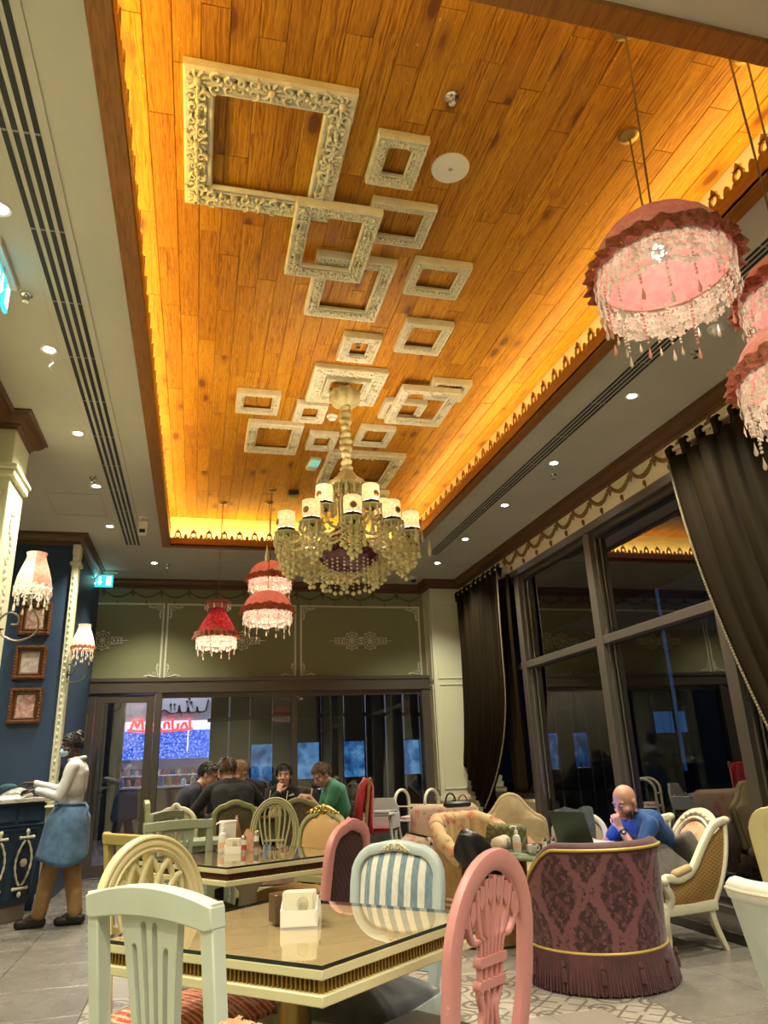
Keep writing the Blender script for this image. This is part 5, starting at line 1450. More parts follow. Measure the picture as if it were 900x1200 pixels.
mb = MB(); top = [(Vector(a)+Vector(b))/2 for a, b in zip(rs[-1], rsi[-1])]
mb.tube([tuple(p-Vector((0, 0, .008))) for p in top], .045, 10); mb.obj('rim_roll', M['plum'], t, 60)
mb = MB().tube([(p[0]*1.008, p[1]*1.008, p[2]) for p in rs[-1]], .0085, 8).tube([(p[0]*1.006, p[1]*1.006, p[2]-.004) for p in rs[0]], .0085, 8); mb.obj('gold_piping', M['goldcord'], t, 60)
mb = MB().lathe([(R0-.06, .20), (R0-.06, .40), (R0-.10, .45), (.01, .47)], 40); mb.obj('seat', M['plum'], t, 60)
mb = MB(); nfr = 230
for i in range(nfr):
    a = radians(-212+244*i/nfr); rj = .006*((i*7) % 5)/5
    p0 = ((R0+.004)*cos(a), (R0+.004)*sin(a)*1.02, .195); p1 = ((R0+.038+rj*2.5)*cos(a+.01), (R0+.038+rj*2.5)*sin(a+.01)*1.02, .008+.008*((i*3) % 4)/4)
    mb.tube([p0, ((p0[0]+p1[0])/2*1.012, (p0[1]+p1[1])/2*1.012, .10), p1], [.0065, .0062, .0045], 4)
mb.obj('fringe', M['plum'], t, kind='stuff')
for i in range(9):
    a = radians(-200+220*i/8); q = R0+.040
    mb = MB().lathe([(.003, 0), (.010, -.012), (.012, -.025), (.006, -.034), (.013, -.05), (.016, -.10), (.002, -.102)], 10, (q*cos(a), q*sin(a)*1.02, .165)); mb.obj('tassel', M['plum'], t)
MB().lathe([(R0-.02, .0), (R0-.01, .20), (R0-.06, .20), (.02, .20)], 40).obj('base', M['plum'], t)

# cream bergere with cane sides, where the man in blue sits; local +y is its front
bx, by = 3.17, 4.94; brz = face(-1, -.12)
t = thing('armchair', 'cream carved armchair with cane side panels and floral oval back', 'armchair', (bx, by, 0), brz)
for sx_ in (-1, 1):
    mb = MB(); curve_leg(mb, [(sx_*.27, .25, .30), (sx_*.295, .285, .21), (sx_*.27, .26, .10), (sx_*.28, .285, 0)], .062, .036); mb.ball((sx_*.28, .29, .018), (.026, .028, .018), 10, 6); mb.obj('leg', M['ivory'], t)
    mb = MB(); curve_leg(mb, [(sx_*.26, -.12, .27), (sx_*.265, -.135, .16), (sx_*.275, -.195, 0)], .055, .032); mb.obj('leg', M['ivory'], t)
    # arm: scroll post, padded arm, sweeping up to the back
    pth = [(sx_*.285, .25, .26), (sx_*.30, .215, .34), (sx_*.31, .255, .415), (sx_*.31, .235, .455), (sx_*.31, .13, .445), (sx_*.31, .02, .49), (sx_*.30, -.11, .625), (sx_*.285, -.24, .735), (sx_*.27, -.37, .765)]
    p = spline(pth, 6); mb = MB().sweep(p, rect(.052, .040, .012), (1, 0, 0)); mb.ball(p[-1], (.030, .035, .026), 10, 6); mb.ball((sx_*.31, .262, .440), (.032, .032, .032), 12, 8); mb.obj('arm', M['ivory'], t, 50)
    mb = MB().caps_((sx_*.31, .16, .475), .027, (sx_*.31, .05, .500), .027); mb.obj('arm_pad', M['floral'], t, 60)
    lo = [(sx_*.275, .22, .25), (sx_*.275, .05, .245), (sx_*.27, -.08, .245), (sx_*.26, -.15, .25)]
    up = [(sx_*.295, .21, .40), (sx_*.31, .08, .455), (sx_*.30, -.10, .610), (sx_*.272, -.355, .745)]
    lo = spline(lo, 6); up = spline(up, 6)
    rs = [[tuple(Vector(a).lerp(Vector(b), k/8)+Vector((sx_*.020*sin(pi*k/8), -.03*sin(pi*k/8)*i/18, 0))) for i, (a, b) in enumerate(zip(lo, up))] for k in range(9)]
    mb = MB().rings(rs, caps=False, wrap=False); mb.obj('cane_panel', M['canedk'], t, 60)
    mb = MB().tube([tuple(Vector(a)+Vector((0, -.03*0, 0))) for a in [r[-1] for r in rs]], .018, 8); mb.obj('back_stile', M['ivory'], t)
MB().sweep([(-.27, -.14, .265), (.27, -.14, .265), (.285, .25, .265), (-.285, .25, .265)], rect(.05, .065, .012), (0, 0, 1), closed=True).obj('seat_rail', M['ivory'], t, 40)
o = arc(0, 0, .265, .245, 0, 2*pi, 28)[:-1]
MB().pad([(x, y*.82+.05) for x, y in o], .315, .075, 6, back=.27, axis='z').obj('seat', M['floral'], t, 60)
tilt = lambda x, y, z: (x, y-.17-(z-.32)*.46, z)
ov = arc(0, .570, .205, .225, 0, 2*pi, 36)[:-1]
mb = MB().sweep([(a, 0, b) for a, b in ov], [(-.038, .012), (-.038, -.02), (.038, -.02), (.038, .010), (.024, .022), (.010, .012), (-.006, .022), (-.022, .012)], (0, 1, 0), closed=True)
for k in range(7): a = pi/2+(k-3)*.22; mb.ball((.205*cos(a), .018, .570+.225*sin(a)+.014), (.020, .014, .016), 8, 5)
mb.xf(tilt); mb.obj('oval_frame', M['ivory'], t, 45)
mb = MB().pad([(a*.86, .570+(b-.570)*.86) for a, b in ov], .0, .035, 5, back=-.02); mb.xf(tilt); mb.obj('back_pad', M['floralmed'], t, 60)
def cushion(label, loc, w, h, th, mat, rot, name='cushion', crease=False):
    mb = MB(); n = 10; rs = []
    for j in range(-4, 5):
        f = 1-abs(j/4.0)**2.5; e = .0
        ring = []
        for k in range(40):
            a = 2*pi*k/40; c, s_ = cos(a), sin(a); q = 1/max(abs(c), abs(s_))**.82
            kk = (.80+.20*(1-abs(j/4)**3))
            ring.append((w/2*c*q*kk*(.93+.07*abs(sin(2*a))), th/2*(j/4.0)*(1-.35*abs(cos(2*a))*0), h/2*s_*q*kk*(.93+.07*abs(sin(2*a)))))
        rs.append(ring)
    mb.rings(rs); o = mb.obj(name, mat, None, 70, loc); o.rotation_euler = rot
    sub = o.modifiers.new('soft', 'SUBSURF'); sub.levels = 1; sub.render_levels = 1
    return tag(o, label, 'cushion')
cushion('taupe cushion standing behind the man on the cream armchair', (3.36, 4.93, .53), .31, .29, .12, M['greyv'], (radians(-14), radians(20), brz+.1))
cushion('dark grey cushion lying against the near cane arm', (3.12, 4.80, .47), .38, .30, .12, M['greyv'], (radians(-42), radians(-24), brz-1.0))
# second cream chair behind the man with a grey jacket over it
uph_chair('cream chair with a grey jacket over its back, beyond the man', 2.98, 5.72, -.4, -.9, M['ivory'], M['beigepad'], M['beigepad'], M['beigepad'], .80, .44, zs=.38, round_=.13, arch=.02, fw=.045)
mb = MB(); rs = []
for j in range(9):
    z = .83-.50*abs(j-4)/4 if j != 4 else .835; yy = .05*(1 if j > 4 else -1)*(1 if j != 4 else 0)+(.02 if j > 4 else -.02)*abs(j-4)/4
    rs.append([(-.14+.28*k/12+.012*sin(k*1.3+j), yy+.012*sin(k*1.9+j*.7), z+.012*sin(k*.9)) for k in range(13)])
mb.rings(rs, caps=False, wrap=False); o = mb.obj('jacket', cloth('grey_jacket', (.06, .065, .06), (.04, .045, .04)), None, 70, (2.93, 5.68, 0), face(-.4, -.9))
sm = o.modifiers.new('thick', 'SOLIDIFY'); sm.thickness = .012; tag(o, 'dark grey sleeveless jacket hung on the cream chair back', 'jacket')
# tufted floral barrel chair
cx, cy = 2.10, 5.62; t = thing('barrel_chair', 'rose floral barrel chair with deep tufting and amber velvet outside', 'armchair', (cx, cy, 0), face(.35, -.94))
def bz(a): d = abs(math.degrees(a)+90); return .785-.25*min(1, max(0, (d-35)/80))**1.5
rs, uv = tub(.335, .16, bz, -205, 25, flare=.02); MB().rings(rs, caps=False, wrap=False).obj('outer_back', M['amber'], t, 60)
mb = MB(); n = 60; rows = []
for j in range(15):
    row = []
    for i in range(n+1):
        a = radians(-205+230*i/n); v = j/14; z = .36+(bz(a)-.36)*v; puff = .028*abs(sin(i/n*13*pi))*(.4+.6*v)
        row.append(((.255+.02*v-puff)*cos(a), (.255+.02*v-puff)*sin(a), z))
    rows.append(row)
mb.rings(rows, caps=False, wrap=False); mb.obj('tufted_back', M['floral'], t, 70)
mb = MB(); m_ = len(rs[-1])
cen = [((Vector(rs[-1][int(i*(m_-1)/n)])*Vector((.90, .90, 1)))) for i in range(n+1)]
mb.tube([tuple(p) for p in cen], [.052+.010*abs(sin(i/n*13*pi)) for i in range(n+1)], 12); mb.obj('top_roll', M['floral'], t, 70)
MB().lathe([(.30, .16), (.30, .36), (.27, .42), (.01, .44)], 36).obj('seat', M['floral'], t, 60)
mb = MB()
for k in range(6): mb.lathe([(.350, .10+.035*k), (.362, .1175+.035*k), (.350, .135+.035*k)], 40, caps=False)
mb.obj('ribbed_band', M['natwood'], t, 60); MB().lathe([(.30, .0), (.345, .02), (.345, .30), (.3, .31)], 40).obj('base', M['amber'], t)
cushion('olive lattice cushion in the floral barrel chair', (2.20, 5.36, .66), .36, .25, .10, diamond_mat('olive_lattice', (.16, .14, .035), (.055, .045, .012), 16), (radians(-12), radians(-6), face(.3, -.95)))
# black leather bag / jacket slumped on the barrel chair
mb = MB(); rs = []
for j in range(15):
    v = j/14; c = Vector((-.17+.36*v, -.03-.05*v, .10-.24*v**1.25)); w_ = .025+.070*sin(pi*min(1, v*.95+.08))**.7
    rs.append([(c.x+w_*.55*cos(2*pi*k/24)*(1+.15*sin(3*k*.7+j)), c.y+w_*.40*sin(2*pi*k/24)*(1+.18*sin(2*k*.6+j*1.3)), c.z+w_*1.5*(cos(2*pi*k/24+.6) if k % 24 < 14 else .7*cos(2*pi*k/24+.6))+.012*sin(k*1.1+j*.8)) for k in range(24)])
mb.rings(rs); o = mb.obj('leather_jacket', Mat('black_leather', (.010, .009, .009), .32), None, 70, (1.93, 5.24, .60), .1); ss = o.modifiers.new('soft', 'SUBSURF'); ss.levels = 1; ss.render_levels = 1
tag(o, 'black leather jacket slumped over the barrel chair arm', 'jacket')
# camel hump-back chair
t = thing('humpback_chair', 'camel velvet hump-backed chair beside the laptop', 'armchair', (2.63, 6.1, 0), face(-.25, -.97))
prf = [(-.27, .36), (-.275, .66), (-.25, .72), (-.20, .745), (-.14, .80), (-.07, .885), (0, .91), (.07, .885), (.14, .80), (.20, .745), (.25, .72), (.275, .66), (.27, .36)]
prf = spline(prf, 4)
mb = MB().pad(prf, .045, .03, 5, back=0); mb.pad(prf, -.045, -.02, 4, back=0); mb.xf(lambda x, y, z: (x, y-.27-(z-.4)*.18, z)); mb.obj('back', M['camel'], t, 60)
mb = MB().tube([(x, -.27-(z-.4)*.18, z) for x, z in prf], .030, 10); mb.obj('back_roll', M['camel'], t, 60)
mb = MB().bbox(-.28, .28, -.27, .28, .20, .40, .04); mb.obj('seat', M['camel'], t, 60)
for sx_ in (-1, 1):
    for sy_ in (-1, 1): mb = MB().sweep([(sx_*.24, sy_*.23, .21), (sx_*.25, sy_*.25, 0)], rect(1, 1, .2), (0, 1, 0), scale=[.04, .026]); mb.obj('leg', M['darkwood'], t)
# faded floral wing sofa further back
t = thing('sofa', 'faded rose floral armchair with a straight top behind the barrel chair', 'armchair', (2.38, 6.95, 0), face(.05, -1))
mb = MB().bbox(-.34, .34, -.38, -.20, .15, .83, .045); mb.obj('back', M['floralpink'], t, 60)
for sx_ in (-1, 1): MB().bbox(sx_*.38-.075, sx_*.38+.075, -.36, .34, .15, .60, .06).obj('arm', M['floralpink'], t, 60)
MB().bbox(-.32, .32, -.22, .36, .26, .46, .05).obj('seat_cushion', M['floralpink'], t, 60); MB().bbox(-.40, .40, -.34, .33, .10, .27, .02).obj('base', M['floralpink'], t, 60)
for sx_ in (-1, 1):
    for sy_ in (-1, 1): MB().bbox(sx_*.36-.025, sx_*.36+.025, sy_*.28-.025, sy_*.28+.025, 0, .11).obj('foot', M['darkwood'], t)
cushion('small dark patterned cushion on the faded floral armchair', (2.30, 6.62, .62), .26, .24, .09, diamond_mat('dark_lattice', (.10, .07, .08), (.22, .18, .16), 20), (radians(-10), radians(28), face(0, -1)))
# glass topped low table
t = thing('lounge_table', 'low mint-edged table with a round glass top in the lounge corner', 'table', (2.46, 5.12, 0))
MB().lathe([(.02, .618), (.395, .618), (.40, .624), (.395, .630), (.02, .630)], 56).obj('glass_top', M['tableglass'], t)
MB().lathe([(.02, .575), (.36, .575), (.385, .590), (.385, .600), (.375, .614), (.02, .614)], 56).obj('table_top', painted('mint_edge', (.36, .42, .31), wear=.8), t)
MB().lathe([(.22, .0), (.23, .03), (.08, .06), (.05, .12), (.075, .25), (.05, .40), (.09, .54), (.14, .575)], 28).obj('pedestal', M['ivory'], t)
# foreground chairs cut by the right edge
t = thing('tub_chair', 'pale blue brocade tub chair cut off by the picture edge, nearest', 'armchair', (2.225, 2.42, 0), face(-.1, .99))
rs = []
for z, r in ((.14, .235), (.30, .27), (.50, .315), (.68, .35), (.755, .365)):
    rs.append([(r*cos(radians(-205+230*i/48)), r*sin(radians(-205+230*i/48)), z) for i in range(49)])
MB().rings(rs, caps=False, wrap=False).obj('back', M['brocade'], t, 60)
MB().rings([[(x*.80, y*.80, z) for x, y, z in r] for r in rs], caps=False, wrap=False).obj('inner_back', M['brocade'], t, 60)
mb = MB().tube([(x*.905, y*.905, z-.006) for x, y, z in rs[-1]], .042, 12); mb.obj('rim_roll', cloth('pale_rim', (.62, .62, .58), (.56, .56, .52)), t, 60)
mb = MB().tube([(x*1.012, y*1.012, z) for x, y, z in rs[-1]], .007, 6); mb.obj('piping', M['ivory'], t)
MB().lathe([(.22, .14), (.26, .38), (.22, .42), (.01, .43)], 36).obj('seat', M['brocade'], t, 60)
for k in range(4): a = pi/4+k*pi/2; MB().lathe([(.014, 0), (.022, .14)], 10, (.17*cos(a), .17*sin(a), 0)).obj('leg', M['ivory'], t)
uph_chair('yellow cream chair cut off by the picture edge, behind the brocade tub', 2.565, 2.93, .93, .37, M['yelcream'], M['beigepad'], M['yelcream'], M['beigepad'], .985, .44, round_=.07, arch=.02, fw=.10)
# chair with the red coat, high chair, trolley
t = thing('ladder_chair', 'tall oak chair with a red coat over its back', 'chair', (1.43, 7.72, 0), face(-1, .05))
seat_parts(t, .40, .40, .46, M['natwood'], M['brownseat'], turned=False)
L = leaner(.40, .46, radians(7))
for s in (-1, 1): mb = MB().sweep([(s*.18, 0, .44), (s*.18, 0, .8), (s*.185, 0, 1.07)], rect(.036, .03, .008), (0, 1, 0)); mb.ball((s*.185, 0, 1.08), (.019, .017, .02), 8, 6); mb.xf(L); mb.obj('back_post', M['natwood'], t)
for z in (.62, .80, .98): mb = MB().box(-.17, .17, -.010, .010, z-.03, z+.03); mb.xf(L); bevel(mb.obj('back_slat', M['natwood'], t, 30), .004)
mb = MB(); rs = []
for j in range(13):
    v = (j-6)/6; z = 1.075-.50*abs(v)**1.15+.008*sin(j); yy = (.035+.05*abs(v))*(1 if v > 0 else -1)-.0 if j != 6 else 0
    rs.append([(-.165+.33*k/14+.010*sin(k*1.7+j*.6), yy+.016*sin(k*1.3+j*.4), z+(.018*cos(k*.9) if abs(v) > .9 else .02*(1-(k/7-1)**2))) for k in range(15)])
mb.rings(rs, caps=False, wrap=False); mb.xf(leaner(.40, .46, radians(7)))
o = mb.obj('red_coat', cloth('red_wool', (.42, .012, .018), (.28, .006, .010), 60), None, 70, (1.43, 7.72, 0), face(-1, .05)); so = o.modifiers.new('thick', 'SOLIDIFY'); so.thickness = .022
tag(o, 'red coat draped over the tall oak chair', 'coat')
t = thing('high_chair', 'pale grey plastic high chair with a red seat by the dark glass', 'chair', (1.98, 8.35, 0), face(-.5, -.85))
M['hcgrey'] = Mat('grey_plastic', (.42, .43, .42), .4)
for sx_ in (-1, 1):
    for sy_ in (-1, 1): MB().tube([(sx_*.15, sy_*.13, .74), (sx_*.25, sy_*.24, 0)], .015, 8).obj('leg', M['hcgrey'], t)
mb = MB().bbox(-.20, .20, .06, .30, .70, .73, .01); mb.bbox(-.20, .20, .06, .08, .73, .75).bbox(-.20, .20, .28, .30, .73, .75); mb.obj('tray', M['hcgrey'], t)
mb = MB().rings([[(-.17, -.17, .56), (.17, -.17, .56), (.17, -.14, .56), (-.17, -.14, .56)], [(-.17, -.20, .76), (.17, -.20, .76), (.17, -.17, .76), (-.17, -.17, .76)], [(-.11, -.22, .86), (.11, -.22, .86), (.11, -.19, .86), (-.11, -.19, .86)]]); mb.obj('backrest', M['hcgrey'], t)
MB().bbox(-.16, .16, -.16, .14, .53, .57, .012).obj('seat', Mat('red_seat', (.40, .03, .05), .5), t)
for sx_ in (-1, 1): MB().bbox(sx_*.18-.012, sx_*.18+.012, -.16, .16, .56, .72, .01).obj('side', M['hcgrey'], t)
t = thing('serving_trolley', 'cream metal trolley with two arched ends near the corner', 'trolley', (2.47, 8.55, 0), radians(42))
for y_ in (-.20, .20):
    p = [(-.15, y_, 0), (-.15, y_, .80)]+[(a, y_, b) for a, b in arc(0, .80, .15, .13, pi, 0, 10)][1:]+[(.15, y_, 0)]
    MB().tube(p, .017, 8).obj('end_frame', M['ivory'], t)
for z in (.20, .60): MB().bbox(-.145, .145, -.21, .21, z, z+.018, .004).obj('shelf', M['ivory'], t)
for sx_ in (-1, 1):
    for z in (.30, .76): MB().tube([(sx_*.15, -.20, z), (sx_*.15, .20, z)], .009, 6).obj('side_bar', M['ivory'], t)
tag(MB().bbox(-.12, .12, -.16, .16, .0, .035, .008).obj('folded_cloth', floral_mat('pink_towel', (.60, .38, .36), (.70, .60, .55), (.4, .2, .2)), None, 30, (2.47, 8.55, .6185), radians(42)), 'folded pink cloth on the trolley shelf', 'cloth')
# handbag on the faded floral armchair back
t = thing('handbag', 'black and red handbag with a looped handle on the floral armchair', 'bag', (2.30, 6.66, .83))
MB().bbox(-.12, .12, -.05, .05, 0, .05, .015).obj('body', M['black'], t); MB().tube([(.045*cos(a)-.06, 0, .05+.07*sin(a)) for a in [pi*k/10 for k in range(11)]], .008, 6).obj('handle', M['black'], t)
MB().tube([(.04*cos(a)+.06, .01, .05+.05*sin(a)) for a in [pi*k/10 for k in range(11)]], .007, 6).obj('handle', Mat('red_leather', (.4, .03, .03), .4), t)
mb = MB(); mb.ball((-.03, 0, .062), .012, 8, 6); mb.obj('clasp', M['brass'], t)

# ------------------------------------------------------------------ curtains
M['velvet'] = Mat('brown_velvet', (.014, .0088, .0034), .7, spec=.07)
M['velvet'].b.inputs['Sheen Tint'].default_value = (.8, .62, .36, 1)
def curtain(label, y0, y1, x, ztop, lower, wind, nf, tabs, name='curtain', trim=True):
    """y0 (trimmed leading edge at the top) to y1; lower(u) -> (y, z) of the hem, wind(u, v) -> y"""
    t = thing(name, label, 'curtain', (x, (y0+y1)/2, 0)); yc = (y0+y1)/2
    nu, nv = nf*10, 40; rs = []
    for j in range(nv+1):
        v = j/nv; row = []
        for i in range(nu+1):
            u = i/nu; yb, zb = lower(u); yt = y0+(y1-y0)*u
            s = wind(u, v); y = yt+(yb-yt)*s; z = ztop+(zb-ztop)*v
            amp = .045*(1-.25*v)
            ph = 2*pi*nf*u+.5*sin(3*v+u*5)
            row.append((-amp*(.55*sin(ph)+.30*sin(ph*.5+1.1)+.15*sin(2.1*ph+2*v))-.015, y-yc+.012*cos(ph), z))
        rs.append(row)
    mb = MB().rings(rs, caps=False, wrap=False); o = mb.obj('drape', M['velvet'], t, 180); s_ = o.modifiers.new('thick', 'SOLIDIFY'); s_.thickness = .006
    mb = MB(); e = [r[0] for r in rs] if trim else [rs[0][0]]
    for k in range(len(e)-1):
        a, b = Vector(e[k]), Vector(e[k+1]); n = max(1, int((b-a).length/.020))
        for q in range(n): p = a.lerp(b, q/n); mb.ball((p.x-.012, p.y, p.z), (.011, .011, .013), 6, 4)
    if trim: mb.obj('bead_trim', Mat('bead_trim', (.22, .18, .12), .5), t, kind='stuff')
    tab = MB().rings([[(-.022, -.030, .0), (-.022, .030, .0), (.022, .030, .0), (.022, -.030, .0)], [(-.028, -.020, .05), (-.028, .020, .05), (.028, .020, .05), (.028, -.020, .05)], [(-.030, -.034, .12), (-.030, .034, .12), (.030, .034, .12), (.030, -.034, .12)], [(-.012, -.030, .145), (-.012, .030, .145), (.012, .030, .145), (.012, -.030, .145)]]).mesh('tab', M['velvet'], 60)
    for k in range(tabs+1 if tabs else 0): link('tab', tab, t, (-.012, y0+(y1-y0)*k/tabs-yc, ztop-.03))
    return t
M['rod'] = Mat('rod_cream', (.52, .47, .34), .4)
def rod(label, y0, y1, x, z):
    t = thing('curtain_rod', label, 'rod', (x, (y0+y1)/2, z)); h = (y1-y0)/2
    MB().tube([(0, -h, 0), (0, h, 0)], .017, 12).obj('pole', M['rod'], t)
    for s in (-1, 1): mb = MB().ball((0, s*(h+.03), 0), (.028, .038, .028), 12, 8); mb.obj('finial', M['rod'], t)
    for s in (-.9, .0, .9): MB().tube([(0, s*h, 0), (XR-x, s*h, 0)], .010, 6).obj('bracket', M['rod'], t)
    mb = MB()
    for k in range(int(h*2/.1)): mb.lathe([(.018, -.012), (.024, 0), (.018, .012)], 10).xf(lambda a, b, c: (a, b, c))
    return t
XC = 3.715
rod('cream curtain rod above the near right curtain', 2.2, 4.80, XC, 3.575)
rod('cream curtain rod above the far corner curtain', 8.42, 10.12, XC, 3.575)
# near right curtain: leading edge sweeps back toward the camera
curtain('dark brown velvet curtain swept aside, near right window', 4.76, 2.45, XC, 3.50, lambda u: (4.00-1.55*u, .80+.10*sin(3*u)), lambda u, v: .35*v+.65*v*v, 12, 12)
# far corner curtain: hangs straight then is drawn up in scooped folds
curtain('dark brown velvet curtain gathered by the corner pilaster', 8.47, 10.10, XC, 3.50, lambda u: (9.55+.75*u, .62+.62*u**1.5-.05*sin(pi*u)), lambda u, v: .04*v+.96*max(0, (v-.42)/.58)**2.4, 11, 9)
curtain('short dark sheet added in the dark gap between corner curtain and mullion', 8.36, 8.85, XC+.10, 3.45, lambda u: (8.38+.42*u, .84), lambda u, v: v, 4, 0, trim=False)  # added dark sheet, stands in for the dark gap beside the corner curtain
curtain('lower tail of dark velvet below the scooped corner curtain', 9.3, 9.75, XC+.04, .95, lambda u: (9.3+.45*u, .05), lambda u, v: v, 4, 0, trim=False)
# ------------------------------------------------------------------ people
def skin(name, col):
    m = Mat(name, col, .5, sss=.12); v = m.co('Object')
    m.base(m.ramp(m.noise(v, 16, 3), [(.3, tuple(c*.88 for c in col)), (.7, tuple(min(1, c*1.08) for c in col))])); return m
SK_L = skin('fair_skin', (.56, .32, .23)); SK_P = skin('ruddy_skin', (.52, .27, .19)); SK_D = skin('deep_skin', (.055, .026, .017))
def hairmat(n, c): m = Mat(n, c, .55, spec=.4); m.bump(m.noise(m.co('Object', (60, 60, 12)), 4, 2), .3, .004); return m
HB, HBR, HBL, HGR = hairmat('black_hair', (.010, .008, .007)), hairmat('brown_hair', (.060, .032, .016)), hairmat('blond_hair', (.22, .13, .055)), hairmat('grey_brown_hair', (.10, .065, .042))
SHOE = Mat('black_shoe', (.010, .009, .009), .45); EYEW = Mat('eye_white', (.46, .43, .40), .3); EYED = Mat('eye_dark', (.012, .008, .006), .2); LIP = Mat('lip', (.34, .13, .10), .5)
fold_tex = bpy.data.textures.new('cloth_folds', 'CLOUDS'); fold_tex.noise_scale = .11; fold_tex.noise_depth = 2
V = Vector
def basis(f):
    f = V(f).normalized(); r = f.cross(V((0, 0, 1))).normalized(); u = r.cross(f); return r, f, u
def ik(a, b, l1, l2, pole):
    a, b = V(a), V(b); d = b-a; L = min(d.length, (l1+l2)*.999); d.normalize(); b = a+d*L
    x = (l1*l1-l2*l2+L*L)/(2*L); h = sqrt(max(0, l1*l1-x*x)); p = V(pole); p = (p-d*p.dot(d)).normalized()
    return a+d*x+p*h, b
def vox(o, size, smooth=4, folds=0):
    m = o.modifiers.new('one_surface', 'REMESH'); m.mode = 'VOXEL'; m.voxel_size = size; m.use_smooth_shade = True
    m = o.modifiers.new('soft', 'SMOOTH'); m.factor = .5; m.iterations = smooth
    if folds:
        m = o.modifiers.new('folds', 'DISPLACE'); m.texture = fold_tex; m.strength = folds; m.mid_level = .5; m.texture_coords = 'LOCAL'
    return o
def hand(mb, wrist, d, n, curl, s, side, spread=1.0):
    """palm, four jointed fingers of unequal length and a thumb leaving the side near the palm's base; d = pointing, n = palm normal"""
    d = V(d).normalized(); n = V(n); n = (n-d*n.dot(d)).normalized(); x = d.cross(n)*side; w = V(wrist)
    for k in (-1.1, 0, 1.1): mb.caps_(w+x*(.010*k*s), .018*s, w+d*(.082*s)+x*(.021*k*s), .0125*s, 10)
    for k, (off, L) in enumerate(((-.031, .068), (-.0105, .078), (.0105, .073), (.030, .058))):
        p = w+d*(.085*s)+x*(off*s); a = 0.0; ln = L*s
        for q, fr in enumerate((.45, .32, .25)):
            a += curl*(.75, 1.0, .7)[q]*(1+.06*k)
            e = p+(d*cos(a)+n*sin(a)+x*(off*1.6*spread*(1 if q == 0 else .4)))*(ln*fr); mb.caps_(p, (.0095-.0008*q)*s, e, (.0088-.0010*q)*s, 8); p = e
    p = w+d*(.020*s)-x*(.020*s); e = p+(d*.62-x*.62+n*.35).normalized()*(.048*s); mb.caps_(p, .0135*s, e, .0110*s, 8)
    e2 = e+(d*.85-x*.20+n*(.25+.4*curl)).normalized()*(.034*s); mb.caps_(e, .0110*s, e2, .0085*s, 8)
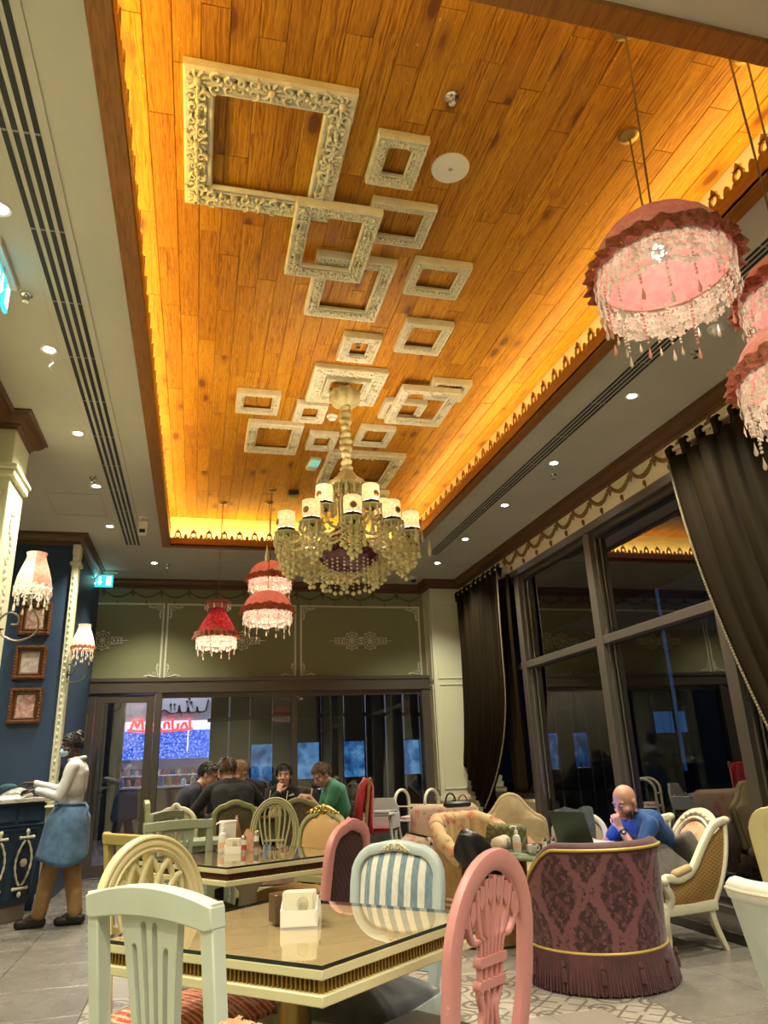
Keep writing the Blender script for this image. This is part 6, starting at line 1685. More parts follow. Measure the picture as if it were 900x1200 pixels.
def person(label, pelvis, neck, head, fdir, wl, wr, fl, fr, s, sk, hair, shirt, trous, sleeve='long', mid=None, lat=None, poleL=(0, 0, -1), poleR=(0, 0, -1), handL=None, handR=None,
           kneepole=None, hairkind='short', beard=None, smile=None, fold=.010, eyes=True, belly=.0, hs=1.0):
    P, N, Hc = V(pelvis), V(neck), V(head); root = V((P.x, P.y, 0))
    r, f, u = basis(fdir)
    lat = V(lat).normalized() if lat else V((r.x, r.y, 0)).normalized()      # towards the person's right
    bf = V((-lat.y, lat.x, 0))                                                # body forward
    t = thing('person', label, 'person', root)
    body, sh, tr = MB(), MB(), MB()
    mid = V(mid) if mid else P.lerp(N, .5)-bf*.015*s
    chest = mid.lerp(N, .58)
    def torso(mb, g):
        mb.caps_(P-lat*.085*s, (.100+g)*s, P+lat*.085*s, (.100+g)*s); mb.caps_(P, (.105+g)*s, mid+bf*(.01+belly)*s, (.105+g+belly)*s)
        mb.caps_(mid-lat*.055*s, (.098+g)*s, chest-lat*.085*s, (.102+g)*s); mb.caps_(mid+lat*.055*s, (.098+g)*s, chest+lat*.085*s, (.102+g)*s)
        for q in (-1, 1): mb.caps_(N+lat*q*.03*s, (.052+g)*s, N+lat*q*.150*s-V((0, 0, .035*s)), (.052+g)*s); mb.caps_(chest+lat*q*.06*s, (.09+g)*s, N+lat*q*.10*s-V((0, 0, .05*s)), (.062+g)*s)
    torso(body, -.012); torso(sh, .006)
    sh.caps_(mid, .112*s, chest, .112*s); sh.caps_(chest-bf*.01*s, .110*s, N-V((0, 0, .06*s)), .075*s); sh.caps_(N-lat*.12*s-V((0, 0, .07*s)), .075*s, N+lat*.12*s-V((0, 0, .07*s)), .075*s); sh.caps_(chest-lat*.10*s+V((0, 0, .03*s)), .095*s, chest+lat*.10*s+V((0, 0, .03*s)), .095*s)
    body.caps_(N-V((0, 0, .03*s)), .056*s, Hc-u*.045*s-f*.012*s, .050*s)
    for q, wt, pole, hd in ((-1, wl, poleL, handL), (1, wr, poleR, handR)):
        S_ = N+lat*q*.172*s-V((0, 0, .045*s)); E, W = ik(S_, wt, .285*s, .250*s, pole)
        body.caps_(S_, .047*s, E, .038*s); body.caps_(E, .039*s, W, .026*s)
        hd = hd or ((W-E), (0, 0, -1), .5)
        hand(body, W, hd[0], hd[1], hd[2], s*.98, q)
        sh.caps_(S_, .062*s, S_.lerp(E, .55 if sleeve == 'short' else 1.0), (.058 if sleeve == 'short' else .049)*s)
        if sleeve == 'long': sh.caps_(E, .049*s, E.lerp(W, .93), .036*s)
    for q, ft in ((-1, fl), (1, fr)):
        Hp = P+lat*q*.088*s; kp = kneepole or bf; K, A = ik(Hp, V(ft)+V((0, 0, .075*s)), .43*s, .41*s, kp)
        body.caps_(Hp, .080*s, K, .052*s); body.caps_(K, .052*s, A, .036*s)
        toe = V((ft[0], ft[1], 0))+bf*.155*s+V((0, 0, .030*s)); body.caps_(A-V((0, 0, .03*s)), .036*s, toe, .028*s)
        tr.caps_(Hp, .100*s, K, .080*s); tr.caps_(K, .080*s, A-V((0, 0, .03*s)), .070*s)
        sb = MB(); heel = V((ft[0], ft[1], .040*s))-bf*.045*s
        sb.caps_(heel, .040*s, toe+V((0, 0, .008*s)), .040*s); sb.caps_(heel+V((0, 0, .012)), .040*s, V((ft[0], ft[1], .062*s))+bf*.05*s, .046*s)
        sb.xf(lambda x, y, z: (x-root.x, y-root.y, max(z, .002))); sb.obj('shoe', SHOE, t, 60)
    tr.caps_(P-lat*.085*s, .112*s, P+lat*.085*s, .112*s); tr.caps_(P, .112*s, P+V((0, 0, .07*s)), .112*s)
    # head, in its own frame: x right, y front, z up
    def place(mb, st=0): return mb.xf(lambda x, y, z: tuple(Hc+r*(x*s*hs)+f*(y*s*hs)+u*(z*s*hs)-root), st)
    hb = MB()
    hb.ball((0, -.012, .026), (.073, .092, .086), 20, 14).ball((0, .022, -.030), (.061, .066, .080), 18, 12).ball((0, .047, -.086), (.037, .034, .027), 14, 10)
    hb.caps_((0, .080, .012), .009, (0, .103, -.030), .0125, 10).ball((-.011, .094, -.033), .0095, 8, 6).ball((.011, .094, -.033), .0095, 8, 6)
    hb.caps_((-.036, .072, .026), .0125, (.036, .072, .026), .0125, 10).ball((-.036, .056, -.030), (.027, .025, .027), 12, 8).ball((.036, .056, -.030), (.027, .025, .027), 12, 8)
    hb.caps_((-.018, .080, -.060), .0085, (.018, .080, -.060), .0085, 8).caps_((-.014, .079, -.070), .0085, (.014, .079, -.070), .0085, 8)
    for q in (-1, 1): hb.ball((q*.073, -.010, -.012), (.010, .020, .030), 10, 8); hb.ball((q*.077, -.018, -.004), (.008, .012, .020), 8, 6)
    body.xf(lambda x, y, z: (x-root.x, y-root.y, z)); n0 = len(body.v); body.add(hb.v, hb.f); place(body, n0)
    vox(body.obj('body', sk, t, 0), .0062*max(.8, s), 3)
    for mb in (sh, tr): mb.xf(lambda x, y, z: (x-root.x, y-root.y, z))
    vox(sh.obj('shirt', shirt, t, 0), .009*s, 5, fold); vox(tr.obj('trousers', trous, t, 0), .010*s, 5, fold)
    if eyes:
        for q in (-1, 1):
            e = MB().ball((q*.031, .076, .004), (.0125, .0085, .0085), 10, 8); e.mat(1); e.ball((q*.031, .0825, .003), (.0062, .0040, .0062), 8, 6); place(e); e.obj('eye', [EYEW, EYED], t, 60)
            b = MB().tube([(q*.014, .087, .022), (q*.031, .088, .030), (q*.050, .076, .022)], [.0032, .0040, .0025], 6); place(b); b.obj('eyebrow', hair or HBR, t, 60)
        l = MB().caps_((-.019, .0860, -.061), .0055, (.019, .0860, -.061), .0055, 8).caps_((-.015, .0855, -.069), .0060, (.015, .0855, -.069), .0060, 8); place(l); l.obj('lips', LIP if sk is not SK_D else sk, t, 60)
    rr = random.Random(int(P.x*977+P.y*131))
    if hair and hairkind != 'bald':
        mb = MB(); n = 2600 if hairkind == 'child' else 1300
        cap_ = MB(); wh = V((0, -.55, .83))
        for k in range(n):
            z = 1-2*(k+.5)/n; a = k*2.399963; q = sqrt(1-z*z); d = V((q*cos(a), q*sin(a), z))
            y0, z0 = d.y, d.z
            if z0 < -.45 or (y0 > .30 and z0 < .42+.30*(y0-.3)) or (abs(d.x) > .72 and z0 < -.02 and y0 > -.35) or (z0 < -.15 and y0 > -.25): continue
            p = V((0, -.012, .026))+V((d.x*.076, d.y*.095, d.z*.089))
            fl_ = (d-wh); fl_ = (fl_-d*fl_.dot(d)); fl_ = fl_.normalized() if fl_.length > .05 else V((1, 0, 0))
            if y0 > .25: fl_ = (fl_+V((.5, -.1, .0))).normalized()
            td = (fl_*1.0+d*rr.uniform(.12, .38)+V((rr.uniform(-.3, .3), rr.uniform(-.3, .3), rr.uniform(-.2, .2)))).normalized()
            L = (.030 if hairkind != 'long' else .042)*rr.uniform(.7, 1.2)
            e1 = p+td*L*.5+d*.004; e2 = p+td*L+d*(-.003 if hairkind == 'child' else .001); w0 = .0052 if hairkind == 'child' else .0075
            mb.tube([p-d*.006, e1, e2], [w0, w0*.85, w0*.25], 4)
        for k in range(90):
            z = 1-2*(k+.5)/90; a = k*2.399963; q = sqrt(1-z*z); d = V((q*cos(a), q*sin(a), z))
            if d.z < -.30 or (d.y > .22 and d.z < .50+.30*(d.y-.3)) or (abs(d.x) > .66 and d.z < .08 and d.y > -.30) or (d.z < -.05 and d.y > -.2): continue
            mb.ball(V((0, -.012, .026))+V((d.x*.066, d.y*.085, d.z*.079)), .0185, 8, 6)
        place(mb); mb.obj('hair', hair, t, 70)
    if beard:
        mb = MB()
        for k in range(170):
            a = rr.uniform(-1.5, 1.5); v = rr.uniform(0, 1)
            p = V((.060*sin(a), .028+.052*cos(a), -.045-.060*v)); p.x *= 1-.35*v; p.y -= .006*v
            if abs(a) < .42 and v < .30: continue
            d = (p-V((0, .02, -.05))).normalized(); mb.caps_(p-d*.004, .0050, p+d*.002+V((0, 0, -.004)), .0025, 6)
        place(mb); mb.obj('beard', beard, t, 70)
    return t, place, root
SH_W = cloth('white_cotton', (.66, .66, .66), (.56, .57, .58), 200, .85, .1); KH = cloth('khaki_cotton', (.33, .20, .085), (.25, .145, .055), 160, .85, .1)
DEN = cloth('faded_denim', (.12, .23, .40), (.06, .13, .25), 260, .85, .15); NAVY = cloth('navy_knit', (.018, .022, .035), (.012, .014, .024), 160, .9, .03); BLK = cloth('black_cotton', (.012, .012, .014), (.008, .008, .009), 160, .9, .03)
GRN = cloth('green_cotton', (.045, .22, .135), (.030, .16, .095), 160, .85, .15); BLU = cloth('royal_blue_pique', (.008, .065, .235), (.005, .045, .17), 260, .8, .2); JEAN = cloth('dark_trousers', (.025, .027, .034), (.018, .02, .026))

# waitress
w_, pl_, rt_ = person('waitress in white shirt, denim apron, khaki trousers and face mask', (-1.085, 7.60, .90), (-1.065, 7.60, 1.345), (-1.125, 7.595, 1.490), (-1, -.10, -.12), (-1.37, 7.50, 1.115), (-1.44, 7.74, 1.175), (-1.27, 7.585, 0), (-.955, 7.60, 0), .925,
    SK_D, HB, SH_W, KH, lat=(0.05, 1, 0), poleL=(.35, -.3, -1), poleR=(.2, .3, -1), handL=((-1, .25, .05), (0, 0, -1), .45), handR=((-1, .05, .05), (0, 0, -1), .35), kneepole=(-1, 0, .1), fold=.012)
def loc(mb): return mb.xf(lambda x, y, z: (x-rt_.x, y-rt_.y, z))
rs = []
for j in range(13):
    v = j/12; z = .985-.47*v; cx = -1.085-.03*v; rx = .122+.055*min(1, v*4)+.035*v; ry = .158+.045*min(1, v*5)+.012*v
    rs.append([(cx+rx*cos(a)*(1+.045*sin(5*a+3*v)*v+.02*sin(13*a+2)*v), 7.60+ry*sin(a)*(1+.05*sin(7*a-2*v)*v+.02*sin(15*a)*v), z-.05*v*(.5-.5*cos(a-pi))*0+.035*v*sin(a*2+1)) for a in [2*pi*k/56 for k in range(56)]])
a_ = loc(MB().rings(rs, caps=False)).obj('apron', DEN, w_, 70); q_ = a_.modifiers.new('thick', 'SOLIDIFY'); q_.thickness = .006
loc(MB().tube([(-1.085+.126*cos(a), 7.6+.162*sin(a), .985) for a in [2*pi*k/40 for k in range(40)]], .013, 6, closed=True).tube(spline([(-.955, 7.55, .985), (-.925, 7.52, .95), (-.93, 7.51, .89)], 5), .010, 5)).obj('apron_string', DEN, w_)
mk = MB().ball((0, .052, -.052), (.060, .066, .050), 18, 12); mk.xf(lambda x, y, z: (x, max(y, .02), z))
for q in (-1, 1):
    for z in (-.018, -.080): mk.tube([(q*.055, .045, z), (q*.068, .015, z*.55-.01), (q*.078, -.012, -.010)], .0020, 5)
pl_(mk); mk.obj('face_mask', Mat('mask_blue', (.38, .56, .68), .7), w_, 60)
bn = MB().ball((0, -.075, .105), (.046, .046, .042), 14, 10); pl_(bn); bn.obj('hair_bun', HB, w_, 60)
bn = MB()
for k, rz_ in enumerate((.047, .040)): bn.tube([(rz_*cos(a), -.058-.020*k+rz_*sin(a)*.7, .082+.026*k+rz_*sin(a)*.6) for a in [2*pi*q/20 for q in range(20)]], .0065, 6, closed=True)
pl_(bn); bn.obj('hair_tie', Mat('white_band', (.8, .8, .8), .5), w_, 60)
loc(MB().tube([(-1.065+.066*cos(a), 7.60+.066*sin(a), 1.372+.012*cos(a)) for a in [2*pi*q/24 for q in range(24)]], .019, 8, closed=True)).obj('collar', SH_W, w_, 60)
bw = MB().ball((-1.185, 7.555, 1.285), (.016, .014, .018), 8, 6); bw.ball((-1.187, 7.535, 1.305), (.012, .026, .030), 8, 6).ball((-1.187, 7.575, 1.305), (.012, .026, .030), 8, 6).caps_((-1.187, 7.55, 1.28), .010, (-1.190, 7.545, 1.20), .016)
loc(bw).obj('bow_tie', BLK, w_, 60)
# man in blue at his laptop
m_, pm_, rm_ = person('bald bearded man in a blue polo shirt, chin on his hand', (3.20, 5.00, .485), (3.035, 4.96, .800), (2.955, 4.945, .905), (-.86, -.30, -.40), (2.862, 4.895, .742), (2.72, 5.20, .665), (2.88, 4.86, 0), (2.82, 5.14, 0), .86,
    SK_P, None, BLU, JEAN, sleeve='short', mid=(3.21, 5.00, .665), lat=(-.10, 1, 0), poleL=(-.25, -.55, -1), poleR=(.4, .5, -.6), handL=((-.30, .12, 1), (.75, .75, .1), 1.15), handR=((-1, -.1, 0), (0, 0, -1), .5), kneepole=(-.8, 0, 1), hairkind='bald', beard=HBR, belly=.02, hs=1.13)
mb = MB()
mb.tube([(3.035+.058*cos(a), 4.955+.058*sin(a), .838-.020*sin(a+2.6)) for a in [2*pi*q/24 for q in range(24)]], .013, 8, closed=True); mb.xf(lambda x, y, z: (x-rm_.x, y-rm_.y, z)); mb.obj('collar', NAVY, m_, 60)
E_ = ik(V((3.035, 4.96, .80))-V((-.0995, .995, 0))*.172*.86-V((0, 0, .045*.86)), (2.862, 4.895, .742), .285*.86, .25*.86, (-.25, -.55, -1))
ax = (E_[1]-E_[0]).normalized(); c0 = E_[1]-ax*.030; o1 = ax.orthogonal().normalized(); o2 = ax.cross(o1)
mb = MB().tube([tuple(c0+o1*(.027*cos(a))+o2*(.027*sin(a))-rm_) for a in [2*pi*q/20 for q in range(20)]], .0075, 8, closed=True)
d_ = V((-.35, -.9, .1)).normalized(); fc = c0+d_*.027-rm_; e1 = ax; e2 = d_.cross(e1).normalized(); mb.mat(1)
mb.rings([[tuple(fc+(e1*cos(a)+e2*sin(a))*q+d_*z) for a in [2*pi*k/20 for k in range(20)]] for q, z in ((.017, 0), (.019, .004), (.016, .008))]); mb.mat(2)
mb.rings([[tuple(fc+(e1*cos(a)+e2*sin(a))*q+d_*z) for a in [2*pi*k/20 for k in range(20)]] for q, z in ((.0085, .0082), (.0085, .0092))])
mb.obj('wrist_watch', [SHOE, SHOE, EYEW], m_, 60)
# five diners
person('young man in navy bending over his food, left of the table', (-.13, 7.72, .50), (.02, 7.75, 1.075), (.135, 7.735, 1.185), (.88, -.20, -.42), (.30, 7.92, .83), (.28, 7.60, .83), (.15, 7.85, 0), (.15, 7.60, 0), .96, SK_L, HB, NAVY, JEAN, lat=(-.05, -1, 0), kneepole=(1, 0, .8), mid=(-.13, 7.73, .82))
person('man in a black top seated with his back to us', (.37, 7.19, .50), (.325, 7.27, 1.10), (.285, 7.345, 1.215), (-.30, .90, -.30), (.08, 7.62, .83), (.60, 7.62, .83), (.25, 7.55, 0), (.50, 7.55, 0), 1.0, SK_L, HBR, BLK, JEAN, lat=(1, .08, 0), kneepole=(0, 1, .8), poleL=(-.8, -.3, -.6), poleR=(.8, -.3, -.6), mid=(.37, 7.18, .82))
person('blond young man leaning forward across the table', (.56, 8.38, .50), (.50, 8.25, 1.08), (.445, 8.13, 1.195), (.50, -.70, -.45), (.62, 8.02, .83), (.30, 8.02, .83), (.66, 8.05, 0), (.46, 8.05, 0), .98, SK_L, HBL, BLK, JEAN, lat=(-1, .1, 0), kneepole=(0, -1, .8))
y_, py_, ry_ = person('dark haired young man in black eating with one hand', (.95, 8.62, .50), (.935, 8.50, 1.005), (.945, 8.43, 1.140), (-.22, -.96, .02), (1.13, 8.08, .83), (.880, 8.325, .975), (1.02, 8.25, 0), (.82, 8.25, 0), .97, SK_L, HB, BLK, JEAN, lat=(-1, 0, 0), kneepole=(0, -1, .8), poleR=(-.8, -.1, -.7), handR=((.25, .30, 1), (.3, .9, -.2), 1.0), hairkind='long')
mb = MB().prism([(-.03, 0), (.03, .008), (.032, .026), (.012, .03), (-.02, .014)], -.003, .003); mb.xf(lambda x, y, z: (x+1.02-ry_.x, y+8.385-ry_.y, z+.93)); mb.obj('chest_logo', SH_W, y_, 0)
person('grey haired man in a green t-shirt eating, right of the table', (1.40, 7.80, .50), (1.355, 7.76, 1.055), (1.250, 7.745, 1.140), (-.80, -.28, -.52), (1.10, 7.62, .945), (1.08, 7.93, .90), (1.12, 7.70, 0), (1.12, 7.92, 0), .98, SK_P, HGR, GRN, JEAN, sleeve='short', lat=(-.05, 1, 0), kneepole=(-1, 0, .8), mid=(1.44, 7.79, .80), handL=((-1, .2, .2), (.2, .3, -1), 1.1), handR=((-1, 0, .1), (.1, .2, -1), 1.0), belly=.015)
# top of a child's head close to the lens
person('fair haired child close to the camera, only crown in frame', (.065, 1.13, .42), (.065, 1.155, .70), (.068, 1.195, .800), (.3, .95, -.1), (-.05, 1.36, .48), (.17, 1.36, .48), (.02, 1.18, 0), (.11, 1.18, 0), .74, SK_L, hairmat('sandy_hair', (.42, .24, .13)), GRN, JEAN, kneepole=(0, 1, .2), fold=.006, hairkind='child')
# ------------------------------------------------------------------ things on the tables
M['napkin'] = Mat('napkin_paper', (.68, .65, .52), .85); M['saltglass'] = Mat('shaker_glass', (.62, .62, .58), .12, coat=.5); M['pepper'] = Mat('pepper_fill', (.10, .06, .04), .5)
M['clearglass'] = glassmat('drinking_glass', (.90, .92, .92), 1.6, .04); M['china'] = Mat('white_china', (.75, .74, .70), .2, coat=.3)
def napkin_box(x, y, z, rz, s, label):
    t = thing('napkin_holder', label, 'napkin holder', (x, y, z), rz)
    mb = MB().box(-.055*s, .055*s, -.035*s, .035*s, 0, .006*s).box(-.055*s, .055*s, -.040*s, -.035*s, 0, .045*s).box(-.055*s, .055*s, .035*s, .040*s, 0, .075*s)
    for q in (-1, 1): mb.prism([(-.04*s, 0), (.04*s, 0), (.04*s, .075*s), (-.04*s, .045*s)], q*.055*s-.003*s, q*.055*s+.003*s, 'x')
    mb.obj('box', M['white'], t, 0)
    nm = MB().rings([[(-.048*s, -.003, .006), (.048*s, -.003, .006), (.048*s, .003, .006), (-.048*s, .003, .006)], [(-.048*s, -.003, .095*s), (.048*s, -.003, .095*s), (.048*s, .003, .095*s), (-.048*s, .003, .095*s)]]).mesh('napkin', M['napkin'], 0)
    for k in range(7): link('napkin', nm, t, (.003*((k*3) % 4-1.5), (-.028+.009*k)*s, 0))
    mb = MB().tube([(a, -.036*s, b) for a, b in arc(.012*s, .062*s, .016*s, .020*s, 0, 2*pi, 18)[:-1]], .0012, 5, closed=True)
    for k in range(5): mb.tube([(.012*s+(-.010+.005*k)*s, -.036*s, .052*s), (.012*s+(-.010+.005*k)*s, -.036*s, (.066+.004*(k % 2))*s)], .0011, 5)
    mb.tube([(.000, -.036*s, .050*s), (.024*s, -.036*s, .050*s)], .0012, 5); mb.obj('crest_print', Mat('napkin_print', (.42, .38, .26), .8), t, kind='stuff')
def shaker(x, y, z, label, fill, h=.085):
    t = thing('shaker', label, 'shaker', (x, y, z))
    MB().lathe([(.017, 0), (.018, h*.05), (.015, h*.6), (.013, h*.70)], 16).obj('glass', M['saltglass'], t); MB().lathe([(.0155, .002), (.0145, h*.45), (.002, h*.46)], 14).xf(lambda a, b, c: (a*1.16, b*1.16, c)).obj('fill', fill, t)
    MB().lathe([(.0145, h*.70), (.0155, h*.74), (.0135, h*.90), (.006, h*.97), (.002, h)], 16).obj('cap', M['chrome'], t)
napkin_box(.345, 2.600, .75, radians(-12), 1.0, 'white napkin holder with printed napkins on the nearest table')
shaker(.408, 2.665, .75, 'salt shaker with chrome cap on the nearest table', M['china'])
shaker(.392, 2.725, .75, 'pepper shaker behind the napkins on the nearest table', M['pepper'])
tag(MB().bbox(-.045, .045, -.03, .03, 0, .085, .004).obj('menu_block', M['darkwood'], None, 30, (.305, 2.668, .75), .3), 'small dark wooden block behind the napkins', 'menu holder')
# middle table
napkin_box(.245, 4.86, .75, radians(-8), .85, 'white napkin holder in front of the tent cards on the middle table')
def tent(x, y, z, rz, label, w=.09, h=.12, d=.05):
    t = thing('tent_card', label, 'card', (x, y, z), rz); m = woodmat('card_print', (.45, .28, .17), (.36, .17, .11), (20, 20, 20), .6)
    MB().rings([[(-w/2, -d, 0), (w/2, -d, 0), (w/2, -d+.003, 0), (-w/2, -d+.003, 0)], [(-w/2*.12, 0, h), (w/2*.12, 0, h), (w/2*.12, .003, h), (-w/2*.12, .003, h)]]).obj('front', m, t, 0)
    MB().rings([[(-w/2, d, 0), (w/2, d, 0), (w/2, d-.003, 0), (-w/2, d-.003, 0)], [(-w/2*.12, 0, h), (w/2*.12, 0, h), (w/2*.12, -.003, h), (-w/2*.12, -.003, h)]]).obj('rear', m, t, 0)
tent(.335, 4.93, .75, .25, 'brown folded tent card on the middle table', .15, .125, .05)
tent(.27, 5.05, .75, -.5, 'tall folded napkin card at the back of the middle table', .08, .20, .04)
def pump(x, y, z, s, label, col):
    t = thing('pump_bottle', label, 'bottle', (x, y, z))
    MB().lathe([(.026*s, 0), (.029*s, .006*s), (.029*s, .085*s), (.024*s, .105*s), (.011*s, .115*s), (.011*s, .125*s)], 18).obj('bottle', col, t)
    mb = MB().lathe([(.012*s, .120*s), (.013*s, .140*s), (.005*s, .143*s), (.005*s, .165*s)], 12); mb.tube([(.008*s, 0, .165*s), (-.035*s, 0, .168*s), (-.042*s, 0, .158*s)], .0055*s, 6); mb.obj('pump', M['white'], t)
    mb = MB().lathe([(.0295*s, .025*s), (.0295*s, .060*s)], 18, caps=False); mb.obj('label_band', Mat('label_peach', (.62, .38, .26), .6), t)
pump(.185, 4.93, .75, 1.0, 'clear hand gel pump bottle on the middle table', M['saltglass'])
tag(MB().bbox(-.045, .045, -.035, .035, 0, .16, .004).bbox(-.048, .048, -.038, .038, .16, .175, .004).obj('tissue_box', M['china'], None, 30, (.215, 5.01, .75), .2), 'white tissue box among the cards on the middle table', 'box')
shaker(.305, 4.835, .75, 'shaker with red filling on the middle table', Mat('sauce', (.35, .04, .03), .4), .10)
shaker(.385, 4.90, .75, 'dark pepper mill on the middle table', M['pepper'], .12)
# diners' table
def plate(x, y, z, r, label, food=None):
    t = thing('plate', label, 'plate', (x, y, z))
    MB().lathe([(.002, .006), (r*.62, .006), (r*.72, .012), (r, .020), (r*.98, .016), (r*.70, .004), (r*.6, 0), (.002, 0)], 30).obj('dish', M['china'], t)
    if food:
        rq = random.Random(int(x*100)); mb = MB()
        for k in range(46):
            a = rq.uniform(0, 6.28); q = r*.55*sqrt(rq.random()); zz = .012+.045*(1-q/(r*.55))*rq.random(); b = rq.uniform(0, 6.28)
            c = Vector((q*cos(a), q*sin(a), zz+.006)); d = Vector((cos(b), sin(b), rq.uniform(-.3, .3)))*.028; mb.tube([tuple(c-d), tuple(c+d)], .0055, 4)
        mb.obj('chips', food, t, 0, kind='stuff')
CHIP = Mat('golden_chips', (.55, .30, .06), .6)
plate(.30, 7.55, .78, .13, 'plate of golden chips on the diners table', CHIP)
plate(1.02, 7.72, .78, .12, 'plate in front of the man in green', Mat('salad', (.30, .26, .10), .6))
plate(.78, 8.02, .78, .12, 'plate at the far side of the diners table', CHIP)
def tumbler(x, y, z, h, label, straw=True):
    t = thing('drinking_glass', label, 'glass', (x, y, z))
    MB().lathe([(.024, 0), (.030, h), (.028, h), (.022, .006), (.002, .006)], 18).obj('glass', M['clearglass'], t); MB().lathe([(.0215, .007), (.026, h*.7), (.002, h*.7)], 16).obj('drink', Mat('pale_drink', (.55, .48, .36), .2), t)
    if straw: MB().tube([(.0, 0, .02), (.035, .01, h+.10)], .004, 6).obj('straw', M['white'], t)
tumbler(.70, 7.70, .78, .14, 'glass with a white straw, middle of the diners table'); tumbler(.86, 7.62, .78, .13, 'glass with a straw before the second olive chair'); tumbler(1.16, 8.02, .78, .13, 'glass with a straw near the far right corner of the diners table'); tumbler(.60, 7.55, .78, .12, 'glass beside the plate of chips', True)
mb = MB().bbox(-.012, .012, -.0015, .0015, 0, .004, .001); mb.tube([(-.05, 0, .012), (.06, 0, .002)], .003, 5)
tag(mb.obj('fork', M['steel'], None, 40, (.88, 7.86, .782), .6), 'steel fork lying on the diners table', 'fork')
# lounge table
LT = .63
t = thing('laptop', 'open laptop seen from behind, facing the man in blue', 'laptop', (2.62, 5.09, LT), face(-.92, -.39))
MB().bbox(-.16, .16, -.235, -.005, 0, .016, .004).obj('keyboard_base', M['hcgrey'], t)
mb = MB().bbox(-.16, .16, 0, .009, .0, .215, .003); mb.xf(lambda x, y, z: (x, y+z*.36, z+.012)); mb.obj('lid', Mat('laptop_lid', (.055, .058, .055), .35, .3), t)
mb = MB().box(-.148, .148, -.0012, -.0004, .012, .205); mb.xf(lambda x, y, z: (x, y+z*.36, z+.012)); mb.obj('screen', Mat('laptop_screen', (.1, .1, .15), .3, emit=(.30, .36, 1.0), estr=7.0), t, 0)
pump(2.125, 4.98, LT, .95, 'hand gel pump bottle with a peach label on the lounge table', M['saltglass'])
def towel(x, y, z, rz, label):
    mb = MB(); p = [(.006*k*cos(k*.75)/3.2, .0, .006*k*sin(k*.75)/3.2) for k in range(24)]
    mb.tube([(-.10, 0, .045), (.10, 0, .045)], .044, 18); mb.tube([(-.112, 0, .045), (-.10, 0, .045)], [.036, .044], 18)
    mb.tube([(.1005, .040*(1-k/26)*cos(k*.8), .045+.040*(1-k/26)*sin(k*.8)) for k in range(25)], .004, 5)
    return tag(mb.obj('rolled_towel', cloth('towel', (.58, .47, .33), (.50, .39, .26), 120), None, 60, (x, y, z), rz), label, 'towel')
towel(2.075, 5.14, LT, .9, 'rolled beige towel on the lounge table edge')
tent(2.235, 5.03, LT, .4, 'folded brown napkin standing on the lounge table', .12, .09, .05)
tag(MB().bbox(-.05, .05, -.035, .035, 0, .05, .004).obj('sugar_box', M['darkwood'], None, 30, (2.25, 4.93, LT), .2), 'small dark box on the lounge table', 'box')
shaker(2.27, 4.86, LT, 'chrome capped salt shaker on the lounge table', M['china'], .095); shaker(2.325, 4.85, LT, 'second chrome capped shaker on the lounge table', M['china'], .095)
t = thing('cup', 'white cup on the lounge table', 'cup', (2.19, 4.88, LT))
MB().lathe([(.022, 0), (.030, .01), (.036, .05), (.034, .05), (.028, .012), (.002, .010)], 20).obj('bowl', M['china'], t); MB().tube([(.034+.016*sin(a), 0, .028+.016*cos(a)) for a in [pi*k/8 for k in range(9)]], .0035, 6).obj('handle', M['china'], t)
t = thing('glass_mug', 'glass mug with a white handle on the lounge table', 'cup', (2.14, 5.10, LT+.0))
MB().lathe([(.030, 0), (.036, .075), (.034, .075), (.028, .006), (.002, .006)], 18).obj('glass', M['clearglass'], t); MB().tube([(.034+.022*sin(a), 0, .038+.022*cos(a)) for a in [pi*k/8 for k in range(9)]], .005, 6).obj('handle', M['china'], t)

# ------------------------------------------------------------------ blue bar counter
cd = Vector((.69, .73, 0)).normalized(); nd = Vector((.73, -.69, 0)).normalized()
corner = Vector((-1.43, 8.10, 0)); brz_ = atan2(-cd.y, -cd.x)
t = thing('bar_counter', 'dark blue bar counter with cream oval ornaments and marble top', 'counter', tuple(corner), brz_)
# local +x runs along the front away from the corner, local +y towards the customers
MB().bbox(.03, 2.2, -.48, -.02, 0, .14, .006).obj('plinth', Mat('plinth_stone', (.16, .13, .10), .6), t)
mb = MB().rings([[(.02, -.48, .14), (2.2, -.48, .14), (2.2, -.01, .14), (.02, -.01, .14)], [(-.06, -.48, .80), (2.2, -.48, .80), (2.2, .035, .80), (-.06, .035, .80)]]); mb.bbox(-.07, 2.2, -.48, .045, .80, .815, .004); mb.bbox(-.04, 2.2, -.48, .02, .815, 1.0, .004); mb.obj('cabinet', M['barblue'], t, 20)
mb = MB()
for k in range(7): mb.bbox(.005+.26*k, .235+.26*k, .018, .030, .84, .975, .003)
mb.obj('drawer_front', M['barblue'], t, kind='stuff')
marble = Mat('marble', (.5, .46, .4), .18); _v = marble.wpos(); marble.base(marble.ramp(marble.noise(_v, 6, 6, .65, 1.5), [(.35, (.30, .27, .23)), (.55, (.56, .53, .47)), (.7, (.64, .61, .55))]))
bevel(MB().box(-.09, 2.2, -.52, .075, 1.005, 1.045).obj('marble_top', marble, t, 30), .006)
fm = lambda x, y, z: (x-.08*(z-.14)/.66*(1 if x < .05 else .0), y-.01+.045*(z-.14)/.66, z)
orn = MB()
for s in (-1, 1):
    p = [(s*(.012+.068*sin(pi*k/16)**.8), .012, .28+.38*k/16) for k in range(17)]; orn.tube(p, [.010+.003*sin(k*2.2) for k in range(17)], 8)
orn.lathe([(.034, 0), (.036, .008), (.022, .014), (.002, .016)], 18).xf(lambda x, y, z: (x, z+.008, y+.47), len(orn.v)-72)
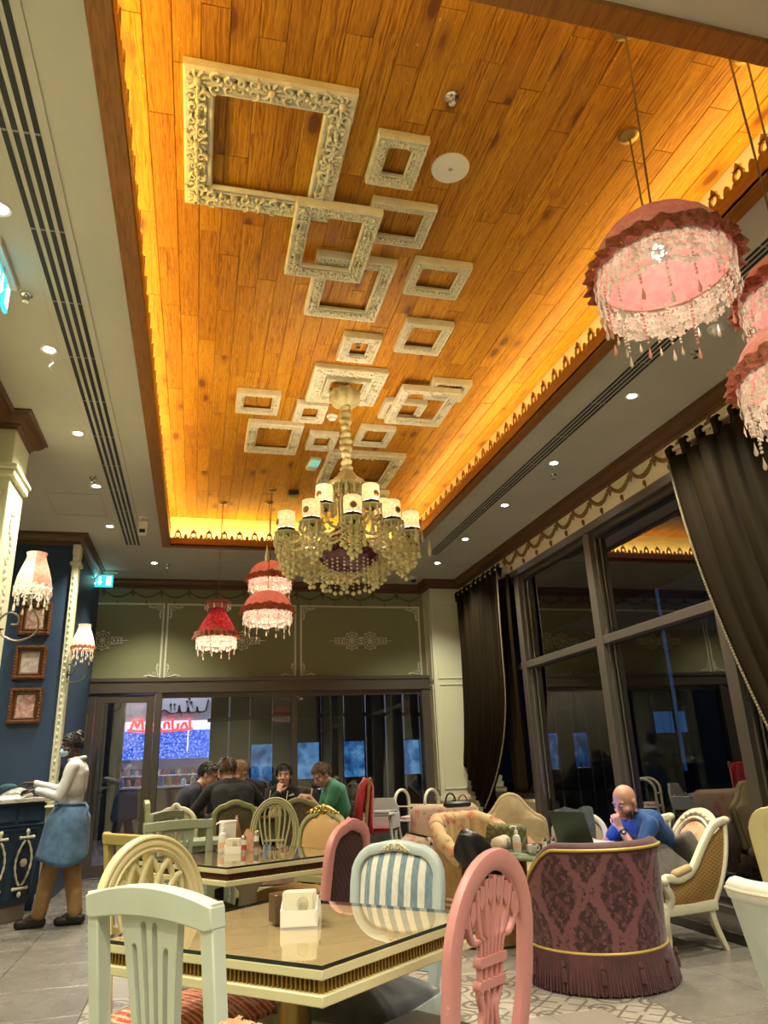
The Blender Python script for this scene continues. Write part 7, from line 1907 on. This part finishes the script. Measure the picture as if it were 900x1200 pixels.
for z in (.255, .685): orn.caps_((-.062, .014, z), .012, (.062, .014, z), .012, 8); orn.ball((-.066, .014, z), .016, 8, 6).ball((.066, .014, z), .016, 8, 6)
for z in (.205, .735): orn.ball((0, .014, z), (.020, .014, .026), 10, 8)
orn.caps_((0, .014, .685), .010, (0, .014, .72), .012, 8)
om = orn.mesh('oval_ornament', M['ivory'], 60)
for k in range(7):
    x0 = .02+.27*k
    o = link('oval_ornament', om, t, (x0+.125, .0, .02)); o.rotation_euler = (radians(-4), 0, 0)
    mb = MB().sweep([(x0, 0, .20), (x0+.25, 0, .20), (x0+.25, 0, .775), (x0, 0, .775)], rect(.016, .012, .003), (0, 1, 0), closed=True); mb.xf(lambda x, y, z: (x, y+.045*(z-.14)/.66-.006, z)); mb.obj('panel_moulding', M['barblue'], t, 30)
def onbar(a, b): p = corner-cd*a+nd*b; return (p.x, p.y, 1.046)
mb = MB(); rq = random.Random(4); rs = []
for j in range(9):
    v = j/8; rs.append([((.15-.03*v)*sqrt(max(0, 1-v*v*.92))*cos(a)*(1+.10*sin(4*a+j)), (.11)*sqrt(max(0, 1-v*v*.92))*sin(a)*(1+.12*sin(3*a+1.7*j)), .002+.085*v+.008*sin(5*a+j)) for a in [2*pi*k/30 for k in range(30)]])
tag(MB().rings(rs).obj('plastic_bag', Mat('bluish_plastic', (.34, .36, .34), .25, coat=.4), None, 60, onbar(.16, -.16), .3), 'crumpled clear plastic bag under the waitress hands', 'bag')
tag(MB().ball((0, 0, .03), (.075, .05, .028), 16, 8).obj('blue_cloth', cloth('blue_wiper', (.03, .10, .15), (.02, .07, .11)), None, 60, tuple(Vector(onbar(.22, -.20))+Vector((0, 0, .075)))), 'small blue cloth on the plastic bag at the bar', 'cloth')
tag(MB().rings([[(-.12, -.08, 0), (.10, -.09, 0), (.12, .07, 0), (-.10, .09, 0)], [(-.11, -.07, .02), (.09, -.08, .012), (.11, .06, .03), (-.09, .08, .014)]]).obj('paper_stack', M['paper'], None, 0, onbar(.30, -.08), .2), 'white papers on the marble bar top', 'paper')
t = thing('menu_box', 'amber printed box standing on the bar at the picture edge', 'box', onbar(.55, -.30), .4)
MB().bbox(-.09, .09, -.05, .05, 0, .26, .004).obj('box', print_mat(2, (.28, .06, .01), (.50, .22, .04), (.55, .40, .14)), t); MB().box(-.08, .08, -.053, -.049, .20, .245).obj('title_band', M['goldcord'], t, 0)
t = thing('wall_shelf', 'little cream ledge on the corner pilaster behind the waitress', 'shelf', (-1.42, 8.56, .93)); MB().bbox(-.05, .05, -.09, .0, 0, .02, .004).obj('board', M['ivory'], t)

# ------------------------------------------------------------------ beyond the glass
# mall hall: ceiling, side wall and dark shop fronts
struct(MB().box(-9, 9, YF+.22, 24, 4.4, 4.5), 'ceiling_hall', Mat('hall_ceiling', (.05, .05, .055), .8))
struct(MB().box(-9, 9, 23.5, 23.7, 0, 4.4), 'wall_hall_far', Mat('hall_dark', (.03, .03, .035), .7))
M['bluelit'] = Mat('blue_display', (.05, .1, .3), .3, emit=(.08, .26, .62), estr=.40)
mm2 = M['bluelit']; _v2 = mm2.wpos(); mm2.l(mm2.ramp(mm2.noise(_v2, 5, 3, .6), [(.35, (.015, .06, .20)), (.5, (.06, .24, .52)), (.66, (.20, .45, .70))]), mm2.b.inputs['Emission Color']); mm2.b.inputs['Emission Strength'].default_value = .55
grey = Mat('grey_panelling', (.26, .265, .275), .5)
t = thing('curved_shop_front', 'curved grey panelled shop front with blue lit windows beyond the glass', 'shop front', (2.2, 15.5, 0))
def cw(a, r, z): return (r*sin(a), -2.6+2.6*1-r*cos(a)+0, z)
Rc = 3.1; segs = [radians(-40+7.2*k) for k in range(14)]
for k in range(13):
    a0, a1 = segs[k]+.006, segs[k+1]-.006; win = k in (2, 4, 6, 9, 11)
    z0 = 1.55 if win else 0
    for (b0, b1, nm) in ([(1.62, 2.0, 'panel'), (2.02, 4.4, 'upper_panel'), (0, 1.02, 'lower_panel')] if win else [(0, 2.0, 'panel'), (2.02, 4.4, 'upper_panel')]):
        MB().rings([[cw(a0, Rc, z), cw(a1, Rc, z), cw(a1, Rc-.05, z), cw(a0, Rc-.05, z)] for z in (b0, b1)]).obj(nm, grey, t, 0)
    if win: MB().rings([[cw(a0, Rc-.03, z), cw(a1, Rc-.03, z), cw(a1, Rc-.05, z), cw(a0, Rc-.05, z)] for z in (1.04, 1.60)]).obj('lit_window', M['bluelit'], t, 0)
for z, h in ((2.0, .06), (2.75, .05), (2.85, .03)): MB().rings([[cw(a, Rc+.05, z) for a in segs]+[cw(a, Rc-.0, z) for a in segs[::-1]], [cw(a, Rc+.05, z+h) for a in segs]+[cw(a, Rc, z+h) for a in segs[::-1]]]).obj('moulding', grey, t, 30)
lamp('hall_lamp', 'AREA', (1.4, 13.4, 4.3), 85, (.75, .82, 1.0), 1.5)
# bakery shop: bulkhead with lettering, red sign, blue menu boards, lit shelves and counter
t = thing('bakery_shop', 'brightly lit bakery shop with red sign and blue menu boards beyond the doors', 'shop', (-.75, 17.0, 0))
M['darkwall'] = Mat('dark_pier', (.035, .033, .035), .5); M['shopwhite'] = Mat('shop_white', (.75, .74, .78), .6); M['redneon'] = Mat('red_neon', (.8, .02, .02), .4, emit=(1, .035, .03), estr=3.2); M['menulit'] = Mat('menu_board', (.05, .1, .4), .3)
mm = M['menulit']; _v = mm.co('Object', (14, 14, 14)); _c = mm.ramp(mm.noise(_v, 1.6, 4, .7), [(.40, (.012, .035, .42)), (.52, (.05, .16, .85)), (.62, (.55, .70, 1.0))]); mm.l(_c, mm.b.inputs['Emission Color']); mm.b.inputs['Emission Strength'].default_value = .95
MB().box(-1.6, 1.35, .0, .3, 2.30, 3.15).obj('bulkhead', M['shopwhite'], t, 0)
MB().box(-1.6, 1.35, 2.4, 2.5, 0, 4.3).obj('back_wall', M['shopwhite'], t, 0)
MB().box(1.35, 1.5, -.2, 2.5, 0, 4.3).obj('side_wall', grey, t, 0); MB().box(-2.6, -.74, -.25, .0, 0, 4.3).obj('side_wall', M['darkwall'], t, 0)
for k in range(4): MB().box(-1.45+.68*k, -.80+.68*k, -.04, .0, 1.50, 2.08).obj('menu_board', mm, t, 0)
# arabic-looking shop lettering in dark strokes on the bulkhead, red script below it
def strokes(L, y, r, nm, m):
    mb = MB()
    for p in L:
        if len(p) == 1: mb.ball((p[0][0], y, p[0][1]), r*1.3, 8, 6)
        else: mb.tube([(a, y, b) for a, b in spline(p, 6)], r, 6)
    mb.obj(nm, m, t)
AR = -.44
strokes([[(x_, z_+AR) for x_, z_ in q_] for q_ in ([(.95, 3.02), (.92, 2.92), (.78, 2.90), (.74, 3.0), (.72, 2.90), (.58, 2.90), (.55, 3.0), (.52, 2.90), (.40, 2.90), (.36, 3.04), (.34, 2.90), (.18, 2.88), (.05, 2.95), (-.05, 2.86)], [(.62, 3.10)], [(.52, 3.12)], [(.57, 3.18)], [(.26, 3.06)], [(.18, 3.06)], [(.95, 3.02), (.98, 3.16)])], -.03, .020, 'lettering', M['black'])
strokes([[(-.62+x*.30, 2.10+z*.22) for x, z in q] for q in ([(0, 0), (.25, .9), (.45, .25), (.7, .95), (.85, .05)], [(1.0, .5), (1.15, .1), (1.4, .1), (1.5, .5)], [(1.65, .0), (1.8, .85), (1.95, .1), (2.15, .1)], [(2.3, .1), (2.35, .6), (2.6, .6), (2.65, .1)], [(2.85, .95), (2.9, .05), (3.2, .05), (3.25, .55)], [(3.45, .1), (3.7, .6), (3.9, .1)], [(4.05, .9), (4.1, .0)], [(-.2, .0), (1.2, -.12), (2.8, -.10), (4.3, .05)])], -.05, .030, 'red_script_sign', M['redneon'])
for z in (1.15, 1.55): MB().box(-1.5, 1.3, 1.9, 2.4, z, z+.03).obj('shelf', M['shopwhite'], t, 0)
MB().box(-1.5, 1.25, -.02, .5, 0, .92).obj('counter', Mat('counter_front', (.28, .16, .10), .5), t, 0); MB().box(-1.5, 1.25, -.06, .52, .92, .96).obj('counter_top', M['shopwhite'], t, 0)
mb = MB().box(-1.45, 1.2, .0, .02, .96, 1.32); mb.obj('display_glass', M['clearglass'], t, 0)
rq = random.Random(9); cols = [Mat('bakes', c, .6) for c in ((.50, .22, .08), (.62, .45, .25), (.45, .06, .10), (.10, .10, .30), (.7, .66, .6))]
mb = MB()
for k in range(48):
    x = -1.4+2.6*(k % 17)/16+rq.uniform(-.03, .03); z, y = ((.96, .22) if k < 17 else (1.58 if k % 2 else 1.18, 2.1)); h = rq.uniform(.10, .22); mb.mat(k*7 % 5)
    mb.lathe([(.05, 0), (.06, .02), (.05, h*.7), (.02, h), (.002, h)], 10, (x, y, z))
mb.obj('wares', cols, t, kind='stuff')
for x, y in ((-1.2, 18.0), (0.1, 18.0)): lamp('shop_lamp', 'AREA', (x, y, 4.1), 70, (.92, .90, 1.0), .6)
lamp('shop_front_lamp', 'AREA', (-.6, 16.4, 4.1), 30, (.95, .92, 1.0), .5)
# street side: LED strip tower and a lit facade far beyond the right windows
t = thing('led_mast', 'thin blue light strip on a dark tower outside the windows', 'mast', (14.1, 20.0, 0))
MB().box(-.07, .07, .0, .12, 0, 7).obj('tower', M['black'], t, 0); MB().box(-.05, .05, -.03, .0, 0.7, 6.4).obj('light_strip', Mat('blue_led', (.05, .1, .3), .4, emit=(.06, .18, .42), estr=.30), t, 0)
t = thing('far_building', 'dark building with small blue lit windows across the street', 'building', (20, 26, 0))
MB().box(-6, 6, 0, 4, 0, 6).obj('block', Mat('night_block', (.012, .012, .015), .8), t, 0)
for k in range(4): MB().box(-2.7+.36*k, -2.40+.36*k, -.05, .0, 1.95, 2.75).obj('window', Mat('far_blue_window', (.02, .05, .1), .4, emit=(.03, .18, .45), estr=.45), t, 0)
struct(MB().box(XR+.3, 40, -12, 40, -.3, -.02), 'ground_street', Mat('asphalt', (.02, .02, .022), .7))
